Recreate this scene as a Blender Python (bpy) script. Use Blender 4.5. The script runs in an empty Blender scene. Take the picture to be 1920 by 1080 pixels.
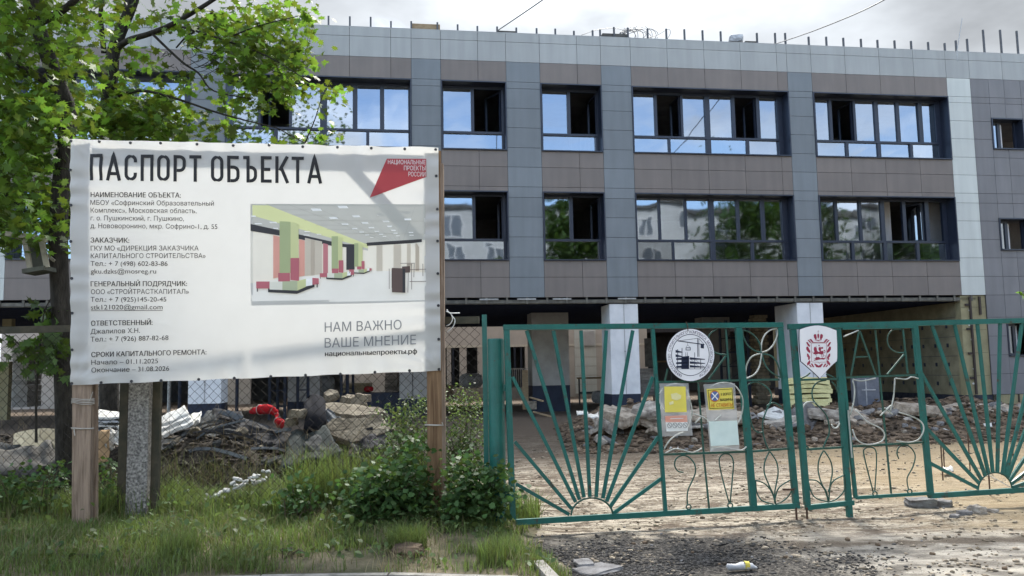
import bpy, bmesh, math, random
import numpy as np
from mathutils import Vector, Matrix, noise
from mathutils.geometry import delaunay_2d_cdt
R = math.radians
rnd = random.Random(7)
C = bpy.context.scene.collection
SC = bpy.context.scene

# ------------------------------------------------------------------ camera, sky, sun, exposure
H = 1.65                       # eye height
F, PITCH, ROLL = 1550.0, 0.0974606, -0.0180491   # focal length in pixels of the 1920 wide photo
fw = Vector((0, math.cos(PITCH), math.sin(PITCH))); up0 = Vector((0, -math.sin(PITCH), math.cos(PITCH))); ri0 = Vector((1, 0, 0))
CR = ri0 * math.cos(ROLL) + up0 * math.sin(ROLL)
CU = up0 * math.cos(ROLL) - ri0 * math.sin(ROLL)
cam_d = bpy.data.cameras.new('camera'); cam = bpy.data.objects.new('camera', cam_d); C.objects.link(cam)
cam_d.sensor_width = 36; cam_d.lens = 36 * F / 1920; cam_d.clip_start = 0.05; cam_d.clip_end = 2000
m3 = Matrix((CR, CU, -fw)).transposed()
cam.matrix_world = Matrix.Translation((0, 0, H)) @ m3.to_4x4()
SC.camera = cam

SUN_EL, SUN_AZ = R(48), R(9)
SDIR = Vector((math.sin(SUN_AZ) * math.cos(SUN_EL), math.cos(SUN_AZ) * math.cos(SUN_EL), math.sin(SUN_EL)))
sd = bpy.data.lights.new('sun', 'SUN'); sd.energy = 2.0; sd.angle = R(11.0); sd.color = (1.0, 0.93, 0.82)
so = bpy.data.objects.new('sun', sd); C.objects.link(so)
so.rotation_euler = (-SDIR).to_track_quat('-Z', 'Y').to_euler()

W = bpy.data.worlds.new('World'); SC.world = W; W.use_nodes = True
nt = W.node_tree; nt.nodes.clear()
def N(t, typ, **k):
    n = t.nodes.new(typ)
    for a, b in k.items():
        setattr(n, a, b)
    return n
def L(t, a, b): t.links.new(a, b)
out = N(nt, 'ShaderNodeOutputWorld'); bg = N(nt, 'ShaderNodeBackground'); bg.inputs['Strength'].default_value = 0.15
sky = N(nt, 'ShaderNodeTexSky', sky_type='NISHITA'); sky.sun_disc = False; sky.sun_elevation = SUN_EL; sky.sun_rotation = SUN_AZ
sky.air_density = 1.0; sky.dust_density = 1.1; sky.ozone_density = 1.0
tc = N(nt, 'ShaderNodeTexCoord')
sep = N(nt, 'ShaderNodeSeparateXYZ'); L(nt, tc.outputs['Generated'], sep.inputs[0])
def M(t, op, a, b=None, c=None, clamp=False):
    n = N(t, 'ShaderNodeMath', operation=op); n.use_clamp = clamp
    for i, x in enumerate((a, b, c)):
        if x is None: continue
        if isinstance(x, (int, float)): n.inputs[i].default_value = x
        else: L(t, x, n.inputs[i])
    return n.outputs[0]
zc = M(nt, 'MAXIMUM', sep.outputs['Z'], 0.04); zc = M(nt, 'ADD', zc, 0.18)
px_ = M(nt, 'DIVIDE', sep.outputs['X'], zc); py_ = M(nt, 'DIVIDE', sep.outputs['Y'], zc)
cmb = N(nt, 'ShaderNodeCombineXYZ'); L(nt, px_, cmb.inputs[0]); L(nt, py_, cmb.inputs[1]); cmb.inputs[2].default_value = 3.7
nz = N(nt, 'ShaderNodeTexNoise'); nz.inputs['Scale'].default_value = 1.15; nz.inputs['Detail'].default_value = 7; nz.inputs['Roughness'].default_value = .55; nz.inputs['Distortion'].default_value = .5
L(nt, cmb.outputs[0], nz.inputs['Vector'])
dotn = N(nt, 'ShaderNodeVectorMath', operation='DOT_PRODUCT'); L(nt, tc.outputs['Generated'], dotn.inputs[0]); dotn.inputs[1].default_value = (SDIR.x, SDIR.y, SDIR.z)
dp = M(nt, 'MAXIMUM', dotn.outputs['Value'], 0.0)
# more cloud on the sun's side of the sky, broken blue on the opposite side
cov = M(nt, 'MULTIPLY_ADD', dotn.outputs['Value'], 0.20, 0.03)
cl = M(nt, 'ADD', nz.outputs['Fac'], cov)
ramp = N(nt, 'ShaderNodeMapRange'); ramp.inputs['From Min'].default_value = .46; ramp.inputs['From Max'].default_value = .66; ramp.interpolation_type = 'SMOOTHSTEP'
L(nt, cl, ramp.inputs['Value'])
glow = M(nt, 'POWER', dp, 32.0)
side = N(nt, 'ShaderNodeMapRange'); side.interpolation_type = 'SMOOTHSTEP'; side.inputs['From Min'].default_value = .25; side.inputs['From Max'].default_value = .8; side.inputs['To Min'].default_value = 5.2; side.inputs['To Max'].default_value = 1.5; L(nt, dotn.outputs['Value'], side.inputs['Value'])
br = M(nt, 'MULTIPLY_ADD', glow, 34.0, side.outputs[0])
nz2 = N(nt, 'ShaderNodeTexNoise'); nz2.inputs['Scale'].default_value = 2.6; nz2.inputs['Detail'].default_value = 5
L(nt, cmb.outputs[0], nz2.inputs['Vector'])
sh2 = N(nt, 'ShaderNodeMapRange'); sh2.inputs['From Min'].default_value = .3; sh2.inputs['From Max'].default_value = .7; sh2.inputs['To Min'].default_value = .55; sh2.inputs['To Max'].default_value = 1.2
L(nt, nz2.outputs['Fac'], sh2.inputs['Value'])
br = M(nt, 'MULTIPLY', br, sh2.outputs[0])
ccol = N(nt, 'ShaderNodeVectorMath', operation='SCALE'); ccol.inputs[0].default_value = (.93, .985, 1.05); L(nt, br, ccol.inputs['Scale'])
mixc = N(nt, 'ShaderNodeMix', data_type='RGBA'); L(nt, ramp.outputs[0], mixc.inputs['Factor']); L(nt, sky.outputs[0], mixc.inputs['A']); L(nt, ccol.outputs[0], mixc.inputs['B'])
L(nt, mixc.outputs['Result'], bg.inputs['Color']); L(nt, bg.outputs[0], out.inputs[0])
SC.view_settings.view_transform = 'Standard'; SC.view_settings.look = 'None'; SC.view_settings.gamma = 1; SC.view_settings.exposure = 1.7
SC.cycles.use_denoising = True
SC.cycles.max_bounces = 6; SC.cycles.transparent_max_bounces = 12

# ------------------------------------------------------------------ helpers
def ray(x, y): return CR * ((x - 960) / F) - CU * ((y - 540) / F) + fw
def P(x, y, Y):
    "the point seen at photo pixel x, y that lies Y metres ahead"
    d = ray(x, y); return Vector((0, 0, H)) + d * (Y / d.y)
class Plane:
    def __init__(s, a, b, c):
        s.o = a; s.n = (b - a).cross(c - a).normalized()
        if s.n.dot(Vector((0, 0, H)) - a) < 0: s.n = -s.n          # faces the camera
    def at(s, x, y, off=0.0):
        d = ray(x, y); o = Vector((0, 0, H)); t = (s.o - o).dot(s.n) / d.dot(s.n)
        return o + d * t + s.n * off

class MB:
    def __init__(s): s.v = []; s.f = []; s.m = []
    def add(s, vs, fs, m=0):
        b = len(s.v); s.v += [tuple(v) for v in vs]
        for f in fs: s.f.append(tuple(i + b for i in f)); s.m.append(m)
    def quad(s, a, b, c, d, m=0): s.add((a, b, c, d), ((0, 1, 2, 3),), m)
    def poly(s, pts, m=0): s.add(pts, (tuple(range(len(pts))),), m)
    def box(s, x0, x1, y0, y1, z0, z1, m=0):
        s.add([(x, y, z) for z in (z0, z1) for y in (y0, y1) for x in (x0, x1)],
              ((0, 2, 3, 1), (4, 5, 7, 6), (0, 1, 5, 4), (2, 6, 7, 3), (0, 4, 6, 2), (1, 3, 7, 5)), m)
    def hexa(s, p, m=0):   # 8 points: bottom loop, top loop
        s.add(p, ((3, 2, 1, 0), (4, 5, 6, 7), (0, 1, 5, 4), (1, 2, 6, 5), (2, 3, 7, 6), (3, 0, 4, 7)), m)
    def bar(s, a, b, w, t, nrm, m=0):   # rectangular bar a->b, width w in the plane, thickness t along nrm (centred)
        a = Vector(a); b = Vector(b); d = (b - a).normalized(); sd_ = d.cross(nrm).normalized() * (w / 2); n = Vector(nrm).normalized() * (t / 2)
        s.hexa([a - sd_ - n, a + sd_ - n, a + sd_ + n, a - sd_ + n, b - sd_ - n, b + sd_ - n, b + sd_ + n, b - sd_ + n], m)
    def tube(s, pts, r, n=6, m=0, cap=True):
        pts = [Vector(p) for p in pts]; rs = r if isinstance(r, (list, tuple)) else [r] * len(pts)
        b = len(s.v); k = len(pts); ref = None
        for i, p in enumerate(pts):
            d = (pts[min(i + 1, k - 1)] - pts[max(i - 1, 0)])
            d = d.normalized() if d.length > 1e-9 else Vector((0, 0, 1))
            if ref is None: ref = Vector((0, 0, 1)) if abs(d.z) < .9 else Vector((1, 0, 0))
            u = d.cross(ref).normalized(); w = u.cross(d).normalized(); ref = w
            for j in range(n):
                a = 2 * math.pi * j / n; q = p + (u * math.cos(a) + w * math.sin(a)) * rs[i]; s.v.append(tuple(q))
        for i in range(k - 1):
            for j in range(n):
                s.f.append((b + i * n + j, b + i * n + (j + 1) % n, b + (i + 1) * n + (j + 1) % n, b + (i + 1) * n + j)); s.m.append(m)
        if cap:
            s.f.append(tuple(b + j for j in range(n))[::-1]); s.m.append(m)
            s.f.append(tuple(b + (k - 1) * n + j for j in range(n))); s.m.append(m)
    def grid(s, fn, nu, nv, m=0):
        b = len(s.v)
        for j in range(nv + 1):
            for i in range(nu + 1): s.v.append(tuple(fn(i / nu, j / nv)))
        for j in range(nv):
            for i in range(nu):
                a = b + j * (nu + 1) + i; s.f.append((a, a + 1, a + nu + 2, a + nu + 1)); s.m.append(m)
    def build(s, name, mats, parent=None, smooth=False):
        me = bpy.data.meshes.new(name); me.from_pydata(s.v, [], s.f)
        if not isinstance(mats, (list, tuple)): mats = [mats]
        for m in mats: me.materials.append(m)
        if len(mats) > 1: me.polygons.foreach_set('material_index', s.m)
        if smooth: me.polygons.foreach_set('use_smooth', [True] * len(s.f))
        me.update()
        return link(name, me, parent)
def link(name, me, parent=None):
    o = bpy.data.objects.new(name, me); C.objects.link(o)
    if parent: o.parent = parent
    return o
def np_mesh(name, V, Fc, mats, parent=None, smooth=False, mi=None):
    "V (n,3), Fc (f,k): faces of one size"
    me = bpy.data.meshes.new(name); V = np.asarray(V, np.float32); Fc = np.asarray(Fc, np.int32)
    me.vertices.add(len(V)); me.vertices.foreach_set('co', V.ravel())
    k = Fc.shape[1]; me.loops.add(Fc.size); me.loops.foreach_set('vertex_index', Fc.ravel())
    me.polygons.add(len(Fc)); me.polygons.foreach_set('loop_start', np.arange(0, Fc.size, k, dtype=np.int32))
    if not isinstance(mats, (list, tuple)): mats = [mats]
    for m in mats: me.materials.append(m)
    if mi is not None: me.polygons.foreach_set('material_index', np.asarray(mi, np.int32))
    if smooth: me.polygons.foreach_set('use_smooth', np.ones(len(Fc), bool))
    me.update(calc_edges=True); me.validate()
    return link(name, me, parent)
def tag(o, label=None, cat=None, group=None, kind=None):
    if label: o['label'] = label
    if cat: o['category'] = cat
    if group: o['group'] = group
    if kind: o['kind'] = kind
    return o
def empty(name, loc=(0, 0, 0), rz=0.0):
    o = bpy.data.objects.new(name, None); C.objects.link(o); o.location = loc; o.rotation_euler = (0, 0, rz); o.empty_display_size = .2
    return o
def nz3(x, y, z=0.0, s=1.0): return noise.noise(Vector((x * s, y * s, z * s)))
def fbm(x, y, z=0.0, o=4):
    a, t, f = 1.0, 0.0, 1.0
    for _ in range(o): t += a * nz3(x, y, z, f); a *= .5; f *= 2.03
    return t

# ------------------------------------------------------------------ materials (linear base colours)
def lin(r, g, b): return tuple(((c / 255) / 12.92 if c <= 10 else ((c / 255 + .055) / 1.055) ** 2.4) for c in (r, g, b))
def mat(name, col, col2=None, rough=.8, scale=6.0, detail=4, bump=0.0, bscale=None, metal=0.0, island=0.0, stretch=None, spec=.3, lo=.35, hi=.65, trans=0.0, tcol=None, coat=0.0, distort=0.0, alpha=None, rust=None, streak=0.0):
    m = bpy.data.materials.new(name); m.use_nodes = True; t = m.node_tree; b = t.nodes['Principled BSDF']
    b.inputs['Roughness'].default_value = rough; b.inputs['Metallic'].default_value = metal; b.inputs['Specular IOR Level'].default_value = spec
    if coat: b.inputs['Coat Weight'].default_value = coat; b.inputs['Coat Roughness'].default_value = .15
    tx = N(t, 'ShaderNodeTexCoord'); vec = tx.outputs['Object']
    if stretch:
        mp = N(t, 'ShaderNodeMapping'); mp.inputs['Scale'].default_value = stretch; L(t, vec, mp.inputs[0]); vec = mp.outputs[0]
    col2 = col2 or tuple(c * .8 for c in col)
    n = N(t, 'ShaderNodeTexNoise'); n.inputs['Scale'].default_value = scale; n.inputs['Detail'].default_value = detail; n.inputs['Roughness'].default_value = .6; n.inputs['Distortion'].default_value = distort
    L(t, vec, n.inputs['Vector'])
    mr = N(t, 'ShaderNodeMapRange'); mr.inputs['From Min'].default_value = lo; mr.inputs['From Max'].default_value = hi; L(t, n.outputs['Fac'], mr.inputs['Value'])
    mx = N(t, 'ShaderNodeMix', data_type='RGBA'); L(t, mr.outputs[0], mx.inputs['Factor']); mx.inputs['A'].default_value = (*col2, 1); mx.inputs['B'].default_value = (*col, 1)
    res = mx.outputs['Result']
    if island:
        g = N(t, 'ShaderNodeNewGeometry'); hs = N(t, 'ShaderNodeHueSaturation')
        v = N(t, 'ShaderNodeMapRange'); v.inputs['To Min'].default_value = 1 - island; v.inputs['To Max'].default_value = 1 + island
        L(t, g.outputs['Random Per Island'], v.inputs['Value']); L(t, v.outputs[0], hs.inputs['Value']); L(t, res, hs.inputs['Color']); res = hs.outputs[0]
    if streak:       # rain streaks and dust
        ms_ = N(t, 'ShaderNodeMapping'); ms_.inputs['Scale'].default_value = (3.5, 3.5, .35); L(t, tx.outputs['Object'], ms_.inputs[0]); ns = N(t, 'ShaderNodeTexNoise'); ns.inputs['Scale'].default_value = 1.4; ns.inputs['Detail'].default_value = 6; L(t, ms_.outputs[0], ns.inputs[0])
        rs = N(t, 'ShaderNodeMapRange'); rs.inputs['From Min'].default_value = .35; rs.inputs['From Max'].default_value = .7; rs.inputs['To Min'].default_value = 1 - streak; rs.inputs['To Max'].default_value = 1 + streak; L(t, ns.outputs['Fac'], rs.inputs['Value'])
        h3 = N(t, 'ShaderNodeHueSaturation'); L(t, rs.outputs[0], h3.inputs['Value']); L(t, res, h3.inputs['Color']); res = h3.outputs[0]
    if rust:         # chips and rust runs
        nr = N(t, 'ShaderNodeTexNoise'); nr.inputs['Scale'].default_value = 7.0; nr.inputs['Detail'].default_value = 9; nr.inputs['Roughness'].default_value = .75; L(t, tx.outputs['Object'], nr.inputs[0])
        rr_ = N(t, 'ShaderNodeMapRange'); rr_.inputs['From Min'].default_value = .585; rr_.inputs['From Max'].default_value = .65; L(t, nr.outputs['Fac'], rr_.inputs['Value'])
        x3 = N(t, 'ShaderNodeMix', data_type='RGBA'); L(t, rr_.outputs[0], x3.inputs['Factor']); L(t, res, x3.inputs['A']); x3.inputs['B'].default_value = (*rust, 1); res = x3.outputs['Result']
    L(t, res, b.inputs['Base Color'])
    if bump:
        n2 = N(t, 'ShaderNodeTexNoise'); n2.inputs['Scale'].default_value = bscale or scale * 4; n2.inputs['Detail'].default_value = 5; L(t, vec, n2.inputs['Vector'])
        bp = N(t, 'ShaderNodeBump'); bp.inputs['Strength'].default_value = bump; bp.inputs['Distance'].default_value = .02; L(t, n2.outputs['Fac'], bp.inputs['Height']); L(t, bp.outputs[0], b.inputs['Normal'])
    if trans:
        tr = N(t, 'ShaderNodeBsdfTranslucent')
        if tcol: 
            tr.inputs[0].default_value = (*tcol, 1)
            if island:
                h2 = N(t, 'ShaderNodeHueSaturation'); h2.inputs['Color'].default_value = (*tcol, 1); L(t, v.outputs[0], h2.inputs['Value'])
                vh = N(t, 'ShaderNodeMapRange'); vh.inputs['To Min'].default_value = .47; vh.inputs['To Max'].default_value = .53; L(t, g.outputs['Random Per Island'], vh.inputs['Value']); L(t, vh.outputs[0], h2.inputs['Hue']); L(t, h2.outputs[0], tr.inputs[0])
        else: L(t, res, tr.inputs[0])
        ms = N(t, 'ShaderNodeMixShader'); ms.inputs[0].default_value = trans; L(t, b.outputs[0], ms.inputs[1]); L(t, tr.outputs[0], ms.inputs[2])
        L(t, ms.outputs[0], t.nodes['Material Output'].inputs['Surface'])
    if alpha is not None:
        tp = N(t, 'ShaderNodeBsdfTransparent'); ms = N(t, 'ShaderNodeMixShader'); ms.inputs[0].default_value = alpha
        L(t, tp.outputs[0], ms.inputs[1]); L(t, b.outputs[0], ms.inputs[2]); L(t, ms.outputs[0], t.nodes['Material Output'].inputs['Surface'])
    return m
def glass_mat(name, tint, refl, wob=.010):
    m = bpy.data.materials.new(name); m.use_nodes = True; t = m.node_tree; t.nodes.remove(t.nodes['Principled BSDF'])
    gl = N(t, 'ShaderNodeBsdfGlossy'); gl.inputs['Roughness'].default_value = .03; gl.inputs['Color'].default_value = (.76, .86, 1, 1)
    tp = N(t, 'ShaderNodeBsdfTransparent'); tp.inputs[0].default_value = (*tint, 1)
    lw = N(t, 'ShaderNodeLayerWeight'); lw.inputs['Blend'].default_value = .35
    fac = M(t, 'MULTIPLY_ADD', lw.outputs['Fresnel'], .8, refl, clamp=True)
    tx = N(t, 'ShaderNodeTexCoord'); n = N(t, 'ShaderNodeTexNoise'); n.inputs['Scale'].default_value = 1.3; n.inputs['Detail'].default_value = 1; L(t, tx.outputs['Object'], n.inputs['Vector'])
    bp = N(t, 'ShaderNodeBump'); bp.inputs['Strength'].default_value = wob; bp.inputs['Distance'].default_value = .3; L(t, n.outputs['Fac'], bp.inputs['Height']); L(t, bp.outputs[0], gl.inputs['Normal'])
    ms = N(t, 'ShaderNodeMixShader'); L(t, fac, ms.inputs[0]); L(t, tp.outputs[0], ms.inputs[1]); L(t, gl.outputs[0], ms.inputs[2])
    L(t, ms.outputs[0], t.nodes['Material Output'].inputs['Surface'])
    return m
# ------------------------------------------------------------------ ground, road, kerb, verge
def sst(a, b, x):
    t = min(1, max(0, (x - a) / (b - a))); return t * t * (3 - 2 * t)
def gz(x, y):
    z = .2 * sst(11, 23, y)
    if 6.0 < y < 24: z += (.018 * fbm(x * .9, y * .9) + .012 * fbm(x * 2.6, y * 2.6, 4, 2)) * sst(6, 8, y) + .03 * abs(nz3(x, y, 5, .6)) * sst(9, 14, y) + .022 * fbm(x * .3, y * 2.6, 9, 3) * sst(8.5, 10, y) * sst(17, 14, y)
    return z
def axis(lo, hi, f0, f1, step, coarse):
    a = list(np.arange(f0, f1, step)); x = f0; s = step
    left = []
    while x > lo: s *= coarse; x -= s; left.append(x)
    x = a[-1]; s = step; right = []
    while x < hi: s *= coarse; x += s; right.append(x)
    return left[::-1] + a + right
gx = axis(-400, 400, -9, 12, .14, 1.25); gy = axis(-300, 600, 4, 22, .14, 1.25)
V = [(x, y, gz(x, y)) for y in gy for x in gx]; nx = len(gx)
Fq = [(j * nx + i, j * nx + i + 1, (j + 1) * nx + i + 1, (j + 1) * nx + i) for j in range(len(gy) - 1) for i in range(nx - 1)]
def ground_mat():
    m = bpy.data.materials.new('dirt_ground'); m.use_nodes = True; t = m.node_tree; b = t.nodes['Principled BSDF']; b.inputs['Roughness'].default_value = .95; b.inputs['Specular IOR Level'].default_value = .15
    tx = N(t, 'ShaderNodeTexCoord'); vec = tx.outputs['Object']
    def noi(s, d=5, st=None, dist=0, rough=.6):
        n = N(t, 'ShaderNodeTexNoise'); n.inputs['Scale'].default_value = s; n.inputs['Detail'].default_value = d; n.inputs['Distortion'].default_value = dist; n.inputs['Roughness'].default_value = rough
        if st:
            mp = N(t, 'ShaderNodeMapping'); mp.inputs['Scale'].default_value = st; L(t, vec, mp.inputs[0]); L(t, mp.outputs[0], n.inputs[0])
        else: L(t, vec, n.inputs[0])
        return n.outputs['Fac']
    def rng(x, a, c, lo=0, hi=1):
        r = N(t, 'ShaderNodeMapRange'); r.interpolation_type = 'SMOOTHSTEP'; r.inputs['From Min'].default_value = a; r.inputs['From Max'].default_value = c; r.inputs['To Min'].default_value = lo; r.inputs['To Max'].default_value = hi; L(t, x, r.inputs['Value']); return r.outputs[0]
    def mix(f, a, c):
        x = N(t, 'ShaderNodeMix', data_type='RGBA'); L(t, f, x.inputs['Factor'])
        for s, q in (('A', a), ('B', c)):
            if isinstance(q, tuple): x.inputs[s].default_value = (*q, 1)
            else: L(t, q, x.inputs[s])
        return x.outputs['Result']
    sp = N(t, 'ShaderNodeSeparateXYZ'); L(t, vec, sp.inputs[0])
    sand = mix(rng(noi(1.6, 6, (.3, 1.5, 1)), .38, .62), (.19, .16, .12), (.42, .37, .295))
    sand = mix(rng(noi(5, 7, (.45, 1.3, 1), .6), .50, .60), sand, (.135, .106, .078))
    sand = mix(rng(noi(26, 4), .52, .66), sand, (.42, .38, .315))
    sand = mix(rng(noi(3.2, 9, (.35, 1.2, 1), .8, .7), .52, .58), sand, (.13, .10, .075))
    sand = mix(rng(noi(12, 9, (.6, 1, 1), .3, .78), .525, .585), sand, (.06, .047, .036))
    sand = mix(M(t, 'MULTIPLY', rng(M(t, 'ADD', sp.outputs['Y'], M(t, 'MULTIPLY_ADD', noi(1.1, 6), 5, -2.5)), 12.5, 15.5), .75), sand, (.12, .09, .065))
    sand = mix(M(t, 'MULTIPLY', rng(M(t, 'ADD', sp.outputs['X'], M(t, 'MULTIPLY_ADD', noi(.9, 6), 3, -1.5)), 3.8, 5.5), .7), sand, (.31, .24, .145))
    # dark broken asphalt and gravel in front of the left leaf
    gx_ = M(t, 'SUBTRACT', sp.outputs['X'], 1.0); gy_ = M(t, 'SUBTRACT', sp.outputs['Y'], 7.2)
    rr = M(t, 'SQRT', M(t, 'ADD', M(t, 'POWER', M(t, 'DIVIDE', gx_, 1.7), 2), M(t, 'POWER', M(t, 'DIVIDE', gy_, 1.0), 2)))
    patch = M(t, 'ADD', M(t, 'SUBTRACT', 1.25, rr), M(t, 'MULTIPLY_ADD', noi(2.2, 6), 2.4, -1.2))
    asp = mix(rng(noi(30, 8, None, 0, .8), .44, .62), (.016, .015, .015), (.165, .15, .132))
    colr = mix(rng(patch, -.1, .45), sand, asp)
    # grey trodden entrance
    ent = M(t, 'ADD', rng(sp.outputs['Y'], 9.0, 7.6), M(t, 'MULTIPLY_ADD', noi(1.3, 5), 1.6, -1.1))
    grey = mix(rng(noi(5, 7, (.5, 1, 1)), .36, .64), (.15, .136, .117), (.38, .35, .30))
    colr2 = mix(rng(ent, .1, .7), sand, grey)
    colr = mix(rng(patch, -.1, .45), colr2, asp)
    # darker band across the entrance
    tr_ = M(t, 'ADD', M(t, 'ABSOLUTE', M(t, 'SUBTRACT', M(t, 'SUBTRACT', sp.outputs['Y'], M(t, 'MULTIPLY', sp.outputs['X'], .03)), 7.68)), M(t, 'MULTIPLY_ADD', noi(3, 5), .5, -.25))
    colr = mix(M(t, 'MULTIPLY', rng(tr_, .2, .02), rng(sp.outputs['X'], 1.6, 2.6)), colr, (.10, .082, .064))
    # darker soil towards and under the building
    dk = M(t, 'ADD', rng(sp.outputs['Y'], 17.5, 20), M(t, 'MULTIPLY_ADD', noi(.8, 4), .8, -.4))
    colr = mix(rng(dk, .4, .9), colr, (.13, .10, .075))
    L(t, colr, b.inputs['Base Color'])
    hgt = M(t, 'ADD', M(t, 'MULTIPLY', noi(9, 6, (.5, 1, 1)), .8), M(t, 'MULTIPLY', noi(55, 4), .35))
    bp = N(t, 'ShaderNodeBump'); bp.inputs['Strength'].default_value = 1.0; bp.inputs['Distance'].default_value = .06; L(t, hgt, bp.inputs['Height']); L(t, bp.outputs[0], b.inputs['Normal'])
    return m
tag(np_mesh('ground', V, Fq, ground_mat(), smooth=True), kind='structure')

# kerb line of the verge (traced on the ground)
kp = [(-60, 4.2), (-14, 5.75), (-6, 6.33), (-4.1, 6.46), (-2.6, 6.56), (-1.5, 6.60), (-.6, 6.55), (-.1, 6.44), (.22, 6.28)]
def kerb_y(x):
    for (a, b), (c, d) in zip(kp, kp[1:]):
        if x <= c: return b + (d - b) * (x - a) / (c - a)
    return kp[-1][1]
M_asph = mat('worn_asphalt', (.20, .195, .185), (.13, .125, .12), .9, 3, 8, .5, 90)
mb = MB()
rx = [-60, -30, -14] + list(np.arange(-9, .3, .3))
for a, b in zip(rx, rx[1:]): mb.quad((a, -40, .012), (b, -40, .012), (b, kerb_y(b) - .01, .012), (a, kerb_y(a) - .01, .012))
tag(mb.build('road', M_asph), kind='structure')
M_kerb = mat('kerb_concrete', (.33, .31, .28), (.2, .19, .17), .95, 8, 6, .5, 60)
mb = MB(); i = 0; x = -20.0
while x < .0:
    x2 = min(x + 1.0, .22); a = Vector((x + .006, kerb_y(x), 0)); b = Vector((x2 - .006, kerb_y(x2), 0)); d = (b - a).normalized(); n = Vector((-d.y, d.x, 0)) * .075
    z = .085 + .012 * nz3(i, 3.3); j = n.normalized() * .012 * nz3(i, 8.1)
    a += j; b += j
    mb.hexa([a + Vector((0, 0, -.1)), b + Vector((0, 0, -.1)), b + n + Vector((0, 0, -.1)), a + n + Vector((0, 0, -.1)), a + Vector((0, 0, z)), b + Vector((0, 0, z)), b + n + Vector((0, 0, z)), a + n + Vector((0, 0, z))])
    x = x2; i += 1
tag(mb.build('kerb', M_kerb), kind='structure')

def verge_edge(y):                       # right hand edge of the planted verge
    return .18 + .10 * math.sin(y * 3) + (.12 if y < 7.6 else -.06 * (y - 7.6))
def vz(x, y):
    k = kerb_y(x); t = sst(k, k + 1.9, y); e = sst(verge_edge(y) + .25, verge_edge(y) - .55, x)
    return (.075 + .085 * t + .02 * fbm(x * 1.4, y * 1.4)) * e + .004 - .03 * (1 - e)
vx = [-20, -16, -13, -11, -9.5] + list(np.arange(-8.4, .62, .12)); vy = list(np.arange(0, 1.0001, 1 / 34))
V = []; 
for t_ in vy:
    for x in vx:
        y = kerb_y(x) + .07 + (10.0 - kerb_y(x) - .07) * t_; V.append((x, y, vz(x, y)))
n_ = len(vx); Fq = [(j * n_ + i, j * n_ + i + 1, (j + 1) * n_ + i + 1, (j + 1) * n_ + i) for j in range(len(vy) - 1) for i in range(n_ - 1)]
M_soil = mat('verge_soil', (.19, .155, .10), (.06, .06, .03), .95, 1.6, 7, .8, 40, lo=.42, hi=.62)
tag(np_mesh('grass_verge', V, Fq, M_soil, smooth=True), kind='structure')

# heaps of spoil
def mound1(x, y):
    s = sst(9.1, 10.9, y) * sst(15.5, 12.2, y) * sst(-.6, -2.6, x)
    return s * (.78 + .16 * fbm(x * .8, y * .8, 2) + .07 * fbm(x * 4, y * 4, 1)) - .04
def mound2(x, y):
    s = sst(15.0 + .1 * x, 17.6 + .14 * x, y) * sst(22.5 + .14 * x, 20.3 + .14 * x, y) * sst(.9, 2.0, x) * (1 - .35 * sst(10, 14, x))
    return s * (.40 + .26 * fbm(x * .9, y * .9, 7) + .10 * fbm(x * 3.5, y * 3.5, 3) + .04 * fbm(x * 9, y * 9, 3)) - .03
def heap(name, fn, x0, x1, y0, y1, st, m):
    xs = np.arange(x0, x1, st); ys = np.arange(y0, y1, st); V = [(x, y, gz(x, y) + fn(x, y)) for y in ys for x in xs]; n = len(xs)
    Fq = [(j * n + i, j * n + i + 1, (j + 1) * n + i + 1, (j + 1) * n + i) for j in range(len(ys) - 1) for i in range(n - 1)]
    return tag(np_mesh(name, V, Fq, m, smooth=True), kind='structure')
M_heap1 = mat('dark_spoil', (.055, .043, .031), (.016, .014, .011), .95, 5, 8, 1, 22, lo=.38, hi=.66)
M_heap2 = mat('brown_spoil', (.19, .135, .09), (.036, .026, .018), .95, 4, 8, 1, 18, lo=.36, hi=.66)
def clods(name, n, place, smin, smax, m, seed, clump=0.0):
    "thousands of loose crumbs lying on a surface, one mesh"
    g = np.random.default_rng(seed); q = []
    while len(q) < n:
        x, y, z = place(g)
        if clump and nz3(x * clump, y * clump, seed) < g.uniform(-.35, .35): continue
        q.append((x, y, z))
    q = np.array(q); s = smin * (smax / smin) ** (g.uniform(0, 1, n) ** 1.8); O = np.array([(1, 0, 0), (0, 1, 0), (-1, 0, 0), (0, -1, 0), (0, 0, 1), (0, 0, -1), (.6, .6, .5), (-.6, .55, .5), (-.55, -.6, .5), (.6, -.55, .5)])
    J = O[None] * (1 + g.uniform(-.35, .35, (n, 10, 1))); a = g.uniform(0, 6.28, n); c, sn = np.cos(a)[:, None], np.sin(a)[:, None]
    X = J[..., 0] * 1.25; Y = J[..., 1] * .9; V = np.stack([X * c - Y * sn, X * sn + Y * c, J[..., 2] * .62], -1) * s[:, None, None] + q[:, None, :] + np.array([0, 0, .15]) * s[:, None, None]
    Fo = [(0, 6, 4), (6, 1, 4), (1, 7, 4), (7, 2, 4), (2, 8, 4), (8, 3, 4), (3, 9, 4), (9, 0, 4), (0, 1, 6), (1, 2, 7), (2, 3, 8), (3, 0, 9), (1, 0, 5), (2, 1, 5), (3, 2, 5), (0, 3, 5)]
    Fa = (np.arange(n)[:, None, None] * 10 + np.array(Fo)[None]).reshape(-1, 3)
    return tag(np_mesh(name, V.reshape(-1, 3), Fa, m), kind='stuff')
M_crumb = mat('dirt_crumbs', (.34, .285, .215), (.17, .138, .10), .95, 3, 4, island=.45)
M_grit = mat('dark_grit', (.085, .08, .075), (.03, .028, .027), .95, 3, 4, island=.6)
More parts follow.
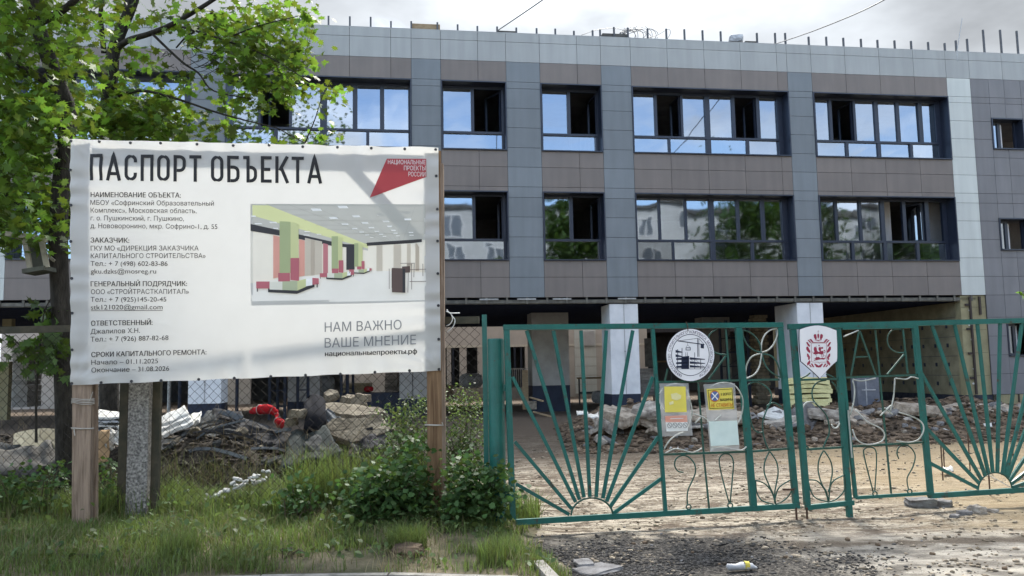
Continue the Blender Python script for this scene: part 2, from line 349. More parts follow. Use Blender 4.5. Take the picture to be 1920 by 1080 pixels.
def on_yard(g):
    y = 6.0 + 10.5 * g.uniform(0, 1) ** 1.25; x = g.uniform(-.5 + .06 * (y - 6), 2.2 + .62 * y); return x, y, gz(x, y)
def on_patch(g):
    while True:
        x, y = 1.0 + 1.7 * g.normal(0, .55), 7.1 + g.normal(0, .45)
        if 5.7 < y < 8.4 and x > .15: return x, y, gz(x, y)
clods('soil_crumbs', 5500, on_yard, .005, .030, M_crumb, 4, 1.4); clods('asphalt_grit', 6500, on_patch, .004, .020, M_grit, 6, 2.0)
def on_ridge(g):
    while True:
        x = g.uniform(.9, 13.5); y = g.uniform(14.6, 20.5) + .12 * x; z = mound2(x, y)
        if z > -.028: return x, y, gz(x, y) + max(z, 0)
clods('ridge_crumbs', 9000, on_ridge, .014, .085, mat('ridge_clods', (.20, .145, .10), (.06, .044, .032), .95, 2, 5, island=.5), 8)
def on_heap(g):
    while True:
        x = g.uniform(-8, -.8); y = g.uniform(9.2, 12.3); z = mound1(x, y)
        if z > .02: return x, y, gz(x, y) + z
clods('heap_crumbs', 7000, on_heap, .008, .05, mat('heap_clods', (.075, .06, .045), (.02, .018, .015), .95, 2, 5, island=.6), 9)
heap('spoil_mound', mound1, -9, -.4, 8.9, 16, .11, M_heap1)
heap('spoil_ridge', mound2, .6, 14, 14.8, 24.6, .13, M_heap2)

# ------------------------------------------------------------------ the school under repair
TH = 0.146422508; K = .968; OY = 24.2
SB = empty('school_building', (0, OY, 0), TH)
tag(SB, 'large school building under renovation clad in grey and brown panels', 'building')
CX, CY, CZ = -OY * math.sin(TH), -OY * math.cos(TH), H
def A(X, Z, d):      # facade coordinates as seen from the street -> local point d metres behind the facade plane
    s = (-CY + d) / -CY; return (CX + (X * K - CX) * s, d, H + Z * K * s)
def zz(Z): return H + Z * K
M_brown = mat('brown_panel', (.196, .168, .152), (.178, .154, .141), .55, 1.2, 3, .05, 60, streak=.06, island=.07)
M_pier = mat('slate_panel', (.190, .208, .222), (.175, .193, .207), .5, 1.2, 3, .05, 60, streak=.06, island=.07)
M_grey = mat('grey_panel', (.195, .190, .196), (.18, .176, .182), .55, 1.2, 3, .05, 60, streak=.06, island=.07)
M_light = mat('pale_panel', (.36, .365, .355), (.34, .346, .338), .5, 1.0, 3, .04, 60, streak=.06, island=.04)
M_white = mat('white_panel', (.54, .56, .53), (.51, .53, .505), .5, 1.0, 3, .04, 60, streak=.06, island=.03)
M_back = mat('backing_wall', (.045, .045, .05), (.03, .03, .035), .9, 3)
M_frame = mat('navy_frame', (.020, .027, .048), (.016, .022, .04), .38, 6, spec=.5)
M_inner = mat('interior_plaster', (.34, .32, .31), (.24, .225, .215), .9, 2, 5)
M_innerw = mat('interior_white', (.62, .62, .62), (.52, .52, .52), .9, 2, 5)
M_glass = glass_mat('reflective_glass', (.30, .34, .38), .30)
M_glass2 = glass_mat('clear_glass', (.55, .58, .60), .16)
M_column = mat('painted_column', (.74, .74, .75), (.58, .585, .60), .8, 2.2, 7, .15, 30, lo=.25, hi=.6)
M_navy = mat('navy_paint', (.024, .032, .055), (.016, .02, .036), .6, 3, 6, .1, 40)
M_steel = mat('dark_galvanised', (.10, .105, .115), (.07, .072, .08), .5, 8, metal=.4)
M_zinc = mat('galvanised', (.42, .43, .43), (.3, .3, .3), .45, 8, metal=.6)
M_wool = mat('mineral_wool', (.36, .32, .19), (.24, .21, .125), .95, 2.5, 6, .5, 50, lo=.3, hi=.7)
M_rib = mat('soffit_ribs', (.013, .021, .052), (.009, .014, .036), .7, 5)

def panels(name, x0, x1, z0, z1, xs, zs, m, gap=.011, th=.03):
    "rainscreen panels with open joints: x in facade units, one mesh"
    mb = MB(); X = [x0] + [x for x in xs if x0 + .02 < x < x1 - .02] + [x1]; Z = [z0] + [z for z in zs if z0 + .02 < z < z1 - .02] + [z1]
    for a, b in zip(X, X[1:]):
        for c, d in zip(Z, Z[1:]): mb.box(a * K + gap / 2, b * K - gap / 2, -th, 0, zz(c) + gap / 2, zz(d) - gap / 2)
    return mb.build(name, m, SB)
ZJ = [2.15, 2.77, 3.39, 4.01, 4.63, 5.24, 5.57, 6.19, 6.80, 7.43, 8.05, 8.68, 8.89, 9.53]
LEFT, RIGHT = -22.0, 27.0
W1T, W1B, W2T, W2B = 8.88, 6.70, 5.43, 3.28
bays = [(-14.3, -9.45), (-8.45, -3.0), (-2.1, -.07), (1.0, 2.97), (3.95, 9.25), (10.1, 14.97)]
piers = [(-9.45, -8.45), (-3.0, -2.1), (-.07, 1.0), (2.97, 3.95), (9.25, 10.1)]
strips = [(14.97, 15.84), (-15.2, -14.3)]
xj = {1: [-6.1 - 1.24, -6.1, -4.86, -3.62], 0: [-13.06, -11.82, -10.58], 2: [-.95], 3: [2.2], 4: [5.17, 6.41, 7.65, 8.9], 5: [11.31, 12.54, 13.78]}
par_x = [-20.5 + 1.24 * i for i in range(5)] + [-14.3, -13.06, -11.82, -10.58, -9.45, -8.45, -7.34, -6.1, -4.86, -3.62, -3.0, -2.1, -.95, -.07, 1.0, 2.2, 2.97, 3.95, 5.17, 6.41, 7.65, 8.9, 9.25, 10.1, 11.31, 12.54, 13.78, 14.97, 15.84, 17.08, 18.32, 19.56, 20.8, 22.04, 23.28, 24.5]
panels('parapet_cladding', LEFT, RIGHT, 9.53, 10.46, par_x, [10.17], M_light)
for i, (a, b) in enumerate(bays):
    bb = b
    for c, d in ((W1T, 9.53), (W2T, W1B), (2.15, W2B)):
        panels('spandrel_cladding', a, bb, c, d, xj[i], [5.57, 6.19, 2.77], M_brown)
for a, b in piers: panels('pier_cladding', a, b, 2.15, 9.53, [], ZJ, M_pier)
for a, b in strips: panels('strip_cladding', a, b, 2.15, 9.53, [], ZJ, M_white)
# the right wing goes down almost to the ground
wins6 = [(16.52, 17.72, 8.18, 7.09), (16.52, 17.72, 4.74, 3.64), (16.52, 17.72, 1.25, .12), (20.3, 21.5, 8.18, 7.09), (20.3, 21.5, 4.74, 3.64), (20.3, 21.5, 1.25, .12)]
ZR = [-1.12, -.45, .17, .79, 1.41] + ZJ
xr = [15.84, 16.52, 17.72, 20.3, 21.5, RIGHT]
for a, b in zip(xr, xr[1:]):
    hole = (a, b) in ((16.52, 17.72), (20.3, 21.5))
    segs = [(-1.12, 9.53)] if not hole else [(-1.12, .12), (1.25, 3.64), (4.74, 7.09), (8.18, 9.53)]
    for c, d in segs: panels('wing_cladding', a, b, c, d, [17.1, 18.6], ZR, M_grey)
panels('wing_cladding', LEFT, -15.2, 2.15, 9.53, [-20.5 + 1.24 * i for i in range(5)], ZJ, M_grey)

# structural wall behind the cladding (with the openings left free)
mb = MB(); T0, T1 = .012, .40
def wall(x0, x1, z0, z1, y0=T0, y1=T1, m=0): mb.box(x0 * K, x1 * K, y0, y1, zz(z0), zz(z1), m)
wall(LEFT, RIGHT, W1T, 10.44)
wall(LEFT, 15.84, W2T, W1B); wall(LEFT, 15.84, 2.15, W2B)
ed = [LEFT] + [q for a, b in bays for q in (a, b)] + [15.84]
for a, b in zip(ed[::2], ed[1::2]): wall(a, b, W1B, W1T); wall(a, b, W2B, W2T)
for a, b in zip(xr, xr[1:]):
    if (a, b) in ((16.52, 17.72), (20.3, 21.5)):
        for c, d in ((-1.75, .12), (1.25, 3.64), (4.74, 7.09), (8.18, W1T)): wall(a, b, c, d)
    else: wall(a, b, -1.75, W1T)
mb.build('wall', M_back, SB)
DEP = 13.2
mb = MB()   # floors, rear wall, inner wall, roof slab
for z0, z1 in ((2.16, 2.45), (5.75, 6.05), (9.35, 9.6)): mb.box(LEFT * K, RIGHT * K, T1 + .003, DEP, zz(z0), zz(z1))
mb.box(LEFT * K, RIGHT * K, 6.4, 6.6, zz(2.46), zz(9.34))
mb.box(LEFT * K, RIGHT * K, DEP - .25, DEP - .003, zz(2.46), zz(9.34))
for x in (-14.8, -8.95, -2.55, .45, 3.45, 9.7, 15.8): mb.box(x * K - .06, x * K + .06, T1 + .003, 6.39, zz(2.46), zz(5.74)); mb.box(x * K - .06, x * K + .06, T1 + .003, 6.39, zz(6.06), zz(9.34))
mb.box(15.4 * K, RIGHT * K, 3.4, 3.6, -.3, zz(2.15)); mb.box(RIGHT * K - .2, RIGHT * K - .003, T1 + .003, 3.399, -.3, zz(2.15))
mb.build('floor_structure', M_inner, SB)
mb = MB(); mb.box(LEFT * K, RIGHT * K, T1 + .004, DEP - .004, zz(9.61), zz(10.2)); mb.build('roof', mat('roof_felt', (.06, .06, .065), (.04, .04, .045), .95, 4), SB)
mb = MB()
mb.box(A(12.62, 0, 1.3)[0] - .45, A(12.62, 0, 1.3)[0], 1.3, 1.75, zz(2.46), zz(5.74)); mb.box(A(14.5, 0, 1.3)[0] - .55, A(14.5, 0, 1.3)[0], 1.3, 1.7, zz(2.46), zz(5.74))
mb.build('inner_column', M_innerw, SB)
mb = MB()
for i in range(9):
    x = 10.4 * K + i * .62; mb.box(x, x + .02, 6.36, 6.4, zz(2.5), zz(5.2))
mb.box(A(13.0, 0, 6)[0], A(13.0, 0, 6)[0] + .5, 6.33, 6.37, zz(4.4), zz(5.0)); mb.box(A(14.3, 0, 6)[0], A(14.3, 0, 6)[0] + .5, 6.33, 6.37, zz(4.6), zz(5.3))
mb.build('wall_outlet', M_frame, SB)

def window(x0, x1, zt, zb, ups, downs, opens=(), dark_low=(), clear=(), zt_in=None, rd=.46, sashes=()):
    "ups/downs: apparent edges of the panes; opens: indices of upper lights standing open"
    mb = MB(); a, b = x0 * K, x1 * K; t, u = zz(zt), zz(zb); e = .035
    # projecting casing and deep reveals
    mb.box(a, a + e, -.06, rd, u, t); mb.box(b - e, b, -.06, rd, u, t); mb.box(a + e, b - e, -.06, rd, t - e, t); mb.box(a + e, b - e, -.085, rd, u, u + e)
    w = mb.build('window', M_frame, SB)
    gy_ = rd - .05; s = (-CY + gy_) / -CY
    fx = lambda X: CX + (X * K - CX) * s
    fz = lambda Z: H + Z * K * s
    tz = 7.27 if zt > 8 else 3.945; tl = tz - .07; tzl, tzh = fz(tl), fz(tz)
    topz = fz(8.61 if zt > 8 else 5.25); botz = u + .075
    mb = MB(); y0, y1 = gy_ - .05, gy_ + .05; lo_, hi_ = a + e + .002, b - e - .002
    mb.box(lo_, hi_, y0, y1, topz, t - e - .002); mb.box(lo_, hi_, y0, y1, u + e + .002, botz)
    mb.box(lo_, hi_, y0 - .012, y1, tzl, tzh)
    E = [lo_] + [q for p in ups for q in (fx(p[0]), fx(p[1]))] + [hi_]
    for p, q in zip(E[::2], E[1::2]):
        if q > p + .004: mb.box(p, q, y0 - .004, y1 - .003, tzh + .001, topz - .001)
    E = [lo_] + [q for p in downs for q in (fx(p[0]), fx(p[1]))] + [hi_]
    for p, q in zip(E[::2], E[1::2]):
        if q > p + .004: mb.box(p, q, y0 - .004, y1 - .003, botz + .001, tzl - .001)
    mb.build('window_frame', M_frame, w)
    mb = MB(); r = random.Random(int(x0 * 100 + zt * 10))
    def pane(p, q, z0, z1, m):
        # real panes never sit perfectly square: a few millimetres of tilt
        j = [r.uniform(-.007, .007) for _ in range(4)]; Y = gy_
        mb.quad((p, Y + j[0], z0), (q, Y + j[1], z0), (q, Y + j[1] + j[2] - j[0] * .5, z1), (p, Y + j[2], z1), m)
    for i, p in enumerate(ups):
        if i not in opens: pane(fx(p[0]) - .01, fx(p[1]) + .01, tzh - .005, topz + .005, 1 if i in clear else 0)
    for i, p in enumerate(downs): pane(fx(p[0]) - .01, fx(p[1]) + .01, botz - .005, tzl + .005, 1 if i in dark_low else 0)
    if mb.f: mb.build('window_pane', [M_glass, M_glass2], w)
    for i, ang, side in sashes:
        p, q = fx(ups[i][0]), fx(ups[i][1]); wd = q - p; h0, h1 = tzh + .01, topz - .01
        mb = MB(); t_ = .06
        mb.box(0, t_, -.03, .03, h0, h1); mb.box(wd - t_, wd, -.03, .03, h0, h1); mb.box(t_, wd - t_, -.03, .03, h0, h0 + t_); mb.box(t_, wd - t_, -.03, .03, h1 - t_, h1)
        mb.quad((t_, 0, h0 + t_), (wd - t_, 0, h0 + t_), (wd - t_, 0, h1 - t_), (t_, 0, h1 - t_), 1)
        c, sn = math.cos(ang), math.sin(ang)
        mb.v = [((x if side < 0 else x - wd) * c - y * sn, (x if side < 0 else x - wd) * sn + y * c, z) for x, y, z in mb.v]
        ox = p if side < 0 else q; mb.v = [(x + ox, y + gy_ + .05, z) for x, y, z in mb.v]
        mb.build('open_sash', [M_frame, M_glass], w)
    return w
S = sorted
u4 = [(3.99, 4.68), (4.76, 5.54), (5.62, 6.36), (6.52, 7.27), (7.37, 8.10), (8.22, 8.82)]; d4 = [(3.99, 5.1), (5.17, 6.36), (6.52, 7.71), (7.81, 8.83)]
u5 = [(10.16, 10.63), (10.73, 11.48), (11.57, 12.24), (12.38, 13.02), (13.14, 13.83), (13.97, 14.45)]; d5 = [(10.16, 11.15), (11.25, 12.28), (12.4, 13.45), (13.55, 14.5)]
u1 = [(-8.36, -7.52), (-7.44, -6.62), (-6.54, -5.72), (-5.52, -4.76), (-4.62, -3.95), (-3.82, -3.1)]; d1 = [(-8.36, -7.05), (-6.95, -5.72), (-5.52, -4.36), (-4.27, -3.1)]
u0 = [(-14.1, -13.4), (-13.3, -12.6), (-12.5, -11.8), (-11.65, -11.0), (-10.9, -10.3), (-10.2, -9.6)]; d0 = [(-14.1, -12.8), (-12.7, -11.8), (-11.65, -10.8), (-10.7, -9.6)]
u2 = [(-2.03, -1.18), (-1.09, -.24)]; d2 = [(-2.03, -.23)]; u3 = [(1.06, 1.84), (1.94, 2.8)]; d3 = [(1.06, 2.74)]
for (zt, zb, row) in ((W1T, W1B, 1), (W2T, W2B, 2)):
    a = row == 1
    window(*bays[0], zt, zb, u0, d0, opens=(1,), sashes=((1, R(75), -1),))
    window(*bays[1], zt, zb, u1, d1, opens=(1,), sashes=((1, R(80), -1),))
    window(*bays[2], zt, zb, u2, d2, opens=(1,), sashes=((1, R(-62) if a else R(-88), 1),))
    window(*bays[3], zt, zb, u3, d3, opens=(1,), sashes=((1, R(-86), 1),))
    window(*bays[4], zt, zb, u4, d4, opens=(1, 4) if a else (), sashes=((1, R(-88), 1), (4, R(-84), 1)) if a else (), dark_low=() if a else (0,))
    window(*bays[5], zt, zb, u5, d5, opens=(1,) if a else (3, 4, 5), sashes=((1, R(-87), 1),) if a else ((4, R(-55), 1),), clear=() if a else (0, 2), dark_low=() if a else (0, 1, 2))
def small_window(x0, x1, zt, zb):
    gm = M_glass if zt > 2 else M_glass2
    mb = MB(); a, b, t, u, e = x0 * K, x1 * K, zz(zt), zz(zb), .04; rd = .36
    mb.box(a, a + e, -.06, rd, u, t); mb.box(b - e, b, -.06, rd, u, t); mb.box(a + e, b - e, -.06, rd, t - e, t); mb.box(a + e, b - e, -.085, rd, u, u + e)
    w = mb.build('window', M_frame, SB); mb = MB(); y0, y1 = .26, .34; mx = a + (b - a) * .42
    mb.box(a + e + .002, mx - .05, y0, y1, t - e - .08, t - e - .002); mb.box(a + e + .002, mx - .05, y0, y1, u + e + .002, u + e + .06); mb.box(a + e + .002, a + e + .07, y0, y1, u + e + .061, t - e - .081); mb.box(mx - .05, mx + .05, y0, y1, u + e + .002, t - e - .002)
    mb.box(b - e - .07, b - e - .002, y0, y1, u + e + .002, t - e - .002)
    mb.build('window_frame', M_frame, w)
    mb = MB(); mb.quad((a + e + .06, .3, u + e + .05), (mx - .04, .3, u + e + .05), (mx - .04, .302, t - e - .07), (a + e + .06, .302, t - e - .07)); mb.build('window_pane', gm, w)
    mb = MB(); mb.box(mx + .08, mx + .13, .30, .75, u + .1, t - .12); mb.build('open_sash', M_innerw, w)
for q in wins6: small_window(*q)

# parapet stubs
stub_px = [(398, 25, 18), (616, 45, 30), (656, 47, 31), (695, 49, 32), (733, 50, 40), (771, 51, 40), (820, 54, 42), (858, 57, 46), (895, 59, 49), (932, 61, 50), (968, 62, 52), (1006, 64, 53), (1041, 65, 54), (1076, 67, 58), (1111, 69, 57), (1125, 69, 56), (1151, 71, 51), (1177, 71, 52), (1214, 73, 54),
 (1249, 75, 54), (1283, 75, 55), (1317, 77, 57), (1351, 78, 59), (1419, 80, 62), (1453, 82, 62), (1472, 83, 62), (1516, 85, 69), (1549, 86, 69), (1581, 88, 71), (1614, 90, 73), (1645, 91, 75), (1677, 93, 76), (1708, 94, 77), (1740, 95, 79), (1771, 96, 81), (1792, 98, 76), (1813, 99, 73), (1843, 100, 56), (1875, 101, 56), (1906, 102, 58)]
pl = Plane(*[SB.matrix_world @ Vector(q) if False else Matrix.Translation((0, OY, 0)) @ Matrix.Rotation(TH, 4, 'Z') @ Vector(q) for q in ((0, .12, 0), (1, .12, 0), (0, .12, 1))])
inv = (Matrix.Translation((0, OY, 0)) @ Matrix.Rotation(TH, 4, 'Z')).inverted()
def FL(x, y, d=.12):      # pixel -> local point on the plane d behind the facade
    q = Plane(*[inv.inverted() @ Vector(p) for p in ((0, d, 0), (1, d, 0), (0, d, 1))]).at(x, y); return inv @ q
for x, y0, y1 in stub_px:
    p = FL(x, y1); mb = MB(); mb.box(p.x - .026, p.x + .026, .10, .15, zz(10.2), p.z); mb.build('parapet_post', M_steel, SB)
mb = MB(); mb.box(LEFT * K, RIGHT * K, -.02, .09, zz(10.46) + .001, zz(10.46) + .022); mb.build('parapet_coping', M_light, SB)

# underside: soffit with dark ribs, edge rail with brackets
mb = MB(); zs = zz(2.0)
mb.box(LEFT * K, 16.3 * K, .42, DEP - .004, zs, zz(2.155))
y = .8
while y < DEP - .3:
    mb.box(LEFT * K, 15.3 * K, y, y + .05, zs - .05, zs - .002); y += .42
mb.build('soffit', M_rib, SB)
mb = MB(); mb.box(LEFT * K, 15.5 * K, .02, .34, zz(1.98), zz(2.08)); mb.box(LEFT * K, 15.5 * K, .05, .09, zz(1.955), zz(1.978))
x = -20.0
while x < 15.4:
    mb.box(x * K - .03, x * K + .03, -.012, .018, zz(1.96), zz(2.149)); x += .62
mb.build('edge_rail', mat('edge_rail', (.16, .15, .125), (.09, .085, .075), .7, 6), SB)
mb = MB()
for x in (-1.0, .15, 1.25, 3.3): mb.box(x * K, (x + .58) * K, -.022, -.014, zz(2.075), zz(2.125))
mb.build('edge_trim', M_zinc, SB)

# columns (front face white, navy base)
def column(x0, x1, d0, depth, base=-.83):
    a, b = A(x0, 0, d0)[0], A(x1, 0, d0)[0]; mb = MB(); zt = zz(2.0) - .06; zb = A(0, base, d0)[2]
    mb.box(a, b, d0, d0 + depth, zb, zt); c = mb.build('column', M_column, SB)
    mb = MB(); mb.box(a - .004, b + .004, d0 - .004, d0 + depth + .004, -.4, zb); mb.build('column_base', M_navy, c)
    mb = MB(); mb.tube([(a + (b - a) * .5, d0 - .012, zb + .0), (a + (b - a) * .5, d0 - .012, zt)], .008, 5)
    for k in range(3): mb.box(a + (b - a) * .5 - .02, a + (b - a) * .5 + .02, d0 - .03, d0, zb + .5 + k * .75, zb + .53 + k * .75)
    mb.build('conduit', M_zinc, c)
column(3.03, 3.93, .06, 1.0); column(9.18, 10.06, .06, 1.5); column(-9.35, -8.45, .06, .95)
# columns of the second row, their shade put into the grey colour
def column2(xa, xb, d0, depth, base=-.83, m=None):
    a, b = A(xa, 0, d0)[0], A(xb, 0, d0)[0]; mb = MB(); zb = A(0, base, d0)[2]
    mb.box(a, b, d0, d0 + depth, zb, zz(2.0) - .06); c = mb.build('column', m or M_colgrey, SB); mb = MB(); mb.box(a - .004, b + .004, d0 - .004, d0 + depth + .004, -.4, zb); mb.build('column_base', M_navy, c)
M_colgrey = mat('shaded_column', (.40, .375, .345), (.32, .30, .275), .9, 3, 6, .1, 40)
column2(.58, 1.72, 3.6, .9, -.52)
column2(-3.0, -2.12, 3.2, .9); column2(-3.4, -3.02, 3.25, .9); column2(-6.6, -5.7, 3.6, .9); column2(6.0, 6.9, 7.0, .8); column2(-12.4, -11.5, 4, .9)

# right hand return wall in mineral wool above a navy plinth
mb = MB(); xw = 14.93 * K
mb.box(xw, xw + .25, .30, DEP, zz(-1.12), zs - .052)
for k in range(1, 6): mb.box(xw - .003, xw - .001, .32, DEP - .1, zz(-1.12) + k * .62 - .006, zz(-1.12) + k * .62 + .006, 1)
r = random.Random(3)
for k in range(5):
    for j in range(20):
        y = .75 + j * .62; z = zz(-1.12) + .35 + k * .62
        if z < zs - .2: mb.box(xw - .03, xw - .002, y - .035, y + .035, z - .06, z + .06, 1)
mb.build('return_wall', [mat('shaded_wool', (.30, .265, .17), (.20, .175, .11), .95, 2.5, 6, .5, 50), M_frame], SB)  # darker copy of the wool, passage shade put into the colour
mb = MB(); mb.box(xw + .004, 15.84 * K, .02, .29, zz(-1.12), zz(2.14))
mb.build('insulation_facing', M_wool, SB)
mb = MB()
for k in range(4): mb.box(xw + .01, 15.8 * K, .008, .018, zz(-.5 + .75 * k), zz(-.49 + .75 * k))
for k in range(6):
    for q in (.25, 1.15): 
        c = Vector((xw + q + .05 * (k % 2), .012, zz(-.75 + .48 * k))); mb.tube([c, c + Vector((0, -.012, 0))], .035, 8, 1)
mb.build('insulation_anchor', [mat('wool_joint', (.14, .12, .08)), mat('white_plastic', (.7, .7, .66))], SB)
mb = MB(); x = 15.22 * K; mb.box(x, x + .06, -.05, 0, zz(-1.1), zz(2.1)); mb.box(x + .34, x + .40, -.05, 0, zz(1.5), zz(2.1))
for k in range(4): mb.box(x - .14, x, -.03, .01, zz(-.6 + .8 * k), zz(-.53 + .8 * k))
for q in (15.9, 16.75, 17.6, 18.45): mb.box(q * K, q * K + .05, -.03, 0.0, zz(-1.55), zz(-1.13))
mb.build('cladding_rail', mat('brown_rail', (.055, .04, .035), (.035, .027, .025), .6, 8), SB)
mb = MB(); mb.box(xw - .05, RIGHT * K, .013, .39, zz(-1.72), zz(-1.125)); mb.box(xw - .06, xw + .2, .395, DEP, -.3, zz(-1.125)); mb.build('plinth', mat('brick_plinth', (.05, .052, .065), (.02, .022, .032), .85, 5, 7, .5, 30), SB)
mb = MB(); mb.box(15.9 * K, RIGHT * K, -.008, .012, zz(-1.62), zz(-1.13)); mb.build('plinth_insulation', M_wool, SB)

# rear of the passage: courtyard side with openings, stairs and railing
M_rear = mat('rear_panel', (.48, .44, .40), (.42, .385, .35), .7, 1.5, 4, island=.07)
mb = MB(); zr = 3.5
def RA(px, py, Y): return inv @ P(px, py, Y)
yb = DEP + 4.0
def rx_(px): return RA(px, 690, 1)[0] if False else (inv @ Plane(*[inv.inverted() @ Vector(p) for p in ((0, yb, 0), (1, yb, 0), (0, yb, 1))]).at(px, 690)).x
mb.box(LEFT * K, rx_(1215), yb, yb + .25, 2.86, 4.6)
x = LEFT * K
xs_ = [LEFT * K, rx_(300), rx_(380), rx_(470), rx_(640), rx_(745), rx_(838), rx_(846), rx_(862), rx_(875), rx_(896), rx_(906), rx_(948), rx_(958), rx_(985), rx_(1000), rx_(1075), rx_(1215)]
solid = [(0, 1), (2, 3), (4, 5), (6, 7), (8, 9), (10, 12), (14, 17)]
for a, b in solid: mb.box(xs_[a], xs_[b], yb, yb + .25, .05, 2.74)
mb.build('rear_wall', M_rear, SB)
mb = MB(); mb.box(LEFT * K, rx_(1215), yb - .03, yb + .2, 2.742, 2.858); mb.build('rear_lintel', mat('cream_trim', (.62, .58, .5)), SB)
mb = MB()
for px in (850, 871, 900, 966, 978): mb.box(rx_(px) - .05, rx_(px) + .05, yb + .05, yb + .15, .2, 2.74)
mb.build('rear_mullion', M_frame, SB)
mb = MB()
for k in range(7): mb.box(rx_(1078), rx_(1118), yb - .05, yb - .004, .35 + k * .46, .79 + k * .46)
mb.build('rear_white_panel', M_white, SB)
mb = MB(); xa, xb = rx_(1094), rx_(1116)
for k in range(14): mb.box(xa + (xb - xa) * k / 14, xa + (xb - xa) * (k + .6) / 14, yb - .16, yb - .06, 2.75, 3.5)
mb.build('rear_corrugated_sheet', M_innerw, SB)
mb = MB()
for k in range(5): mb.box(rx_(812), rx_(906), yb - 2.6 + k * .32, yb - .3, -.02 + k * .16, .14 + k * .16)
mb.build('rear_steps', mat('concrete_steps', (.36, .32, .27), (.24, .21, .18), .9, 3, 6), SB)
mb = MB(); ra, rb = rx_(942), rx_(992)
mb.box(ra, rb, yb - .9, yb - .3, 0, .72)
mb.build('rear_landing', mat('landing_concrete', (.3, .29, .28), (.22, .21, .2), .9, 3, 6), SB)
mb = MB(); mb.box(ra, rb, yb - .92, yb - .88, 1.62, 1.67)
for k in range(15): mb.box(ra + (rb - ra) * k / 14 - .012, ra + (rb - ra) * k / 14 + .012, yb - .91, yb - .89, .721, 1.62)
mb.build('rear_railing', M_zinc, SB)
mb = MB(); mb.box(LEFT * K, 30, DEP + 10, DEP + 10.2, 0, 3.6); mb.build('corridor_wall', mat('corridor_wall', (.10, .10, .105), (.05, .05, .055), .9, 1), SB)
mb = MB(); mb.box(LEFT * K, 30, yb + .251, DEP + 9.99, 3.4, 3.6); mb.build('corridor_ceiling', M_back, SB)
# brick pier deep in the passage
bp_ = inv @ P(1424, 690, 31); mb = MB()
for k in range(28):
    for j in range(3): mb.box(bp_.x - .26 + j * .18 + (.05 if k % 2 else 0), bp_.x - .26 + j * .18 + .165 + (.05 if k % 2 else 0), bp_.y - .2, bp_.y + .2, k * .125, k * .125 + .108)
mb.build('brick_pier', mat('buff_brick', (.36, .30, .21), (.24, .2, .14), .9, 6, island=.15), SB)
# ------------------------------------------------------------------ lettering tools
_glyph = {}
def glyphs(text, bold=0.0):
    "outlines of the built-in font, filled by winding number (its own fill closes some Cyrillic letters)"
    if text in _glyph: return _glyph[text]
    c = bpy.data.curves.new('lettering', 'FONT'); c.body = text; c.resolution_u = 4; c.fill_mode = 'NONE'
    o = bpy.data.objects.new('lettering', c); C.objects.link(o); dg = bpy.context.evaluated_depsgraph_get()
    m = bpy.data.meshes.new_from_object(o.evaluated_get(dg)); vs = [(v.co.x, v.co.y) for v in m.vertices]; es = [tuple(e.vertices) for e in m.edges]
    bpy.data.objects.remove(o); bpy.data.curves.remove(c); bpy.data.meshes.remove(m)
    r = delaunay_2d_cdt([Vector(v) for v in vs], es, [], 0, 1e-5); V = np.array([(v.x, v.y) for v in r[0]]); Fs = [tuple(f) for f in r[2]]
    cen = np.array([V[list(f)].mean(0) for f in Fs]); a = np.array(vs)[[e[0] for e in es]]; b = np.array(vs)[[e[1] for e in es]]
    up_ = (a[None, :, 1] <= cen[:, None, 1]) != (b[None, :, 1] <= cen[:, None, 1]); dy = b[:, 1] - a[:, 1]; dy[dy == 0] = 1e-9
    x = a[None, :, 0] + (cen[:, None, 1] - a[None, :, 1]) / dy[None] * (b[:, 0] - a[:, 0])[None]
    w = (np.where(up_ & (x > cen[:, None, 0]), np.sign(dy)[None], 0)).sum(1)
    _glyph[text] = ([tuple(v) for v in V], [f for f, k in zip(Fs, w) if abs(k) > .5]); return _glyph[text]
def line_text(mb, text, p0, p1, cap, fn, bold=0.0, off=.004, m=0, vdir=(0, -1)):
    "baseline from p0 to p1 (pixels), capital height cap (pixels); fn(px, py, off) -> 3D"
    vs, fs = glyphs(text, bold); x0 = min(v[0] for v in vs); x1 = max(v[0] for v in vs); k = cap / .728
    def mp(v):
        t = (v[0] - x0) / (x1 - x0); return fn(p0[0] + (p1[0] - p0[0]) * t + v[1] * k * vdir[0], p0[1] + (p1[1] - p0[1]) * t + v[1] * k * vdir[1], off)
    mb.add([mp(v) for v in vs], fs, m)
    for q in range(1, 3 if bold > .01 else 1):       # bold: the same letters struck again a hair to the side
        off += .0004; vs = [(a + bold * 1.1 * q, b) for a, b in vs] if q == 1 else [(a + bold * 1.1, b + bold * .3) for a, b in vs]; mb.add([mp(v) for v in vs], fs, m)
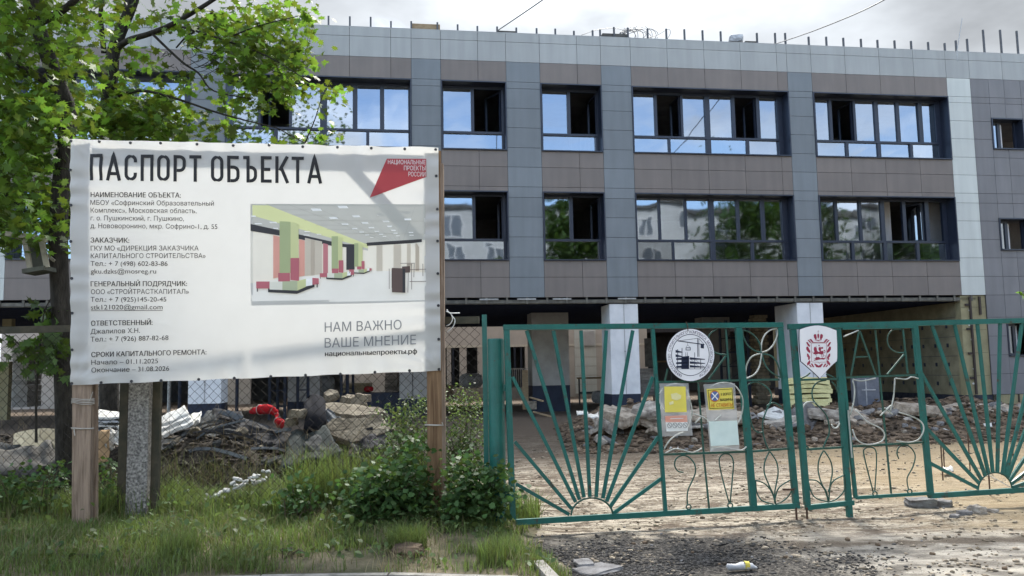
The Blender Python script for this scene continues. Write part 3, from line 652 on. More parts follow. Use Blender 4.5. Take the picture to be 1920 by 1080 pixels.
def ribbon(mb, pts, w, fn, off, m=0, closed=False, step=0):
    "mitred flat stroke through pixel points"
    if step:
        q = list(pts) + ([pts[0]] if closed else []); o = []
        for (a, b), (c, d) in zip(q, q[1:]):
            k = max(1, int(math.hypot(c - a, d - b) / step)); o += [(a + (c - a) * t / k, b + (d - b) * t / k) for t in range(k)]
        pts = o if closed else o + [q[-1]]
    p = [Vector((a, b)) for a, b in pts]; n = len(p); l, r = [], []
    for i in range(n):
        a = p[i - 1] if (i or closed) else None; b = p[(i + 1) % n] if (i < n - 1 or closed) else None
        d1 = (p[i] - a).normalized() if a is not None else (b - p[i]).normalized(); d2 = (b - p[i]).normalized() if b is not None else d1
        t = (d1 + d2); t = t.normalized() if t.length > 1e-6 else d1; nn = Vector((-t.y, t.x)); s = w / 2 / max(.45, nn.dot(Vector((-d1.y, d1.x))))
        l.append(p[i] + nn * s); r.append(p[i] - nn * s)
    vs = [fn(q.x, q.y, off) for q in l] + [fn(q.x, q.y, off) for q in r]
    mb.add(vs, [(i, (i + 1) % n, n + (i + 1) % n, n + i) for i in range(n if closed else n - 1)], m)
def arc(cx, cy, rx, ry, a0, a1, n=10): return [(cx + rx * math.cos(R(a0 + (a1 - a0) * i / n)), cy - ry * math.sin(R(a0 + (a1 - a0) * i / n))) for i in range(n + 1)]
def smooth(pts, n=4):
    "Catmull-Rom through the points"
    q = [pts[0]] + list(pts) + [pts[-1]]; o = []
    for i in range(1, len(q) - 2):
        a, b, c, d = (Vector(x) for x in q[i - 1:i + 3])
        for j in range(n):
            t = j / n; o.append(tuple(.5 * ((2 * b) + (c - a) * t + (2 * a - 5 * b + 4 * c - d) * t * t + (3 * b - a - 3 * c + d) * t ** 3)))
    o.append(tuple(pts[-1])); return o

# ------------------------------------------------------------------ the notice board
BPL = Plane(P(131, 262, 8.45), P(822, 277, 8.62), P(133, 722, 8.45))
TLp, TRp, BRp, BLp = (131, 261), (822, 277), (826.5, 695), (133, 722)
def wrinkle(u, v):
    e = 0
    for q, dd, s in ((u, v, 0), (u, 1 - v, 5), (v, u, 9), (v, 1 - u, 13)):
        f = math.exp(-dd / .07); e += f * (.010 * math.sin(q * 62 + s + 2 * math.sin(q * 17 + s)) + .006 * nz3(q * 30, dd * 9, s))
        f2 = math.exp(-((dd - .085) / .03) ** 2); e += f2 * .006 * nz3(q * 8, s, 2)
    for (cu, cv) in ((1, 1), (0, 1), (0, 0)):
        d = math.hypot((u - cu) * 1.5, v - cv); a = math.atan2(v - cv, u - cu); e += .010 * math.exp(-d / .13) * math.sin(a * 15 + cu * 3)
    b = sst(0, .06, u) * sst(0, .06, 1 - u) * sst(0, .08, v) * sst(0, .08, 1 - v)
    pic = sst(.44, .50, u) * sst(.98, .95, u) * sst(.20, .26, v) * sst(.74, .68, v)
    return e * 1.15 + (.012 * nz3(u * 2.2, v * 2.2, 4) + .004 * nz3(u * 7, v * 5, 8)) * b * (1 - pic)
NU, NV = 170, 110
WG = [[wrinkle(i / NU, j / NV) for i in range(NU + 1)] for j in range(NV + 1)]
def wrinkle_at(u, v):       # the sheet is built on this very grid
    a = min(max(u, 0), 1) * NU; b = min(max(v, 0), 1) * NV; i = min(int(a), NU - 1); j = min(int(b), NV - 1); a -= i; b -= j
    return (WG[j][i] * (1 - a) + WG[j][i + 1] * a) * (1 - b) + (WG[j + 1][i] * (1 - a) + WG[j + 1][i + 1] * a) * b
def BP(px, py, off=0.0):
    v = (py - 262 - (px - 131) * .02) / (459 - (px - 131) * .06); u = (px - 131 - 3 * v) / 692; u = min(1.02, max(-.02, u)); v = min(1.02, max(-.02, v))
    return BPL.at(px, py, off + wrinkle_at(u, v))
def buv(u, v):
    a = Vector(TLp).lerp(Vector(TRp), u); b = Vector(BLp).lerp(Vector(BRp), u); q = a.lerp(b, v)
    q.y += 1.2 * math.sin(u * 42) * (v - .5) * 2 * abs(v - .5); return q
NB = empty('notice_board', P(480, 985, 8.55)); NB.location.z = .12
NBI = Matrix.Translation(-NB.location)
tag(NB, 'large white printed banner about the building works on a timber frame', 'notice board')
bpy.context.view_layer.update()
def toboard(o):
    o.data.transform(NBI); return o
def print_mat(name, col, trans=.30, rough=.45, c2=.93):
    return mat(name, col, tuple(c * c2 for c in col), rough, 2.0, 3, trans=trans, tcol=tuple(min(1, c * 1.0) for c in col))
M_vinyl = print_mat('white_vinyl', (.68, .675, .645), .34, .4)
mb = MB(); nu, nv = NU, NV
PX0, PX1, PY0, PY1 = 470.5, 796.5, 383.5, 566.0
def in_pic(u, v):
    q = buv(u, v); return PX0 + 2 < q.x < PX1 - 2 and PY0 + 3 < q.y < PY1 - 2
idx = {}
for j in range(nv + 1):
    for i in range(nu + 1):
        q = buv(i / nu, j / nv); idx[i, j] = len(mb.v); mb.v.append(tuple(BP(q.x, q.y)))
for j in range(nv):
    for i in range(nu):
        if in_pic((i + .5) / nu, (j + .5) / nv): continue
        mb.f.append((idx[i, j], idx[i, j + 1], idx[i + 1, j + 1], idx[i + 1, j])); mb.m.append(0)
# hem turned back at the edges gives the sheet a thickness
BN = toboard(mb.build('banner', [M_vinyl], NB, smooth=True))
M_ink = mat('black_ink', (.018, .018, .020), rough=.5); M_inkg = mat('grey_ink', (.24, .25, .26), rough=.5)
def bprint(name, mb, mats): return toboard(mb.build(name, mats, BN))
# heading: condensed capitals drawn as strokes
def heading():
    mb = MB(); cap = 50.0; sw = 6.4
    adv = {'П': 24.5, 'А': 27.5, 'С': 23.5, 'О': 24, 'Р': 23.0, 'Т': 23.0, 'Б': 23.5, 'Ъ': 26.5, 'Е': 20.5, 'К': 24.0, ' ': 11}
    x = 0; gap = 6.6; L_ = []
    for ch in 'ПАСПОРТ ОБЪЕКТА':
        w = adv[ch]; h = sw / 2; r_ = w - h; T, B = cap - h, h; m_ = cap * .5; s = []
        R_ = min(9.5, (w - sw) / 2 + .01)
        if ch == 'П': s = [[(h, 0), (h, T), (r_, T), (r_, 0)]]
        if ch == 'А': s = [[(h * .8, 0), (w / 2, cap - 1), (w - h * .8, 0)], [(w * .24, cap * .26), (w * .76, cap * .26)]]
        if ch in 'СО':
            c = [(h + R_ - R_ * math.cos(a), T - R_ + R_ * math.sin(a)) for a in np.linspace(0, math.pi / 2, 6)] + [(r_ - R_ + R_ * math.sin(a), T - R_ + R_ * math.cos(a)) for a in np.linspace(0, math.pi / 2, 6)]
            d = [(r_ - R_ + R_ * math.cos(a), B + R_ - R_ * math.sin(a)) for a in np.linspace(0, math.pi / 2, 6)] + [(h + R_ - R_ * math.sin(a), B + R_ - R_ * math.cos(a)) for a in np.linspace(0, math.pi / 2, 6)]
            s = [('c', c + d)] if ch == 'О' else [[(r_, cap * .70)] + c[::-1] + d[::-1] + [(r_, cap * .31)]]
        if ch == 'Р': s = [[(h, 0), (h, T), (r_ - R_, T)] + [(r_ - R_ + R_ * math.sin(a), T - R_ + R_ * math.cos(a)) for a in np.linspace(.3, math.pi / 2, 5)] + [(r_ - R_ + R_ * math.cos(a), cap * .42 + R_ - R_ * math.sin(a)) for a in np.linspace(0, math.pi / 2, 5)] + [(h + sw / 2, cap * .42)]]
        if ch == 'Т': s = [[(0, T), (w, T)], [(w / 2, 0), (w / 2, T - h)]]
        bowl = lambda x0: [(x0 + h, cap * .57), (r_ - R_, cap * .57)] + [(r_ - R_ + R_ * math.sin(a), cap * .57 - R_ + R_ * math.cos(a)) for a in np.linspace(.3, math.pi / 2, 5)] + [(r_ - R_ + R_ * math.cos(a), B + R_ - R_ * math.sin(a)) for a in np.linspace(0, math.pi / 2, 5)] + [(x0 + h, B)]
        if ch == 'Б': s = [[(r_ + 1.5, T), (h, T), (h, 0)], bowl(h)]
        if ch == 'Ъ': s = [[(0, T), (h + 6, T), (h + 6, 0)], bowl(h + 6)]
        if ch == 'Е': s = [[(w, T), (h, T), (h, B), (w, B)], [(h * 2, cap * .5), (w - 2.5, cap * .5)]]
        if ch == 'К': s = [[(h, 0), (h, cap)], [(w - h * .4, cap), (h + 5.2, cap * .47)], [(h + 7.5, cap * .60), (w - h * .2, 0)]]
        L_.append((x, s)); x += w + (gap if ch != ' ' else 0)
    tot = x - gap; k = (604.0 - 168.5) / tot
    for ox, ss in L_:
        for z, st in enumerate(ss):
            cl = isinstance(st, tuple); pts = st[1] if cl else st
            conv = [(168.5 + (ox + a) * k, 338.2 + 6.4 * ((ox + a) / tot) - b) for a, b in pts]
            ribbon(mb, conv, sw * (.95 if k > .95 else k), BP, .0062 + .0005 * z, closed=cl, step=5)
    return mb
bprint('heading_lettering', heading(), M_ink)
paras = [
 [('НАИМЕНОВАНИЕ ОБЪЕКТА:', (170.5, 369.7), (339, 370.8), 1), ('МБОУ «Софринский Образовательный', (170.5, 384.5), (401.5, 386), 0), ('Комплекс», Московская область,', (170.5, 398.8), (369, 400), 0), ('г. о. Пушкинский, г. Пушкино,', (170.5, 413.3), (345.5, 414.5), 0), ('д. Нововоронино, мкр. Софрино-1, д. 55', (170.5, 428), (408, 429.5), 0)],
 [('ЗАКАЗЧИК:', (170.5, 455), (243, 455.5), 1), ('ГКУ МО «ДИРЕКЦИЯ ЗАКАЗЧИКА', (170.5, 470), (373, 470), 0), ('КАПИТАЛЬНОГО СТРОИТЕЛЬСТВА»', (170.5, 484.3), (386, 484), 0), ('Тел.: + 7 (498) 602-83-86', (170.5, 498.8), (315, 498.8), 0), ('gku.dzks@mosreg.ru', (170.5, 513), (293.5, 513), 0)],
 [('ГЕНЕРАЛЬНЫЙ ПОДРЯДЧИК:', (170.5, 537), (351, 536.5), 1), ('ООО «СТРОЙТРАСТКАПИТАЛ»', (170.5, 551.5), (354.5, 551), 0), ('Тел.: + 7 (925)145-20-45', (170.5, 566), (312.5, 565.5), 0), ('stk121020@gmail.com', (170.5, 580.5), (305.5, 579.8), 0)],
 [('ОТВЕТСТВЕННЫЙ:', (170.5, 610.7), (286, 609), 1), ('Джалилов Х.Н.', (170.5, 626), (262.5, 624), 0), ('Тел.: + 7 (926) 887-82-68', (170.5, 640.7), (316, 637.5), 0)],
 [('СРОКИ КАПИТАЛЬНОГО РЕМОНТА:', (171.5, 669.5), (387, 664.5), 1), ('Начало – 01.11.2025', (171.8, 684), (296.7, 681), 0), ('Окончание – 31.08.2026', (172, 698.5), (317.5, 695), 0)]]
for pg in paras:
    mb = MB()
    for s, a, b, bold in pg: line_text(mb, s, a, b, 9.3 if bold else 9.1, BP, .016 if bold else .002, .0055)
    if 'stk' in pg[-1][0]: ribbon(mb, [(170.5, 582.6), (238, 582.4), (305.5, 582)], .9, BP, .0055)
    bprint('paragraph_lettering', mb, M_ink)
mb = MB(); line_text(mb, 'НАМ ВАЖНО', (609, 622.5), (753, 617.5), 18, BP, -.012, .0055); line_text(mb, 'ВАШЕ МНЕНИЕ', (609, 652), (780, 645.5), 18, BP, -.012, .0055); bprint('slogan_lettering', mb, M_inkg)
mb = MB(); line_text(mb, 'национальныепроекты.рф', (609.5, 668), (781.5, 663), 9.3, BP, .022, .0055); bprint('address_lettering', mb, M_ink)
# red kite logo
M_red = print_mat('red_print', (.46, .07, .08), .25); M_wht = print_mat('white_print', (.82, .82, .80), .2)
mb = MB(); q4 = [Vector(p) for p in ((725.5, 297.5), (799, 298), (799.5, 332), (693.5, 370.8))]
def lgp(u, v): p = q4[0].lerp(q4[1], u).lerp(q4[3].lerp(q4[2], u), v); return BP(p.x, p.y, .0055)
mb.grid(lambda u, v: lgp(u, 1 - v), 26, 20); lg = bprint('logo', mb, M_red)
mb = MB(); line_text(mb, 'НАЦИОНАЛЬНЫЕ', (727.5, 308), (798, 308.6), 8.4, BP, .004, .0072); line_text(mb, 'ПРОЕКТЫ', (757.5, 319.6), (798, 320), 8.6, BP, .004, .0072); line_text(mb, 'РОССИИ', (766, 331), (798, 331.4), 8.6, BP, .004, .0072)
o = mb.build('logo_lettering', M_wht, BN); toboard(o)
# the interior picture (printed)
PM = {k: print_mat('print_' + k, c, .10) for k, c in dict(ceiling=(.50, .50, .455), cream=(.80, .76, .66), floor=(.78, .77, .72), dark=(.05, .05, .055), pink=(.80, .40, .32), rose=(.58, .22, .24), wood=(.66, .59, .48), woodd=(.56, .48, .38), green=(.44, .50, .27), lime=(.66, .69, .36), red=(.54, .16, .19), white=(.95, .95, .92), brown=(.13, .09, .08), joint=(.42, .42, .38), ivory=(.82, .81, .70), sage=(.50, .55, .36)).items()}
PK = list(PM); mb = MB(); lay = [0.0]
def pp(k, *pts, lv=1): 
    pts = [tuple(p) for p in pts]; ar = sum(pts[i - 1][0] * pts[i][1] - pts[i][0] * pts[i - 1][1] for i in range(len(pts)))
    if ar > 0: pts = pts[::-1]
    mb.poly([BP(a, b, .0022 * lv) for a, b in pts], PK.index(k))
def band(k, x0, x1, ytop, ybot, lv=1): pp(k, (x0, ytop(x0)), (x1, ytop(x1)), (x1, ybot(x1)), (x0, ybot(x0)), lv=lv)
X0, X1, Y0, Y1 = 469.5, 797.5, 382.3, 567
# base split into non overlapping regions
pp('ceiling', (497, Y0), (X1, Y0 + 1), (X1, 450), (791, 449), (688, 456), (680, 455), lv=0)
pp('lime', (X0, Y0), (497, Y0), (680, 455), (690, 458), (690, 466), (676, 462), (X0, 403), lv=0)
pp('ceiling', (X0, 403), (676, 462), (690, 466), (690, 470), (X0, 424), lv=0)
pp('cream', (X0, 424), (690, 470), (690, 507), (620, 512), (X0, 531), lv=0)
pp('cream', (690, 458), (688, 456), (791, 449), (X1, 450), (X1 + 1, 511), (690, 507), lv=0)
pp('floor', (X0, 531), (620, 512), (690, 507), (X1 + 1, 511), (799, Y1 - 2), (X0 + 2, 573), lv=0)
# ceiling joints, lamps
for i in range(7):
    a = 540 + i * 40; ribbon(mb, [(a, 383), (a + (742 - a) * .86 + 8, 452)], .5, BP, .0020, PK.index('joint'))
for y in (393, 403, 413, 422, 430, 437): ribbon(mb, [(497 + (y - 382) * 2.4, y), (796, y + 2)], .5, BP, .0024, PK.index('joint'))
for cx, cy, w, h in ((620, 620, 68, 17), (835, 598, 66, 16), (758, 687, 55, 13), (942, 673, 52, 12), (1137, 657, 54, 14), (1350, 638, 55, 16), (852, 737, 45, 10), (1013, 726, 45, 10), (1182, 713, 45, 11), (1360, 698, 48, 12), (930, 773, 38, 8), (1065, 765, 38, 8), (1215, 754, 38, 9), (1368, 743, 40, 9), (985, 800, 32, 6), (1108, 794, 32, 6), (1243, 786, 32, 6), (1380, 776, 36, 7), (1030, 824, 28, 5), (1143, 818, 28, 5), (1260, 810, 28, 5), (1385, 803, 32, 6), (1068, 843, 25, 4), (1170, 837, 25, 4), (1280, 831, 25, 4), (1390, 826, 30, 5), (270, 723, 50, 10), (150, 733, 50, 8), (110, 672, 34, 9), (290, 770, 34, 7), (545, 796, 40, 6), (640, 818, 32, 5), (540, 825, 40, 5)):
    x, y, w, h = 450 + cx / 4.32, 250 + cy / 4.32, w / 4.32 * 1.15, h / 4.32 * 1.2; k = w * (.10 if cx < 1250 else .02)
    pp('white', (x - w / 2 - k, y - h / 2), (x + w / 2 - k, y - h / 2), (x + w / 2 + k, y + h / 2), (x - w / 2 + k, y + h / 2), lv=2)
def V_(k, x0, x1, a0, a1, b0, b1, lv=2): pp(k, (x0, a0), (x1, a1), (x1, b1), (x0, b0), lv=lv)
V_('dark', 470, 525, 420, 432, 433, 442); V_('dark', 560, 622, 439.5, 453, 448, 461); V_('dark', 642, 666, 457, 460, 463, 465); V_('dark', 688, 791, 455, 448.5, 461, 455)
V_('pink', 512.5, 525, 441, 444, 522, 520); V_('pink', 561, 571.5, 449, 451, 519, 517); V_('wood', 572, 604, 446, 453, 517, 514); V_('woodd', 583, 590, 449, 450, 516, 516, 3); V_('rose', 606, 615, 456, 458, 514, 513); V_('dark', 649.5, 665, 458, 458, 506, 506)
for a, b, k in ((706, 717, 'wood'), (738, 752, 'wood'), (763, 770, 'wood'), (779, 786, 'woodd')): V_(k, a, b, 460 - (a - 706) * .05, 460 - (a - 706) * .05, 508, 508)
V_('green', 524.5, 545, 415, 416, 512, 512, 3); V_('lime', 545, 560, 416, 420, 514, 514, 3); V_('green', 622, 634, 443, 443, 507, 507, 3); V_('lime', 634, 642, 443, 445, 507, 507, 3); V_('green', 664.5, 672, 456, 456, 500, 500, 3); V_('lime', 672, 680, 456, 458, 502, 502, 3)
def bench(x, y, s):
    q = lambda k, a, b, c, d, e, f, lv=5: pp(k, (x + a * s, y + c * s), (x + b * s, y + d * s), (x + b * s, y + f * s), (x + a * s, y + e * s), lv=lv)
    q('red', 64, 80, -44, -44, -3, -1, 4); q('red', 41, 63, -16, -16, 0, 0, 4)
    q('dark', 22, 76, 13, 14, 20, 23, 4); q('dark', 76, 109, 14, 5, 23, 10, 4)
    q('red', 0, 25, 0, 0, 13, 13); q('ivory', 25, 49, 0, 0, 15, 16); q('sage', 49, 77, 0, -1, 16, 17); q('lime', 77, 93, -1, -5, 17, 10); q('white', 93, 105, -5, -7, 9, 7); q('red', 105, 117, -7, -6, 6, 5)
    q('dark', 1, 3, 13, 13, 19, 19); q('dark', 113, 115, 4, 4, 11, 11)
bench(481, 528, 1.0); bench(600, 512.5, .55); bench(655, 505.5, .36)
V_('brown', 735, 759.5, 502.5, 503.5, 548, 549, 4); V_('dark', 755, 760, 504, 504, 549, 549, 5)
for a, b in (((730, 504), (730, 542)), ((735, 504), (735, 540)), ((772, 495), (772, 543)), ((766, 500), (765, 549)), ((751, 494), (778, 494)), ((763, 497), (772, 497)), ((777, 495), (776, 520)), ((768, 506), (799, 505)), ((768, 528), (799, 527.5)), ((793, 495), (793, 518))): ribbon(mb, [a, b], .9, BP, .0125, PK.index('brown'))
V_('brown', 754, 769, 500, 499, 512, 511, 4)
bprint('picture_print', mb, [PM[k] for k in PK])
# eyelets
M_eye = mat('eyelet_metal', (.06, .06, .065), rough=.4, metal=.6)
eyes = [(133.5, 264.5), (187, 266), (244, 267.5), (302, 269), (370, 271), (437, 272.5), (505, 272.5), (567.6, 275), (633, 276.5), (696.5, 278.5), (759, 279.5), (817, 281), (132.5, 319), (133.5, 385), (133.5, 453), (134.5, 522), (134.5, 587), (135, 656), (818, 330), (820, 392), (820.5, 452), (821, 513), (822, 573), (822.5, 636), (135, 719), (189, 717.5), (246, 715), (303, 713.5), (372, 711.5), (440, 709), (508, 706), (573, 703.5), (638, 701.5), (703, 698), (768, 695), (823, 692.5)]
for x, y in eyes:
    mb = MB(); c = BP(x, y, .004); n = BPL.n; u = n.cross(Vector((0, 0, 1))).normalized(); w = n.cross(u)
    ring = lambda rr, h: [c + u * rr * math.cos(t) + w * rr * math.sin(t) + n * h for t in np.linspace(0, 2 * math.pi, 10, endpoint=False)]
    a, b = ring(.016, 0), ring(.013, .008); d = ring(.006, .006)
    mb.add(a + b + d, [(i, (i + 1) % 10, 10 + (i + 1) % 10, 10 + i) for i in range(10)] + [(10 + i, 10 + (i + 1) % 10, 20 + (i + 1) % 10, 20 + i) for i in range(10)] + [tuple(range(20, 30))]); toboard(mb.build('eyelet', M_eye, BN))

# timber frame behind the sheet
M_tim = mat('weathered_timber', (.36, .27, .20), (.15, .105, .075), .9, 2.2, 10, .7, 20, stretch=(12, 12, .7), lo=.32, hi=.62, distort=.8)
M_tim2 = mat('fresh_timber', (.30, .19, .105), (.11, .06, .032), .85, 2.2, 10, .7, 20, stretch=(12, 12, .6), lo=.32, hi=.62, distort=.8)
nB = BPL.n
def board(xt, yt, xb, yb_, w, t, back, name, m, lab=None):
    mb = MB(); a = BPL.at(xt, yt, -back - t / 2); b = BPL.at(xb, yb_, -back - t / 2); mb.bar(a, b, w, t, nB); o = mb.build(name, m, NB); toboard(o)
    if lab: o['label'] = lab
    return o
p1 = board(151, 266, 149.5, 1006, .185, .06, .03, 'post', M_tim, 'pale weathered board post')
board(168, 268, 167, 1000, .05, .05, .10, 'post_batten', M_tim)
p2 = board(812, 281, 817, 975, .165, .055, .03, 'post', M_tim2, 'orange brown knotty board post')
board(828, 305, 833, 970, .035, .14, .028, 'post_batten', M_tim)
board(172, 286, 795, 299.5, .15, .03, .028, 'top_batten', M_tim)
board(656, 303, 790, 448, .11, .028, .028, 'limb_shadow_board', M_tim)  # added board, its diagonal shadow stands in for a tree limb's
mb = MB()
M_wire = mat('tie_wire', (.5, .47, .42), (.3, .27, .23), .5, 12)
def tie(x0, x1, y, k, b=.0):
    pts = [BPL.at(x0 - 2, y + .5 * b, -.02), BPL.at(x0, y, -.024), BPL.at((x0 + x1) / 2, y + b, -.018), BPL.at(x1, y + b, -.024), BPL.at(x1 + 5, y + b * .6, -.05)]
    mb.tube(pts, .0045, 5)
for i in range(4): tie(134, 168, 747 + i * 2.4, i, 2 + i * .7)
mb.tube([BPL.at(166, 752, -.02), BPL.at(171, 741, -.01), BPL.at(173, 735, -.01)], .004, 5)
tie(133, 167, 802, 0, 1.5); tie(134, 167, 804, 0, .4); mb.tube([BPL.at(137, 803, -.02), BPL.at(138, 810, -.015), BPL.at(139, 817, -.018)], .005, 5)
toboard(mb.build('tie_wire', M_wire, p1)); mb = MB()
tie(798, 830, 796, 0, 1.0); tie(798, 831, 797.5, 0, .6); mb.tube([BPL.at(830, 797, -.01), BPL.at(829, 792, 0)], .006, 5)
toboard(mb.build('tie_wire', M_wire, p2)); mb = MB()
for pts in ([(836, 583), (845, 588), (848, 598), (843, 607), (836, 610)], [(838, 580), (843, 586), (862, 586)], [(847, 592), (853, 600), (849, 612), (838, 622)]): mb.tube(smooth([BPL.at(a, b, -.03 - .02 * i) for i, (a, b) in enumerate(pts)]), .006, 5)
toboard(mb.build('lacing_cord', mat('white_cord', (.7, .7, .68)), NB))

# ------------------------------------------------------------------ chain link fence
M_link = mat('rusty_galvanised_wire', (.035, .032, .03), (.018, .016, .014), .9, 12, spec=.1)
M_fpost = mat('mossy_post', (.075, .065, .045), (.04, .04, .028), .9, 6, 5, .3, 30)
FA, FB = P(0, 700, 9.05), P(905, 690, 8.72); FA.z = FB.z = 0
def FP(t, z): q = FA.lerp(FB, t); q.z = z; return q
flen = (FB - FA).length
FN = empty('chain_link_fence', FP(.5, .12)); tag(FN, 'old diamond mesh chain link fence running behind the white banner', 'fence')
FI = Matrix.Translation(-FN.location)
def tofence(o): o.data.transform(FI); return o
a_, h_ = .052, .050; fd = (FB - FA).normalized(); fn_ = Vector((fd.y, -fd.x, 0)); mb = MB(); r = random.Random(5)
k0 = -int(3.0 / a_); k1 = int(flen / a_) - 1
nz_ = int(1.95 / h_)
for k in range(k0, k1 + 1):
    pts = []
    for i in range(nz_ + 1):
        s = (k + .5) * a_ + (a_ / 2 if (i + k) % 2 else -a_ / 2) ; z = .17 + i * h_
        p = FA + fd * (s + .015 * nz3(k * .2, i * .15)) + fn_ * (.004 * (-1) ** i + .03 * nz3(s * .7, z * 1.1, 2)); p.z = z; pts.append(p)
    mb.tube(pts, .0034, 3, cap=False)
tofence(mb.build('wire_mesh', M_link, FN))
mb = MB(); mb.bar(FA + fd * -3.2 + Vector((0, 0, 2.16)), FA + fd * (2.9) + Vector((0, 0, 2.18)), .075, .05, fn_); mb.bar(FA + fd * 2.95 + Vector((0, 0, 2.18)), FB - fd * .03 + Vector((0, 0, 2.17)), .075, .05, fn_)
tofence(mb.build('top_rail', M_fpost, FN))
for px in (-160, 237, 298): 
    c = Plane(FP(0, 0), FP(1, 0), FP(0, 1)).at(px, 800, .05); mb = MB(); mb.bar((c.x, c.y, 0), (c.x, c.y, 2.13), .085 if px < 400 else .05, .05, fn_); tofence(mb.build('fence_post', M_fpost, FN))
# pebble-dashed concrete stake in front of the mesh
M_conc = mat('exposed_aggregate', (.40, .385, .355), (.11, .105, .10), .95, 42, 6, 1, 60, lo=.38, hi=.64)
a, b = P(266, 690, 8.86), P(258, 968, 8.86); b.z = -.2; mb = MB(); mb.bar(a + Vector((0, 0, .5)), b, .205, .14, Vector((.12, -1, 0)))
mb.v = [(x + .004 * nz3(x * 30, y * 30, z * 30), y, z) for x, y, z in mb.v]
tag(mb.build('concrete_post', M_conc), 'pebble dashed concrete stake standing in grass below the banner', 'post')

# ------------------------------------------------------------------ the green gate
M_green = mat('green_gloss_paint', (.010, .125, .105), (.008, .092, .078), .38, 5, 6, .15, 40, spec=.45, rust=(.055, .04, .028))
M_greend = mat('green_rod_paint', (.022, .10, .08), (.03, .065, .045), .45, 14, 5, .1, 40)
M_pale = mat('pale_lit_rod', (.50, .51, .47), (.22, .25, .21), .5, 9, lo=.3, hi=.6)  # scrollwork catching the light, its brightness put into the colour
M_rust = mat('rusty_rod', (.10, .055, .035), (.05, .03, .022), .9, 30)
GL = Plane(P(944, 609, 8.43), P(1467, 604, 9.06), P(965, 984, 8.35))
GR = Plane(P(1478, 607, 9.06), P(1920, 597, 9.78), P(1485, 955, 8.97))
def leaf(name, label, base):
    o = empty(name, base); tag(o, label, 'gate'); o['_i'] = 0; return o
def rel(o, root): o.data.transform(Matrix.Translation(-root.location)); return o
class G:
    def __init__(s, pl, root): s.pl, s.root = pl, root
    def bars(s, name, segs, w, t, m, parent=None, off=0.0):
        one = name == 'wicket_door'; mb = MB()
        for i, (a, b) in enumerate(segs):
            mb.bar(s.pl.at(*a, off), s.pl.at(*b, off), w, t, s.pl.n)
            if not one or i == len(segs) - 1: o = mb.build(name, m, parent or s.root); rel(o, s.root); mb = MB()
        return o
    def rods(s, name, lines, r, m, parent=None, off=0.0):
        for i, l in enumerate(lines):
            mb = MB(); mb.tube(smooth([s.pl.at(x, y, off + .012 * (i % 2)) for x, y in l], 5), r, 6)
            o = mb.build(name, m, parent or s.root, smooth=True); rel(o, s.root)
        return o
a7 = lambda a, b: (880 + a / 2.348, 560 + b / 2.348)
a8 = lambda a, b: (1200 + a / 2.455, 580 + b / 2.455)
a9 = lambda a, b: (1520 + a / 2.348, 560 + b / 2.348)
a6 = lambda a, b: (1380 + a / 4.5, 600 + b / 4.5)
ac = lambda a, b: (1230 + a / 4.32, 600 + b / 4.32)
def ringpts(c, rx, ry): return [(c[0] + rx * math.cos(t), c[1] + ry * math.sin(t)) for t in np.linspace(0, 2 * math.pi, 13)]
b_ = GL.at(1225, 985); b_.z = 0
LL = leaf('gate_leaf', 'wide green steel gate leaf with sunburst bars, hung from the thick round post', b_); g = G(GL, LL)
fr = g.bars('rail', [((944, 614), (1467, 609.2)), (a7(205, 984), (1498, 948.2))], .054, .05, M_green)
g.bars('stile', [((949.8, 619.3), (961.5, 974))], .056, .044, M_green); g.bars('stile', [((1462.3, 614.5), (1492.3, 944))], .062, .044, M_green); g.bars('stile', [((1384.3, 615.2), (1412.6, 948.5))], .068, .044, M_green); g.bars('stile', [((1223.6, 616.7), (1247.5, 959))], .034, .040, M_green)
for a, b in [((205, 815), (440, 950)), ((200, 630), (450, 925)), ((190, 345), (468, 895)), ((252, 140), (485, 885)), ((370, 140), (505, 874)), ((492, 140), (531, 872)), ((603, 140), (559, 873)), ((720, 140), (588, 880)), ((808, 345), (605, 893)), ((833, 608), (620, 917)), ((846, 792), (635, 945))]:
    g.bars('sun_ray', [(a7(*a), a7(*b))], .034, .024, M_green, off=-.004)
g.rods('sun_arc', [[a7(*q) for q in arc(540, 955, 92, 78, 178, 2, 12)]], .010, M_greend)
g.bars('crossbar', [(a8(72, 335), a8(640, 323)), (a8(104, 668), a8(490, 655)), (a8(515, 654), a8(685, 641))], .023, .022, M_greend)
g.bars('mid_bar', [(a8(268, 340), a8(293, 660)), (a8(293, 668), a8(318, 915))], .015, .016, M_greend)
g.bars('letter_bar', [(ac(565, 70), ac(596, 490)), (ac(566, 290), ac(426, 482)), (ac(95, 395), ac(72, 492))], .017, .016, M_greend)
g.rods('letter_scroll', [[ac(*q) for q in ((490, 75), (440, 110), (425, 160), (445, 230), (490, 270), (568, 280))]], .009, M_greend)
g.rods('quatrefoil', [[a6(*q) for q in l] for l in (((213, 275), (215, 200), (240, 130), (290, 85), (345, 70)), ((80, 495), (150, 460), (190, 400), (205, 330), (212, 283)), ((213, 275), (270, 255), (320, 200), (350, 120), (348, 72)), ((200, 283), (130, 310), (90, 370), (75, 440), (80, 495)))], .0085, M_pale)
g.rods('quatrefoil', [[a6(*q) for q in l] for l in (((50, 85), (110, 100), (170, 150), (205, 215), (213, 275)), ((50, 85), (60, 150), (100, 220), (160, 262), (213, 275)), ((218, 285), (290, 300), (340, 350), (365, 420), (378, 487)), ((215, 285), (230, 350), (270, 420), (330, 465), (378, 487)))], .0085, M_greend)
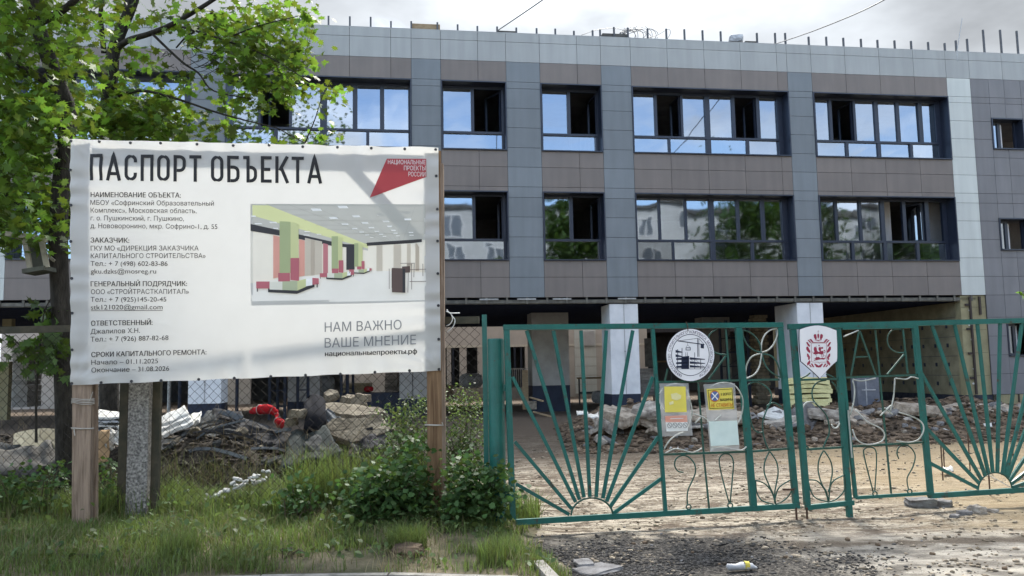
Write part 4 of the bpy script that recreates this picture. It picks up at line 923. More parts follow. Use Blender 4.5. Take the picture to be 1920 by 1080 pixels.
g.rods('scroll', [[a8(*q) for q in l] for l in (((490, 365), (500, 345), (540, 335), (590, 365), (605, 410), (580, 470), (565, 520), (567, 570), (580, 620), (596, 652)), ((490, 360), (500, 470), (515, 540), (540, 566), (565, 565)), ((582, 445), (615, 430), (652, 450)))], .0085, M_greend)
g.rods('tulip_scroll', [[a8(*q) for q in l] for l in (((596, 655), (575, 700), (572, 750), (590, 800), (612, 850), (622, 895)), ((596, 655), (625, 700), (633, 750), (625, 800), (617, 850), (622, 895)), ((525, 785), (570, 800), (600, 830), (616, 865), (622, 895)), ((530, 790), (535, 840), (560, 880), (612, 896)), ((622, 870), (640, 820), (692, 785)), ((692, 782), (698, 820), (680, 860), (650, 885), (622, 896)))], .0075, M_greend)
g.rods('question_scroll', [[a8(*q) for q in ((200, 750), (175, 745), (160, 720), (165, 690), (190, 674), (222, 679), (250, 710), (255, 750), (240, 790), (222, 830), (217, 870), (219, 898))], ringpts(a8(222, 909), 4.4, 4.2)], .0075, M_greend)
g.rods('drop_scroll', [[a8(*q) for q in ((410, 890), (380, 780), (365, 705), (372, 675), (397, 664), (420, 675), (430, 705), (427, 760), (415, 890))], ringpts(a8(413, 902), 4.6, 4.2)], .0075, M_greend)
g.rods('pale_scroll', [[ac(*q) for q in l] for l in (((20, 600), (60, 550), (120, 520), (180, 520), (230, 550), (265, 640), (285, 740), (270, 820), (245, 880)), ((425, 550), (470, 520), (540, 508), (610, 520), (660, 570), (690, 640), (690, 720), (670, 800), (640, 850)), ((60, 1045), (100, 980), (160, 930), (215, 908)), ((20, 610), (25, 680), (60, 735)), ((300, 760), (370, 785), (445, 835)), ((65, 1078), (140, 1043), (210, 1052), (290, 1072), (360, 1038)), ((310, 835), (355, 790)), ((430, 1058), (510, 1028), (600, 1040), (680, 1053), (720, 1025)), ((440, 1050), (540, 950), (640, 870)), ((465, 815), (515, 770)))], .0075, M_pale, off=.022)
g.bars('drop_bolt', [((1490.6, 951), (1493.4, 997))], .016, .016, M_rust, off=.02); g.bars('latch', [(a8(650, 828), a8(700, 828))], .02, .02, M_rust, off=.035)

b_ = GR.at(1700, 960); b_.z = 0
RL = leaf('gate_leaf', 'narrower green gate leaf holding a wicket door, beside the shield sign', b_); g = G(GR, RL)
rl = lambda x: 612.6 - (x - 1478) * .0245
g.bars('rail', [((1478, rl(1478)), (2075, rl(2075) - 1))], .058, .05, M_green); g.bars('rail', [(a8(763, 913), a8(981, 889))], .05, .05, M_green); g.bars('rail', [(a9(522, 868), (2075, 908.5))], .056, .05, M_green)
g.bars('stile', [((1486.6, 617.8), (1513.4, 946.5))], .064, .044, M_green); g.bars('stile', [((1568.6, 616), (1593.2, 971))], .060, .042, M_green); g.bars('stile', [(a9(458, 118), a9(529, 872))], .060, .044, M_green); g.bars('stile', [((2045, 603), (2075, 913))], .060, .044, M_green)
for a, b in [((522, 722), (737, 834)), ((500, 560), (742, 812)), ((475, 305), (752, 795)), ((533, 112), (770, 780)), ((633, 108), (784, 768)), ((734, 106), (803, 765)), ((835, 104), (823, 765)), ((932, 102), (846, 771)), ((1030, 100), (858, 778)), ((1130, 98), (868, 786)), ((1240, 270), (877, 800)), ((1262, 520), (884, 815)), ((1280, 690), (888, 832))]:
    g.bars('sun_ray', [(a9(*a), a9(*b))], .036, .024, M_green, off=-.004)
g.rods('sun_arc', [[a9(*q) for q in arc(812, 842, 75, 77, 180, 4, 12)]], .010, M_greend)
g.bars('crossbar', [(a8(735, 325), a8(912, 320)), (a8(760, 645), a8(932, 635))], .023, .022, M_greend)
g.rods('scroll', [[a6(*q) for q in l] for l in (((760, 508), (690, 525), (650, 570), (642, 630), (660, 690), (720, 750), (765, 810), (785, 890), (785, 960), (760, 1020), (735, 1078)), ((800, 520), (835, 560), (850, 610)), ((565, 960), (575, 1040), (612, 1080)), ((535, 495), (590, 470), (620, 445)), ((760, 455), (830, 487)))], .0085, M_greend)
g.rods('scroll', [[a6(*q) for q in l] for l in (((558, 740), (590, 700), (640, 690), (665, 702)), ((800, 880), (820, 910), (850, 905), (868, 870)))], .0085, M_pale)
g.rods('tulip_scroll', [[a8(*q) for q in l] for l in (((845, 650), (825, 690), (820, 740), (835, 800), (858, 840), (866, 882)), ((845, 650), (875, 700), (882, 750), (872, 810), (866, 882)), ((770, 785), (815, 790), (850, 830), (866, 882)), ((770, 785), (785, 840), (810, 870), (866, 886)), ((866, 840), (890, 790), (942, 762)), ((940, 770), (938, 830), (905, 870), (866, 886)))], .0075, M_greend)
g.bars('drop_bolt', [((1510.6, 951), (1512.6, 997))], .016, .016, M_rust, off=.02)
wd = g.bars('wicket_door', [(a9(122, 132), a9(196, 878)), (a9(136, 130), a9(447, 123)), (a9(200, 876), a9(524, 856))], .034, .035, M_green, off=.006); wd['label'] = 'narrow wicket door with bent bar letters'
g.bars('door_crossbar', [(a9(150, 347), a9(468, 336)), (a9(180, 650), a9(495, 632))], .022, .022, M_greend, wd); g.bars('door_bar', [(a9(287, 138), a9(357, 858))], .015, .016, M_greend, wd, off=-.01)
g.bars('letter_bar', [(a9(212, 140), a9(176, 340)), (a9(214, 140), a9(286, 336)), (a9(195, 257), a9(248, 255)), (a9(405, 135), a9(426, 330)), (a9(410, 245), a9(336, 334))], .016, .016, M_greend, wd, off=.004)
g.rods('letter_scroll', [[a9(*q) for q in ((400, 135), (360, 138), (338, 170), (345, 212), (378, 236), (412, 237))]], .008, M_greend, wd)
g.rods('door_scroll', [[a9(*q) for q in l] for l in (((180, 360), (188, 400), (185, 450), (170, 512)), ((190, 490), (240, 540), (298, 570), (317, 600), (300, 630), (240, 642), (195, 620), (176, 575)), ((365, 350), (360, 430), (345, 495)), ((380, 500), (440, 520), (480, 545), (488, 580), (465, 620), (420, 632), (370, 625)), ((320, 480), (355, 510)), ((298, 515), (345, 470)), ((180, 355), (220, 362), (280, 350)), ((365, 350), (410, 355), (435, 345), (465, 352)), ((140, 168), (205, 140)))], .008, M_pale, wd, off=.02)
g.rods('drop_scroll', [[a9(*q) for q in ((275, 850), (235, 690), (240, 660), (265, 654), (286, 668), (290, 720), (282, 850))], ringpts(a9(280, 858), 4.0, 4.0)], .0075, M_greend, wd)
g.rods('question_scroll', [[a9(*q) for q in ((388, 705), (380, 680), (388, 655), (412, 644), (440, 655), (460, 690), (450, 740), (425, 790), (430, 838))], ringpts(a9(433, 848), 4.0, 4.0)], .0075, M_greend, wd)
g.bars('hinge_rod', [(a9(157, 490), a9(174, 700))], .012, .012, M_pale, off=.03)

# posts of the gate
def vpost(name, label, px, ytop, Y, r, cat='post', square=False, lean=(0, 0)):
    a = P(px, ytop, Y); mb = MB(); base = Vector((a.x, a.y, 0)); top = a - base
    if square: mb.bar((0, 0, -.15), top, r, r, Vector((0, -1, 0)))
    else:
        mb.tube([(0, 0, -.15), top - Vector((0, 0, .012)), top], [r, r, r * .93], 24)
        for z in (.42, 1.46): mb.bar((r * .6, -.02, z), (r + .055, -.02, z), .07, .05, Vector((0, -1, 0))); mb.tube([(r + .045, -.02, z - .06), (r + .045, -.02, z + .06)], .02, 8)
    o = mb.build(name, M_green, smooth=False); o.location = base
    return tag(o, label, cat)
vpost('gate_post', 'thick round green pipe post carrying the left gate leaf', 929, 635, 8.5, .083)
vpost('fence_post', 'thin square green steel post where the wire fence ends', 908, 590, 8.62, .05, square=True)

# signs hung on the gate
def sign_root(name, label, pl, px, py, cat):
    o = empty(name, pl.at(px, py, .04)); return tag(o, label, cat)
def disc(mb, pl, cx, cy, rx, ry, off, m=0, n=48, back=None):
    ps = [pl.at(cx + rx * math.cos(t), cy + ry * math.sin(t), off) for t in np.linspace(0, 2 * math.pi, n, endpoint=False)]
    if back is None: mb.poly(ps[::-1], m)
    else:
        q = [p - pl.n * back for p in ps]; mb.add(ps + q, [tuple(range(n))[::-1], tuple(range(n, 2 * n))] + [(i, (i + 1) % n, n + (i + 1) % n, n + i) for i in range(n)], m)
M_plate = mat('white_sign_plate', (.80, .80, .82), (.76, .76, .78), .3, 4); M_ndark = mat('navy_ink', (.02, .028, .06), rough=.4); M_violet = mat('violet_ink', (.13, .10, .17), rough=.4)
cx, cy, RX, RY = 1290.8, 666.2, 44.5, 48.6
sg = sign_root('round_sign', 'round white ministry sign with a crane and half built block, wired to the gate', GL, cx, 714, 'sign')
def srel(o, root): return rel(o, root)
mb = MB(); disc(mb, GL, cx, cy, RX, RY, .05, back=.006); disc(mb, GL, cx, cy, RX + .7, RY + .7, .047, 1, back=.004); srel(mb.build('plate', [M_plate, M_ndark], sg), sg)
mb = MB(); ribbon(mb, [(cx + RX * .79 * math.cos(t), cy + RY * .79 * math.sin(t)) for t in np.linspace(0, 2 * math.pi, 40, endpoint=False)], 1.1, GL.at, .0515, closed=True); srel(mb.build('ring_mark', M_ndark, sg), sg)
mb = MB(); word = 'МИНИСТЕРСТВО СТРОИТЕЛЬНОГО КОМПЛЕКСА МОСКОВСКОЙ ОБЛАСТИ'; n = len(word)
for i, ch in enumerate(word):
    if ch == ' ': continue
    a = R(-152 + 304 * i / (n - 1)); sx, sy = math.sin(a), -math.cos(a)
    vs, fs = glyphs(ch, .012); w = max(v[0] for v in vs) + min(v[0] for v in vs)
    f_ = lambda v: GL.at(cx + sx * RX * (.835 + .11 * v[1] / .728) + math.cos(a) * (v[0] - w / 2) * 6.2, cy + sy * RY * (.835 + .11 * v[1] / .728) + math.sin(a) * (v[0] - w / 2) * 6.2, .0520)
    mb.add([f_(v) for v in vs], fs)
srel(mb.build('ring_lettering', M_violet, sg), sg)
mb = MB(); q = lambda *pts: mb.poly([GL.at(*ac(*p), .0518) for p in pts])
def rb(w, *pts): ribbon(mb, [ac(*p) for p in pts], w / 4.32, GL.at, .0522)
rb(7, (160, 172), (375, 202)); rb(5, (320, 150), (322, 300)); rb(4, (330, 150), (332, 300)); rb(3, (320, 152), (165, 172)); rb(3, (330, 152), (372, 200)); q((345, 196), (372, 200), (372, 234), (345, 230)); rb(2, (240, 182), (240, 205)); rb(2, (225, 225), (240, 205)); rb(2, (262, 225), (240, 205)); rb(5, (227, 228), (262, 228), (262, 246), (227, 246), (227, 228))
for y in (245, 280): q((143, y), (200, y + 16), (200, y + 22), (143, y + 22))
for y in (312, 345, 375): q((148, y), (250, y - 8), (250, y + 14), (148, y + 14)); q((258, y - 8), (380, y + 6), (380, y + 12), (258, y + 12))
q((190, 300), (252, 293), (252, 398), (190, 398)); rb(5, (195, 230), (195, 398)); rb(5, (160, 240), (160, 398)); rb(3, (148, 398), (385, 398)); rb(4, (297, 265), (297, 398)); rb(4, (345, 318), (345, 398)); rb(3, (225, 265), (225, 296)); rb(3, (238, 265), (238, 296)); rb(2, (252, 310), (345, 390)); rb(2, (300, 320), (375, 385))
srel(mb.build('crane_emblem', M_ndark, sg), sg)
mb = MB(); mb.tube([GL.at(1284, 604, .03), GL.at(1285, 612, .06), GL.at(1286, 622, .056)], .005, 5); srel(mb.build('hanging_wire', M_rust, sg), sg)

ash = lambda a, b: (1480 + a / 9, 600 + b / 9)
sh_out = [(128, 168)] + [(128 + 612 * t, 168 - 75 * math.sin(math.pi * t) * (1) + 14 * t) for t in np.linspace(.08, .95, 9)] + [(745, 184), (757, 420), (757, 640), (748, 700)] + [(748 - 280 * t, 700 + 285 * t ** 1.15) for t in np.linspace(.2, 1, 6)] + [(468 - 315 * t, 985 - 285 * t ** .93) for t in np.linspace(.15, 1, 6)] + [(135, 500), (128, 330)]
ss_ = sign_root('shield_sign', 'white shield shaped sign bearing a crimson regional coat of arms', GR, 1531, 709, 'sign')
def plate(mb, pl, pts, off, th, m=0):
    n = len(pts); a = [pl.at(*p, off) for p in pts]; b = [p - pl.n * th for p in a]; mb.add(a + b, [tuple(range(n))[::-1], tuple(range(n, 2 * n))] + [(i, (i + 1) % n, n + (i + 1) % n, n + i) for i in range(n)], m)
mb = MB(); so_ = [ash(*p) for p in sh_out]; plate(mb, GR, so_, .055, .006); c0 = Vector((1529.5, 658)); big = [tuple(c0 + (Vector(p) - c0) * 1.022) for p in so_]; plate(mb, GR, big, .051, .012, 1); srel(mb.build('plate', [M_plate, M_ndark], ss_), ss_)
M_crim = mat('crimson_ink', (.33, .035, .075), rough=.4); mb = MB()
qq = lambda *pts: mb.poly([GR.at(*ash(*p), .0568) for p in pts])
def rr_(w, *pts): ribbon(mb, [ash(*p) for p in pts], w / 9, GR.at, .0574)
# crown
qq((365, 300), (360, 262), (378, 242), (402, 250), (412, 300), (408, 332), (385, 330)); qq((512, 300), (516, 262), (498, 242), (474, 250), (464, 300), (470, 332), (492, 330)); qq((420, 255), (436, 235), (455, 255), (450, 300), (437, 325), (424, 300)); rr_(12, (380, 340), (437, 350), (495, 338)); rr_(4, (437, 180), (437, 235)); rr_(4, (422, 196), (452, 196)); rr_(8, (430, 355), (446, 355))
# ribbon wreath: leaves down both sides, swag below
def both(*pts): qq(*pts); qq(*[(886 - a, b) for a, b in pts][::-1])
both((285, 330), (320, 328), (365, 388), (335, 388)); both((258, 345), (280, 342), (320, 385), (300, 392)); both((232, 380), (258, 378), (300, 440), (290, 462), (262, 440)); both((236, 460), (262, 450), (304, 530), (300, 565), (262, 540), (236, 500)); both((246, 570), (270, 575), (305, 640), (278, 650), (250, 620)); both((290, 680), (305, 700), (300, 740), (252, 775), (248, 735)); both((270, 640), (300, 650), (285, 680), (262, 668)); both((310, 740), (338, 738), (372, 800), (348, 800)); both((278, 760), (300, 755), (330, 795), (312, 800))
both((365, 740), (392, 742), (443, 775), (443, 806), (405, 800)); rr_(10, (355, 385), (440, 380), (525, 385))
# inner frame, rider, beast
rr_(6, (318, 396), (575, 396), (580, 714), (470, 716), (455, 735), (440, 716), (328, 712), (318, 396))
qq((365, 470), (385, 455), (412, 480), (415, 520), (440, 545), (470, 530), (520, 525), (530, 560), (500, 590), (440, 575), (400, 585), (355, 580), (372, 540), (362, 505)); rr_(10, (525, 530), (545, 515), (552, 540), (540, 565)); rr_(9, (362, 575), (350, 560), (345, 540)); rr_(9, (500, 585), (495, 610), (505, 635)); rr_(9, (515, 560), (525, 600), (520, 625)); rr_(8, (395, 580), (385, 600)); qq((445, 470), (470, 455), (485, 490), (480, 530), (455, 530), (440, 500)); qq((480, 465), (520, 460), (515, 492), (485, 490)); qq((437, 430), (455, 424), (462, 440), (448, 452)); rr_(5, (400, 440), (420, 560), (400, 650))
qq((350, 640), (385, 652), (400, 632), (450, 628), (470, 650), (510, 640), (545, 650), (556, 625), (560, 655), (530, 672), (480, 668), (430, 678), (370, 690), (355, 680), (395, 668)); rr_(6, (545, 650), (560, 610), (540, 600))
srel(mb.build('coat_of_arms', M_crim, ss_), ss_)

M_film = mat('clear_film', (.72, .73, .71), (.6, .61, .6), .25, 6, spec=.5, alpha=.42)
M_yel = mat('yellow_paper', (.80, .68, .10), (.72, .62, .12), .5, 5); M_pink = mat('faded_red_paper', (.74, .33, .24), (.68, .36, .28), .5, 9); M_paper = mat('white_paper', (.78, .79, .76), (.72, .74, .71), .5, 6); M_mint = mat('faded_mint_paper', (.66, .77, .72), (.58, .70, .66), .5, 8, lo=.3, hi=.7); M_org = mat('orange_ink', (.62, .20, .03), rough=.5); M_blue = mat('blue_ink', (.10, .16, .36), rough=.5); M_smud = mat('faded_smudge', (.78, .72, .40), (.74, .68, .3), .5, 14)
n1 = sign_root('laminated_notice', 'laminated sheet with a plain yellow square over four small prohibition symbols', GL, *ac(150, 940), 'notice'); mb = MB()
def sheet(mb, pts, off, m=0, nu=10, nv=14, amp=.006, seed=0, pl=GL, fn=ac):
    a, b, c, d = (Vector(fn(*p)) for p in pts)
    mb.grid(lambda u, v: pl.at(*((a.lerp(b, u)).lerp(d.lerp(c, u), v)), off + amp * (nz3(u * 2.3, v * 2.3, seed) + .5 * math.sin(v * 5 + seed))), nu, nv, m)
sheet(mb, ((15, 515), (250, 513), (285, 935), (40, 942)), .040, 0, amp=.004, seed=1); srel(mb.build('film', [M_film], n1), n1)
for nm, pts, m, o_ in (('yellow_panel', ((53, 540), (225, 540), (235, 745), (60, 747)), M_yel, .046), ('red_panel', ((60, 778), (236, 772), (241, 826), (64, 828)), M_pink, .046), ('white_panel', ((66, 829), (241, 827), (246, 897), (72, 902)), M_paper, .046)):
    mb = MB(); sheet(mb, pts, o_, amp=.003, seed=1); srel(mb.build(nm, m, n1), n1)
mb = MB(); qn = lambda m, *pts: mb.poly([GL.at(*ac(*p), .0515) for p in pts], m)
qn(0, (105, 600), (150, 590), (190, 612), (185, 640), (150, 652), (112, 640)); qn(0, (90, 668), (125, 655), (128, 680), (95, 690))
for x in (95, 137, 178, 220):
    ribbon(mb, [ac(x + 17 * math.cos(t), 853 + 20 * math.sin(t)) for t in np.linspace(0, 2 * math.pi, 14, endpoint=False)], .85, GL.at, .0517, 1, closed=True); ribbon(mb, [ac(x - 12, 840), ac(x + 12, 866)], .9, GL.at, .0521, 1)
ribbon(mb, [ac(100, 800), ac(205, 796)], 1.2, GL.at, .0515, 2)
srel(mb.build('faded_symbols', [M_smud, mat('faded_black', (.22, .22, .22)), M_paper], n1), n1)
n2 = sign_root('laminated_notice', 'laminated sheet with a yellow no parking warning above blank mint paper', GL, *ac(540, 1060), 'notice'); mb = MB()
sheet(mb, ((372, 522), (625, 512), (662, 1050), (425, 1066)), .040, 0, amp=.004, seed=3); srel(mb.build('film', [M_film], n2), n2)
mb = MB(); sheet(mb, ((394, 560), (604, 549), (616, 720), (412, 728)), .047, amp=.003, seed=3); yp = srel(mb.build('yellow_panel', M_yel, n2), n2)
mb = MB(); sheet(mb, ((412, 822), (640, 814), (657, 1010), (428, 1020)), .047, amp=.003, seed=3); srel(mb.build('mint_panel', M_mint, n2), n2)
mb = MB(); c = ac(458, 618)
disc(mb, GL, c[0], c[1], 9.4, 10.6, .0545, 0); disc(mb, GL, c[0], c[1], 7.9, 9.0, .0552, 1); ribbon(mb, [ac(433, 590), ac(483, 645)], 2.0, GL.at, .0560, 2); ribbon(mb, [ac(483, 590), ac(433, 645)], 2.0, GL.at, .0565, 2)
ribbon(mb, [ac(*p) for p in ((403, 570), (597, 559), (607, 710), (419, 718))], .9, GL.at, .0550, 3, closed=True)
acl = lambda px, py, off: GL.at(px, py, off)
line_text(mb, 'У ВОРОТ', ac(505, 614), ac(592, 609), 4.9, acl, .02, .0548, 3); line_text(mb, 'МАШИНЫ', ac(502, 658), ac(600, 653), 4.9, acl, .02, .0548, 3); line_text(mb, 'НЕ СТАВИТЬ!', ac(428, 707), ac(602, 700), 7.0, acl, .02, .0548, 4)
srel(mb.build('warning_print', [M_org, M_blue, M_paper, M_ink, M_org], n2), n2)
# ------------------------------------------------------------------ loose things: helpers
def crumple(name, label, cat, pts, amp, m, th=.012, seed=0, nu=16, nv=12, group=None, freq=2.2, sag=0.0):
    a, b, c, d = (P(*p) for p in pts); n = (b - a).cross(d - a).normalized(); base = (a + b + c + d) / 4; mb = MB()
    def f(u, v, o):
        e = amp * (fbm(u * freq, v * freq, seed, 3) + .35 * math.sin(u * 9 + seed * 2 + 3 * v)); q = a.lerp(b, u).lerp(d.lerp(c, u), v)
        j = .06 * min((b - a).length, (d - a).length); q = q + (b - a).normalized() * j * nz3(v * 5, seed, u * 3) + (d - a).normalized() * j * nz3(u * 5, seed + 4, v * 3)
        return q + n * (e + o) - Vector((0, 0, sag * math.sin(math.pi * u)))
    k = len(mb.v); mb.grid(lambda u, v: f(u, v, 0), nu, nv); mb.grid(lambda u, v: f(u, v, -th), nu, nv); n1_ = (nu + 1) * (nv + 1)
    edge = [i for i in range(nu + 1)] + [(j + 1) * (nu + 1) - 1 for j in range(1, nv + 1)] + [nv * (nu + 1) + i for i in range(nu - 1, -1, -1)] + [j * (nu + 1) for j in range(nv - 1, 0, -1)]
    for i in range(len(edge)): p, q = edge[i], edge[(i + 1) % len(edge)]; mb.f.append((p, q, q + n1_, p + n1_)); mb.m.append(0)
    mb.v = [tuple(Vector(v) - base) for v in mb.v]; o = mb.build(name, m, smooth=True); o.location = base
    return tag(o, label, cat, group)
def chunk(name, label, cat, px, py, Y, sx, sy, sz, m, seed=0, rot=(0, 0, 0), flat=.75, group=None, lift=0.0, sub=3):
    "a broken lump: a subdivided box with its faces knocked about; px, py is its middle"
    bm = bmesh.new(); bmesh.ops.create_cube(bm, size=1.0); bmesh.ops.subdivide_edges(bm, edges=bm.edges[:], cuts=sub + 3, use_grid_fill=True)
    for v in bm.verts:
        p = v.co; l = max(abs(p.x), abs(p.y), abs(p.z)); s = p.normalized() * .62; p = p.lerp(s, 1 - flat)
        d = .13 * nz3(p.x * 2.3 + seed, p.y * 2.3, p.z * 2.3 + seed * 1.7) + .06 * nz3(p.x * 6 + seed, p.y * 6, p.z * 6) + .03 * nz3(p.x * 15, p.y * 15 + seed, p.z * 15)
        v.co = Vector((p.x * sx, p.y * sy, p.z * sz)) * (1 + d * 1.3) + Vector((0, 0, sz * .25 * nz3(p.x * 2 + seed, p.y * 2)))
    bmesh.ops.rotate(bm, verts=bm.verts, matrix=Matrix.Rotation(rot[2], 3, 'Z') @ Matrix.Rotation(rot[1], 3, 'Y') @ Matrix.Rotation(rot[0], 3, 'X'))
    me = bpy.data.meshes.new(name); bm.to_mesh(me); bm.free(); me.materials.append(m); o = link(name, me); o.location = P(px, py, Y) + Vector((0, 0, lift))
    return tag(o, label, cat, group)
def shard(name, label, cat, px, py, Y, w, d, h, m, seed=0, tilt=(0, 0), yaw=0.0, group=None, z=None):
    "a broken piece of slab: an irregular polygon with ragged, splayed sides"
    r = random.Random(seed); n = r.randint(6, 9); an = sorted(2 * math.pi * (i + r.uniform(-.35, .35)) / n for i in range(n)); rad = [r.uniform(.68, 1.08) for _ in an]; k = 4; loop = []
    for i in range(n):
        a0, a1, q0, q1 = an[i], an[(i + 1) % n] + (2 * math.pi if i == n - 1 else 0), rad[i], rad[(i + 1) % n]
        p, q = Vector((math.cos(a0) * q0 * w / 2, math.sin(a0) * q0 * d / 2)), Vector((math.cos(a1) * q1 * w / 2, math.sin(a1) * q1 * d / 2))
        loop += [p.lerp(q, t / k) + Vector((r.uniform(-1, 1), r.uniform(-1, 1))) * .035 * min(w, d) * (1 if t else .3) for t in range(k)]
    N_ = len(loop); lev = ((-.5, 1.0), (-.15, 1.05), (.22, .99), (.5, .93)); V = []; Fs = []
    for j, (zf, sc) in enumerate(lev):
        for i, p in enumerate(loop): e = 1 + .05 * nz3(i * .7, j * 1.3, seed); V.append((p.x * sc * e, p.y * sc * e, h * (zf + .16 * nz3(p.x * 2 / w, p.y * 2 / d, seed + j) + .05 * r.uniform(-1, 1))))
    for j in range(3): Fs += [(j * N_ + i, j * N_ + (i + 1) % N_, (j + 1) * N_ + (i + 1) % N_, (j + 1) * N_ + i) for i in range(N_)]
    for j, sgn in ((0, -1), (3, 1)):
        V.append((0, 0, h * .5 * sgn)); c_ = len(V) - 1
        Fs += [((j * N_ + i, j * N_ + (i + 1) % N_, c_) if sgn > 0 else (j * N_ + (i + 1) % N_, j * N_ + i, c_)) for i in range(N_)]
    M_ = Matrix.Rotation(yaw, 3, 'Z') @ Matrix.Rotation(tilt[0], 3, 'X') @ Matrix.Rotation(tilt[1], 3, 'Y'); me = bpy.data.meshes.new(name); me.from_pydata([tuple(M_ @ Vector(v)) for v in V], [], Fs); me.materials.append(m); o = link(name, me); o.location = P(px, py, Y)
    if z is not None: o.location.z = z
    return tag(o, label, cat, group)
M_cslab = mat('broken_concrete', (.44, .40, .35), (.12, .10, .085), .95, 5, 8, 1, 26, lo=.33, hi=.62)
M_cslab2 = mat('dusty_concrete', (.42, .36, .29), (.13, .10, .075), .95, 7, 8, 1, 20, lo=.33, hi=.62)
M_cgrey = mat('grey_concrete', (.23, .225, .225), (.12, .115, .115), .95, 5, 7, .8, 26)
M_felt = mat('roofing_felt', (.032, .034, .039), (.014, .014, .017), .75, 6, 6, .6, 40, spec=.08)
M_feltg = mat('grey_felt', (.06, .065, .067), (.026, .028, .03), .8, 4, 6, .5, 40, spec=.08)
M_styro = mat('polystyrene', (.62, .62, .60), (.42, .415, .39), .9, 8, 5, .5, 60)
M_card = mat('cardboard', (.42, .29, .17), (.3, .2, .11), .9, 5)
M_sheetg = mat('grey_sheet', (.115, .11, .10), (.055, .052, .048), .85, 4, 6, .4, 30)
M_bluegrey = mat('bluegrey_sheet', (.12, .135, .15), (.06, .068, .078), .8, 5, 5, .3, 30)
M_redc = mat('red_cloth', (.46, .018, .025), (.25, .010, .014), .9, 9, 6, 1, 30, spec=.08)
M_plast = mat('white_sack', (.50, .51, .53), (.30, .31, .33), .6, 7, 5, .6, 14)
M_woolslab = mat('yellow_wool_slab', (.60, .56, .29), (.46, .42, .19), .95, 6, 6, .7, 40)
M_lumber = mat('site_lumber', (.36, .27, .17), (.24, .17, .1), .85, 5, 6, .3, 30, stretch=(1, 1, 6))
M_black = mat('black_plastic', (.012, .013, .018), rough=.9, spec=.08)
M_pslab = mat('buff_slab', (.235, .205, .155), (.09, .075, .055), .95, 5, 8, 1, 26, lo=.33, hi=.62)
M_cream = mat('cream_board', (.62, .53, .36), (.45, .37, .24), .85, 5, 6, .4, 30)

# heap behind the wire fence
def cbox(name, label, cat, px0, px1, py0, py1, Y, dep, m, rot=0.0, group=None, extra=None):
    a, b = P(px0, py1, Y), P(px1, py0, Y); mb = MB(); w, h = b.x - a.x, b.z - a.z
    mb.box(-w / 2, w / 2, 0, dep, 0, h)
    if extra: extra(mb, w, h, dep)
    o = mb.build(name, m); o.location = ((a.x + b.x) / 2, Y, a.z); o.rotation_euler = (0, 0, rot); return tag(o, label, cat, group)
# curved cream board on edge
mb = MB(); a = P(22, 815, 10.6); pts = [(P(x, y, Y) ) for x, y, Y in ((112, 806, 10.2), (85, 803, 10.25), (50, 807, 10.4), (28, 814, 10.7), (40, 822, 10.3), (75, 826, 10.05), (112, 828, 9.95))]
pts = [Vector(p) for p in smooth(pts, 4)]; n = len(pts); lo_ = [p + Vector((0, 0, -.22)) for p in pts]; o_ = [p + Vector((.0, -.03, 0)) for p in pts]; ol = [p + Vector((.0, -.03, 0)) for p in lo_]
mb.add(pts + lo_ + o_ + ol, [(i, i + 1, n + i + 1, n + i) for i in range(n - 1)] + [(2 * n + i, 2 * n + i + 1, 3 * n + i + 1, 3 * n + i) for i in range(n - 1)] + [(i, i + 1, 2 * n + i + 1, 2 * n + i) for i in range(n - 1)])
tag(mb.build('curved_board', [M_cream], smooth=True), 'curled cream board lying on the heap at the far left of the fence', 'board')
crumple('felt_sheet', 'crumpled grey sheet slumped below the curled cream board', 'sheet', [(-40, 842, 10.0), (92, 838, 10.1), (78, 888, 9.6), (-40, 898, 9.5)], .05, M_sheetg, seed=2, freq=2)
crumple('felt_sheet', 'small tilted grey sheet at the left frame edge above the crumpled grey one', 'sheet', [(-60, 812, 10.6), (40, 836, 10.3), (44, 852, 10.1), (-60, 860, 10)], .04, M_feltg, seed=4)
crumple('felt_sheet', 'pointed dark grey sheet leaning beside the tree trunk base', 'sheet', [(52, 846, 9.8), (96, 826, 10.0), (112, 872, 9.6), (60, 884, 9.5)], .05, M_sheetg, seed=8)
for i in range(5):
    y = 772 + i * 9
    crumple('plastic_sheet', ['topmost white plastic sheet of the folded stack behind the concrete stake', 'second folded white plastic sheet from the top behind the concrete stake', 'middle folded white plastic sheet behind the concrete stake', 'second folded white plastic sheet from the bottom behind the stake', 'lowest folded white plastic sheet behind the concrete stake'][i], 'sheet', [(172, y, 11.2), (272, y + 6 - i, 11.1), (276, y + 18 - i, 10.7), (170, y + 10, 10.8)], .035, M_plast if i % 2 else M_styro, seed=20 + i, th=.02)
crumple('cardboard_sheet', 'brown cardboard flap beside the weathered left board post', 'cardboard', [(172, 812, 10.3), (206, 806, 10.3), (204, 866, 10.1), (172, 872, 10.0)], .03, M_card, seed=31)
crumple('white_bag', 'torn white bag between the board post and dark stake', 'bag', [(196, 806, 10.4), (236, 800, 10.4), (238, 838, 10.2), (200, 842, 10.2)], .08, M_styro, seed=33, freq=3)
for i, (x0, y0, x1, y1) in enumerate(((296, 790, 348, 764), (300, 797, 352, 771), (304, 806, 356, 780))):
    crumple('insulation_board', ['upper white insulation board sloping on the felt heap', 'middle white insulation board sloping on the felt heap', 'lower white insulation board sloping on the felt heap'][i], 'board', [(x0, y0, 11.6 - .12 * i), (x1, y1, 11.7 - .12 * i), (x1 + 8, y1 + 16, 11.3 - .12 * i), (x0 - 2, y0 + 16, 11.2 - .12 * i)], .018, M_styro, seed=41 + i, th=.04)
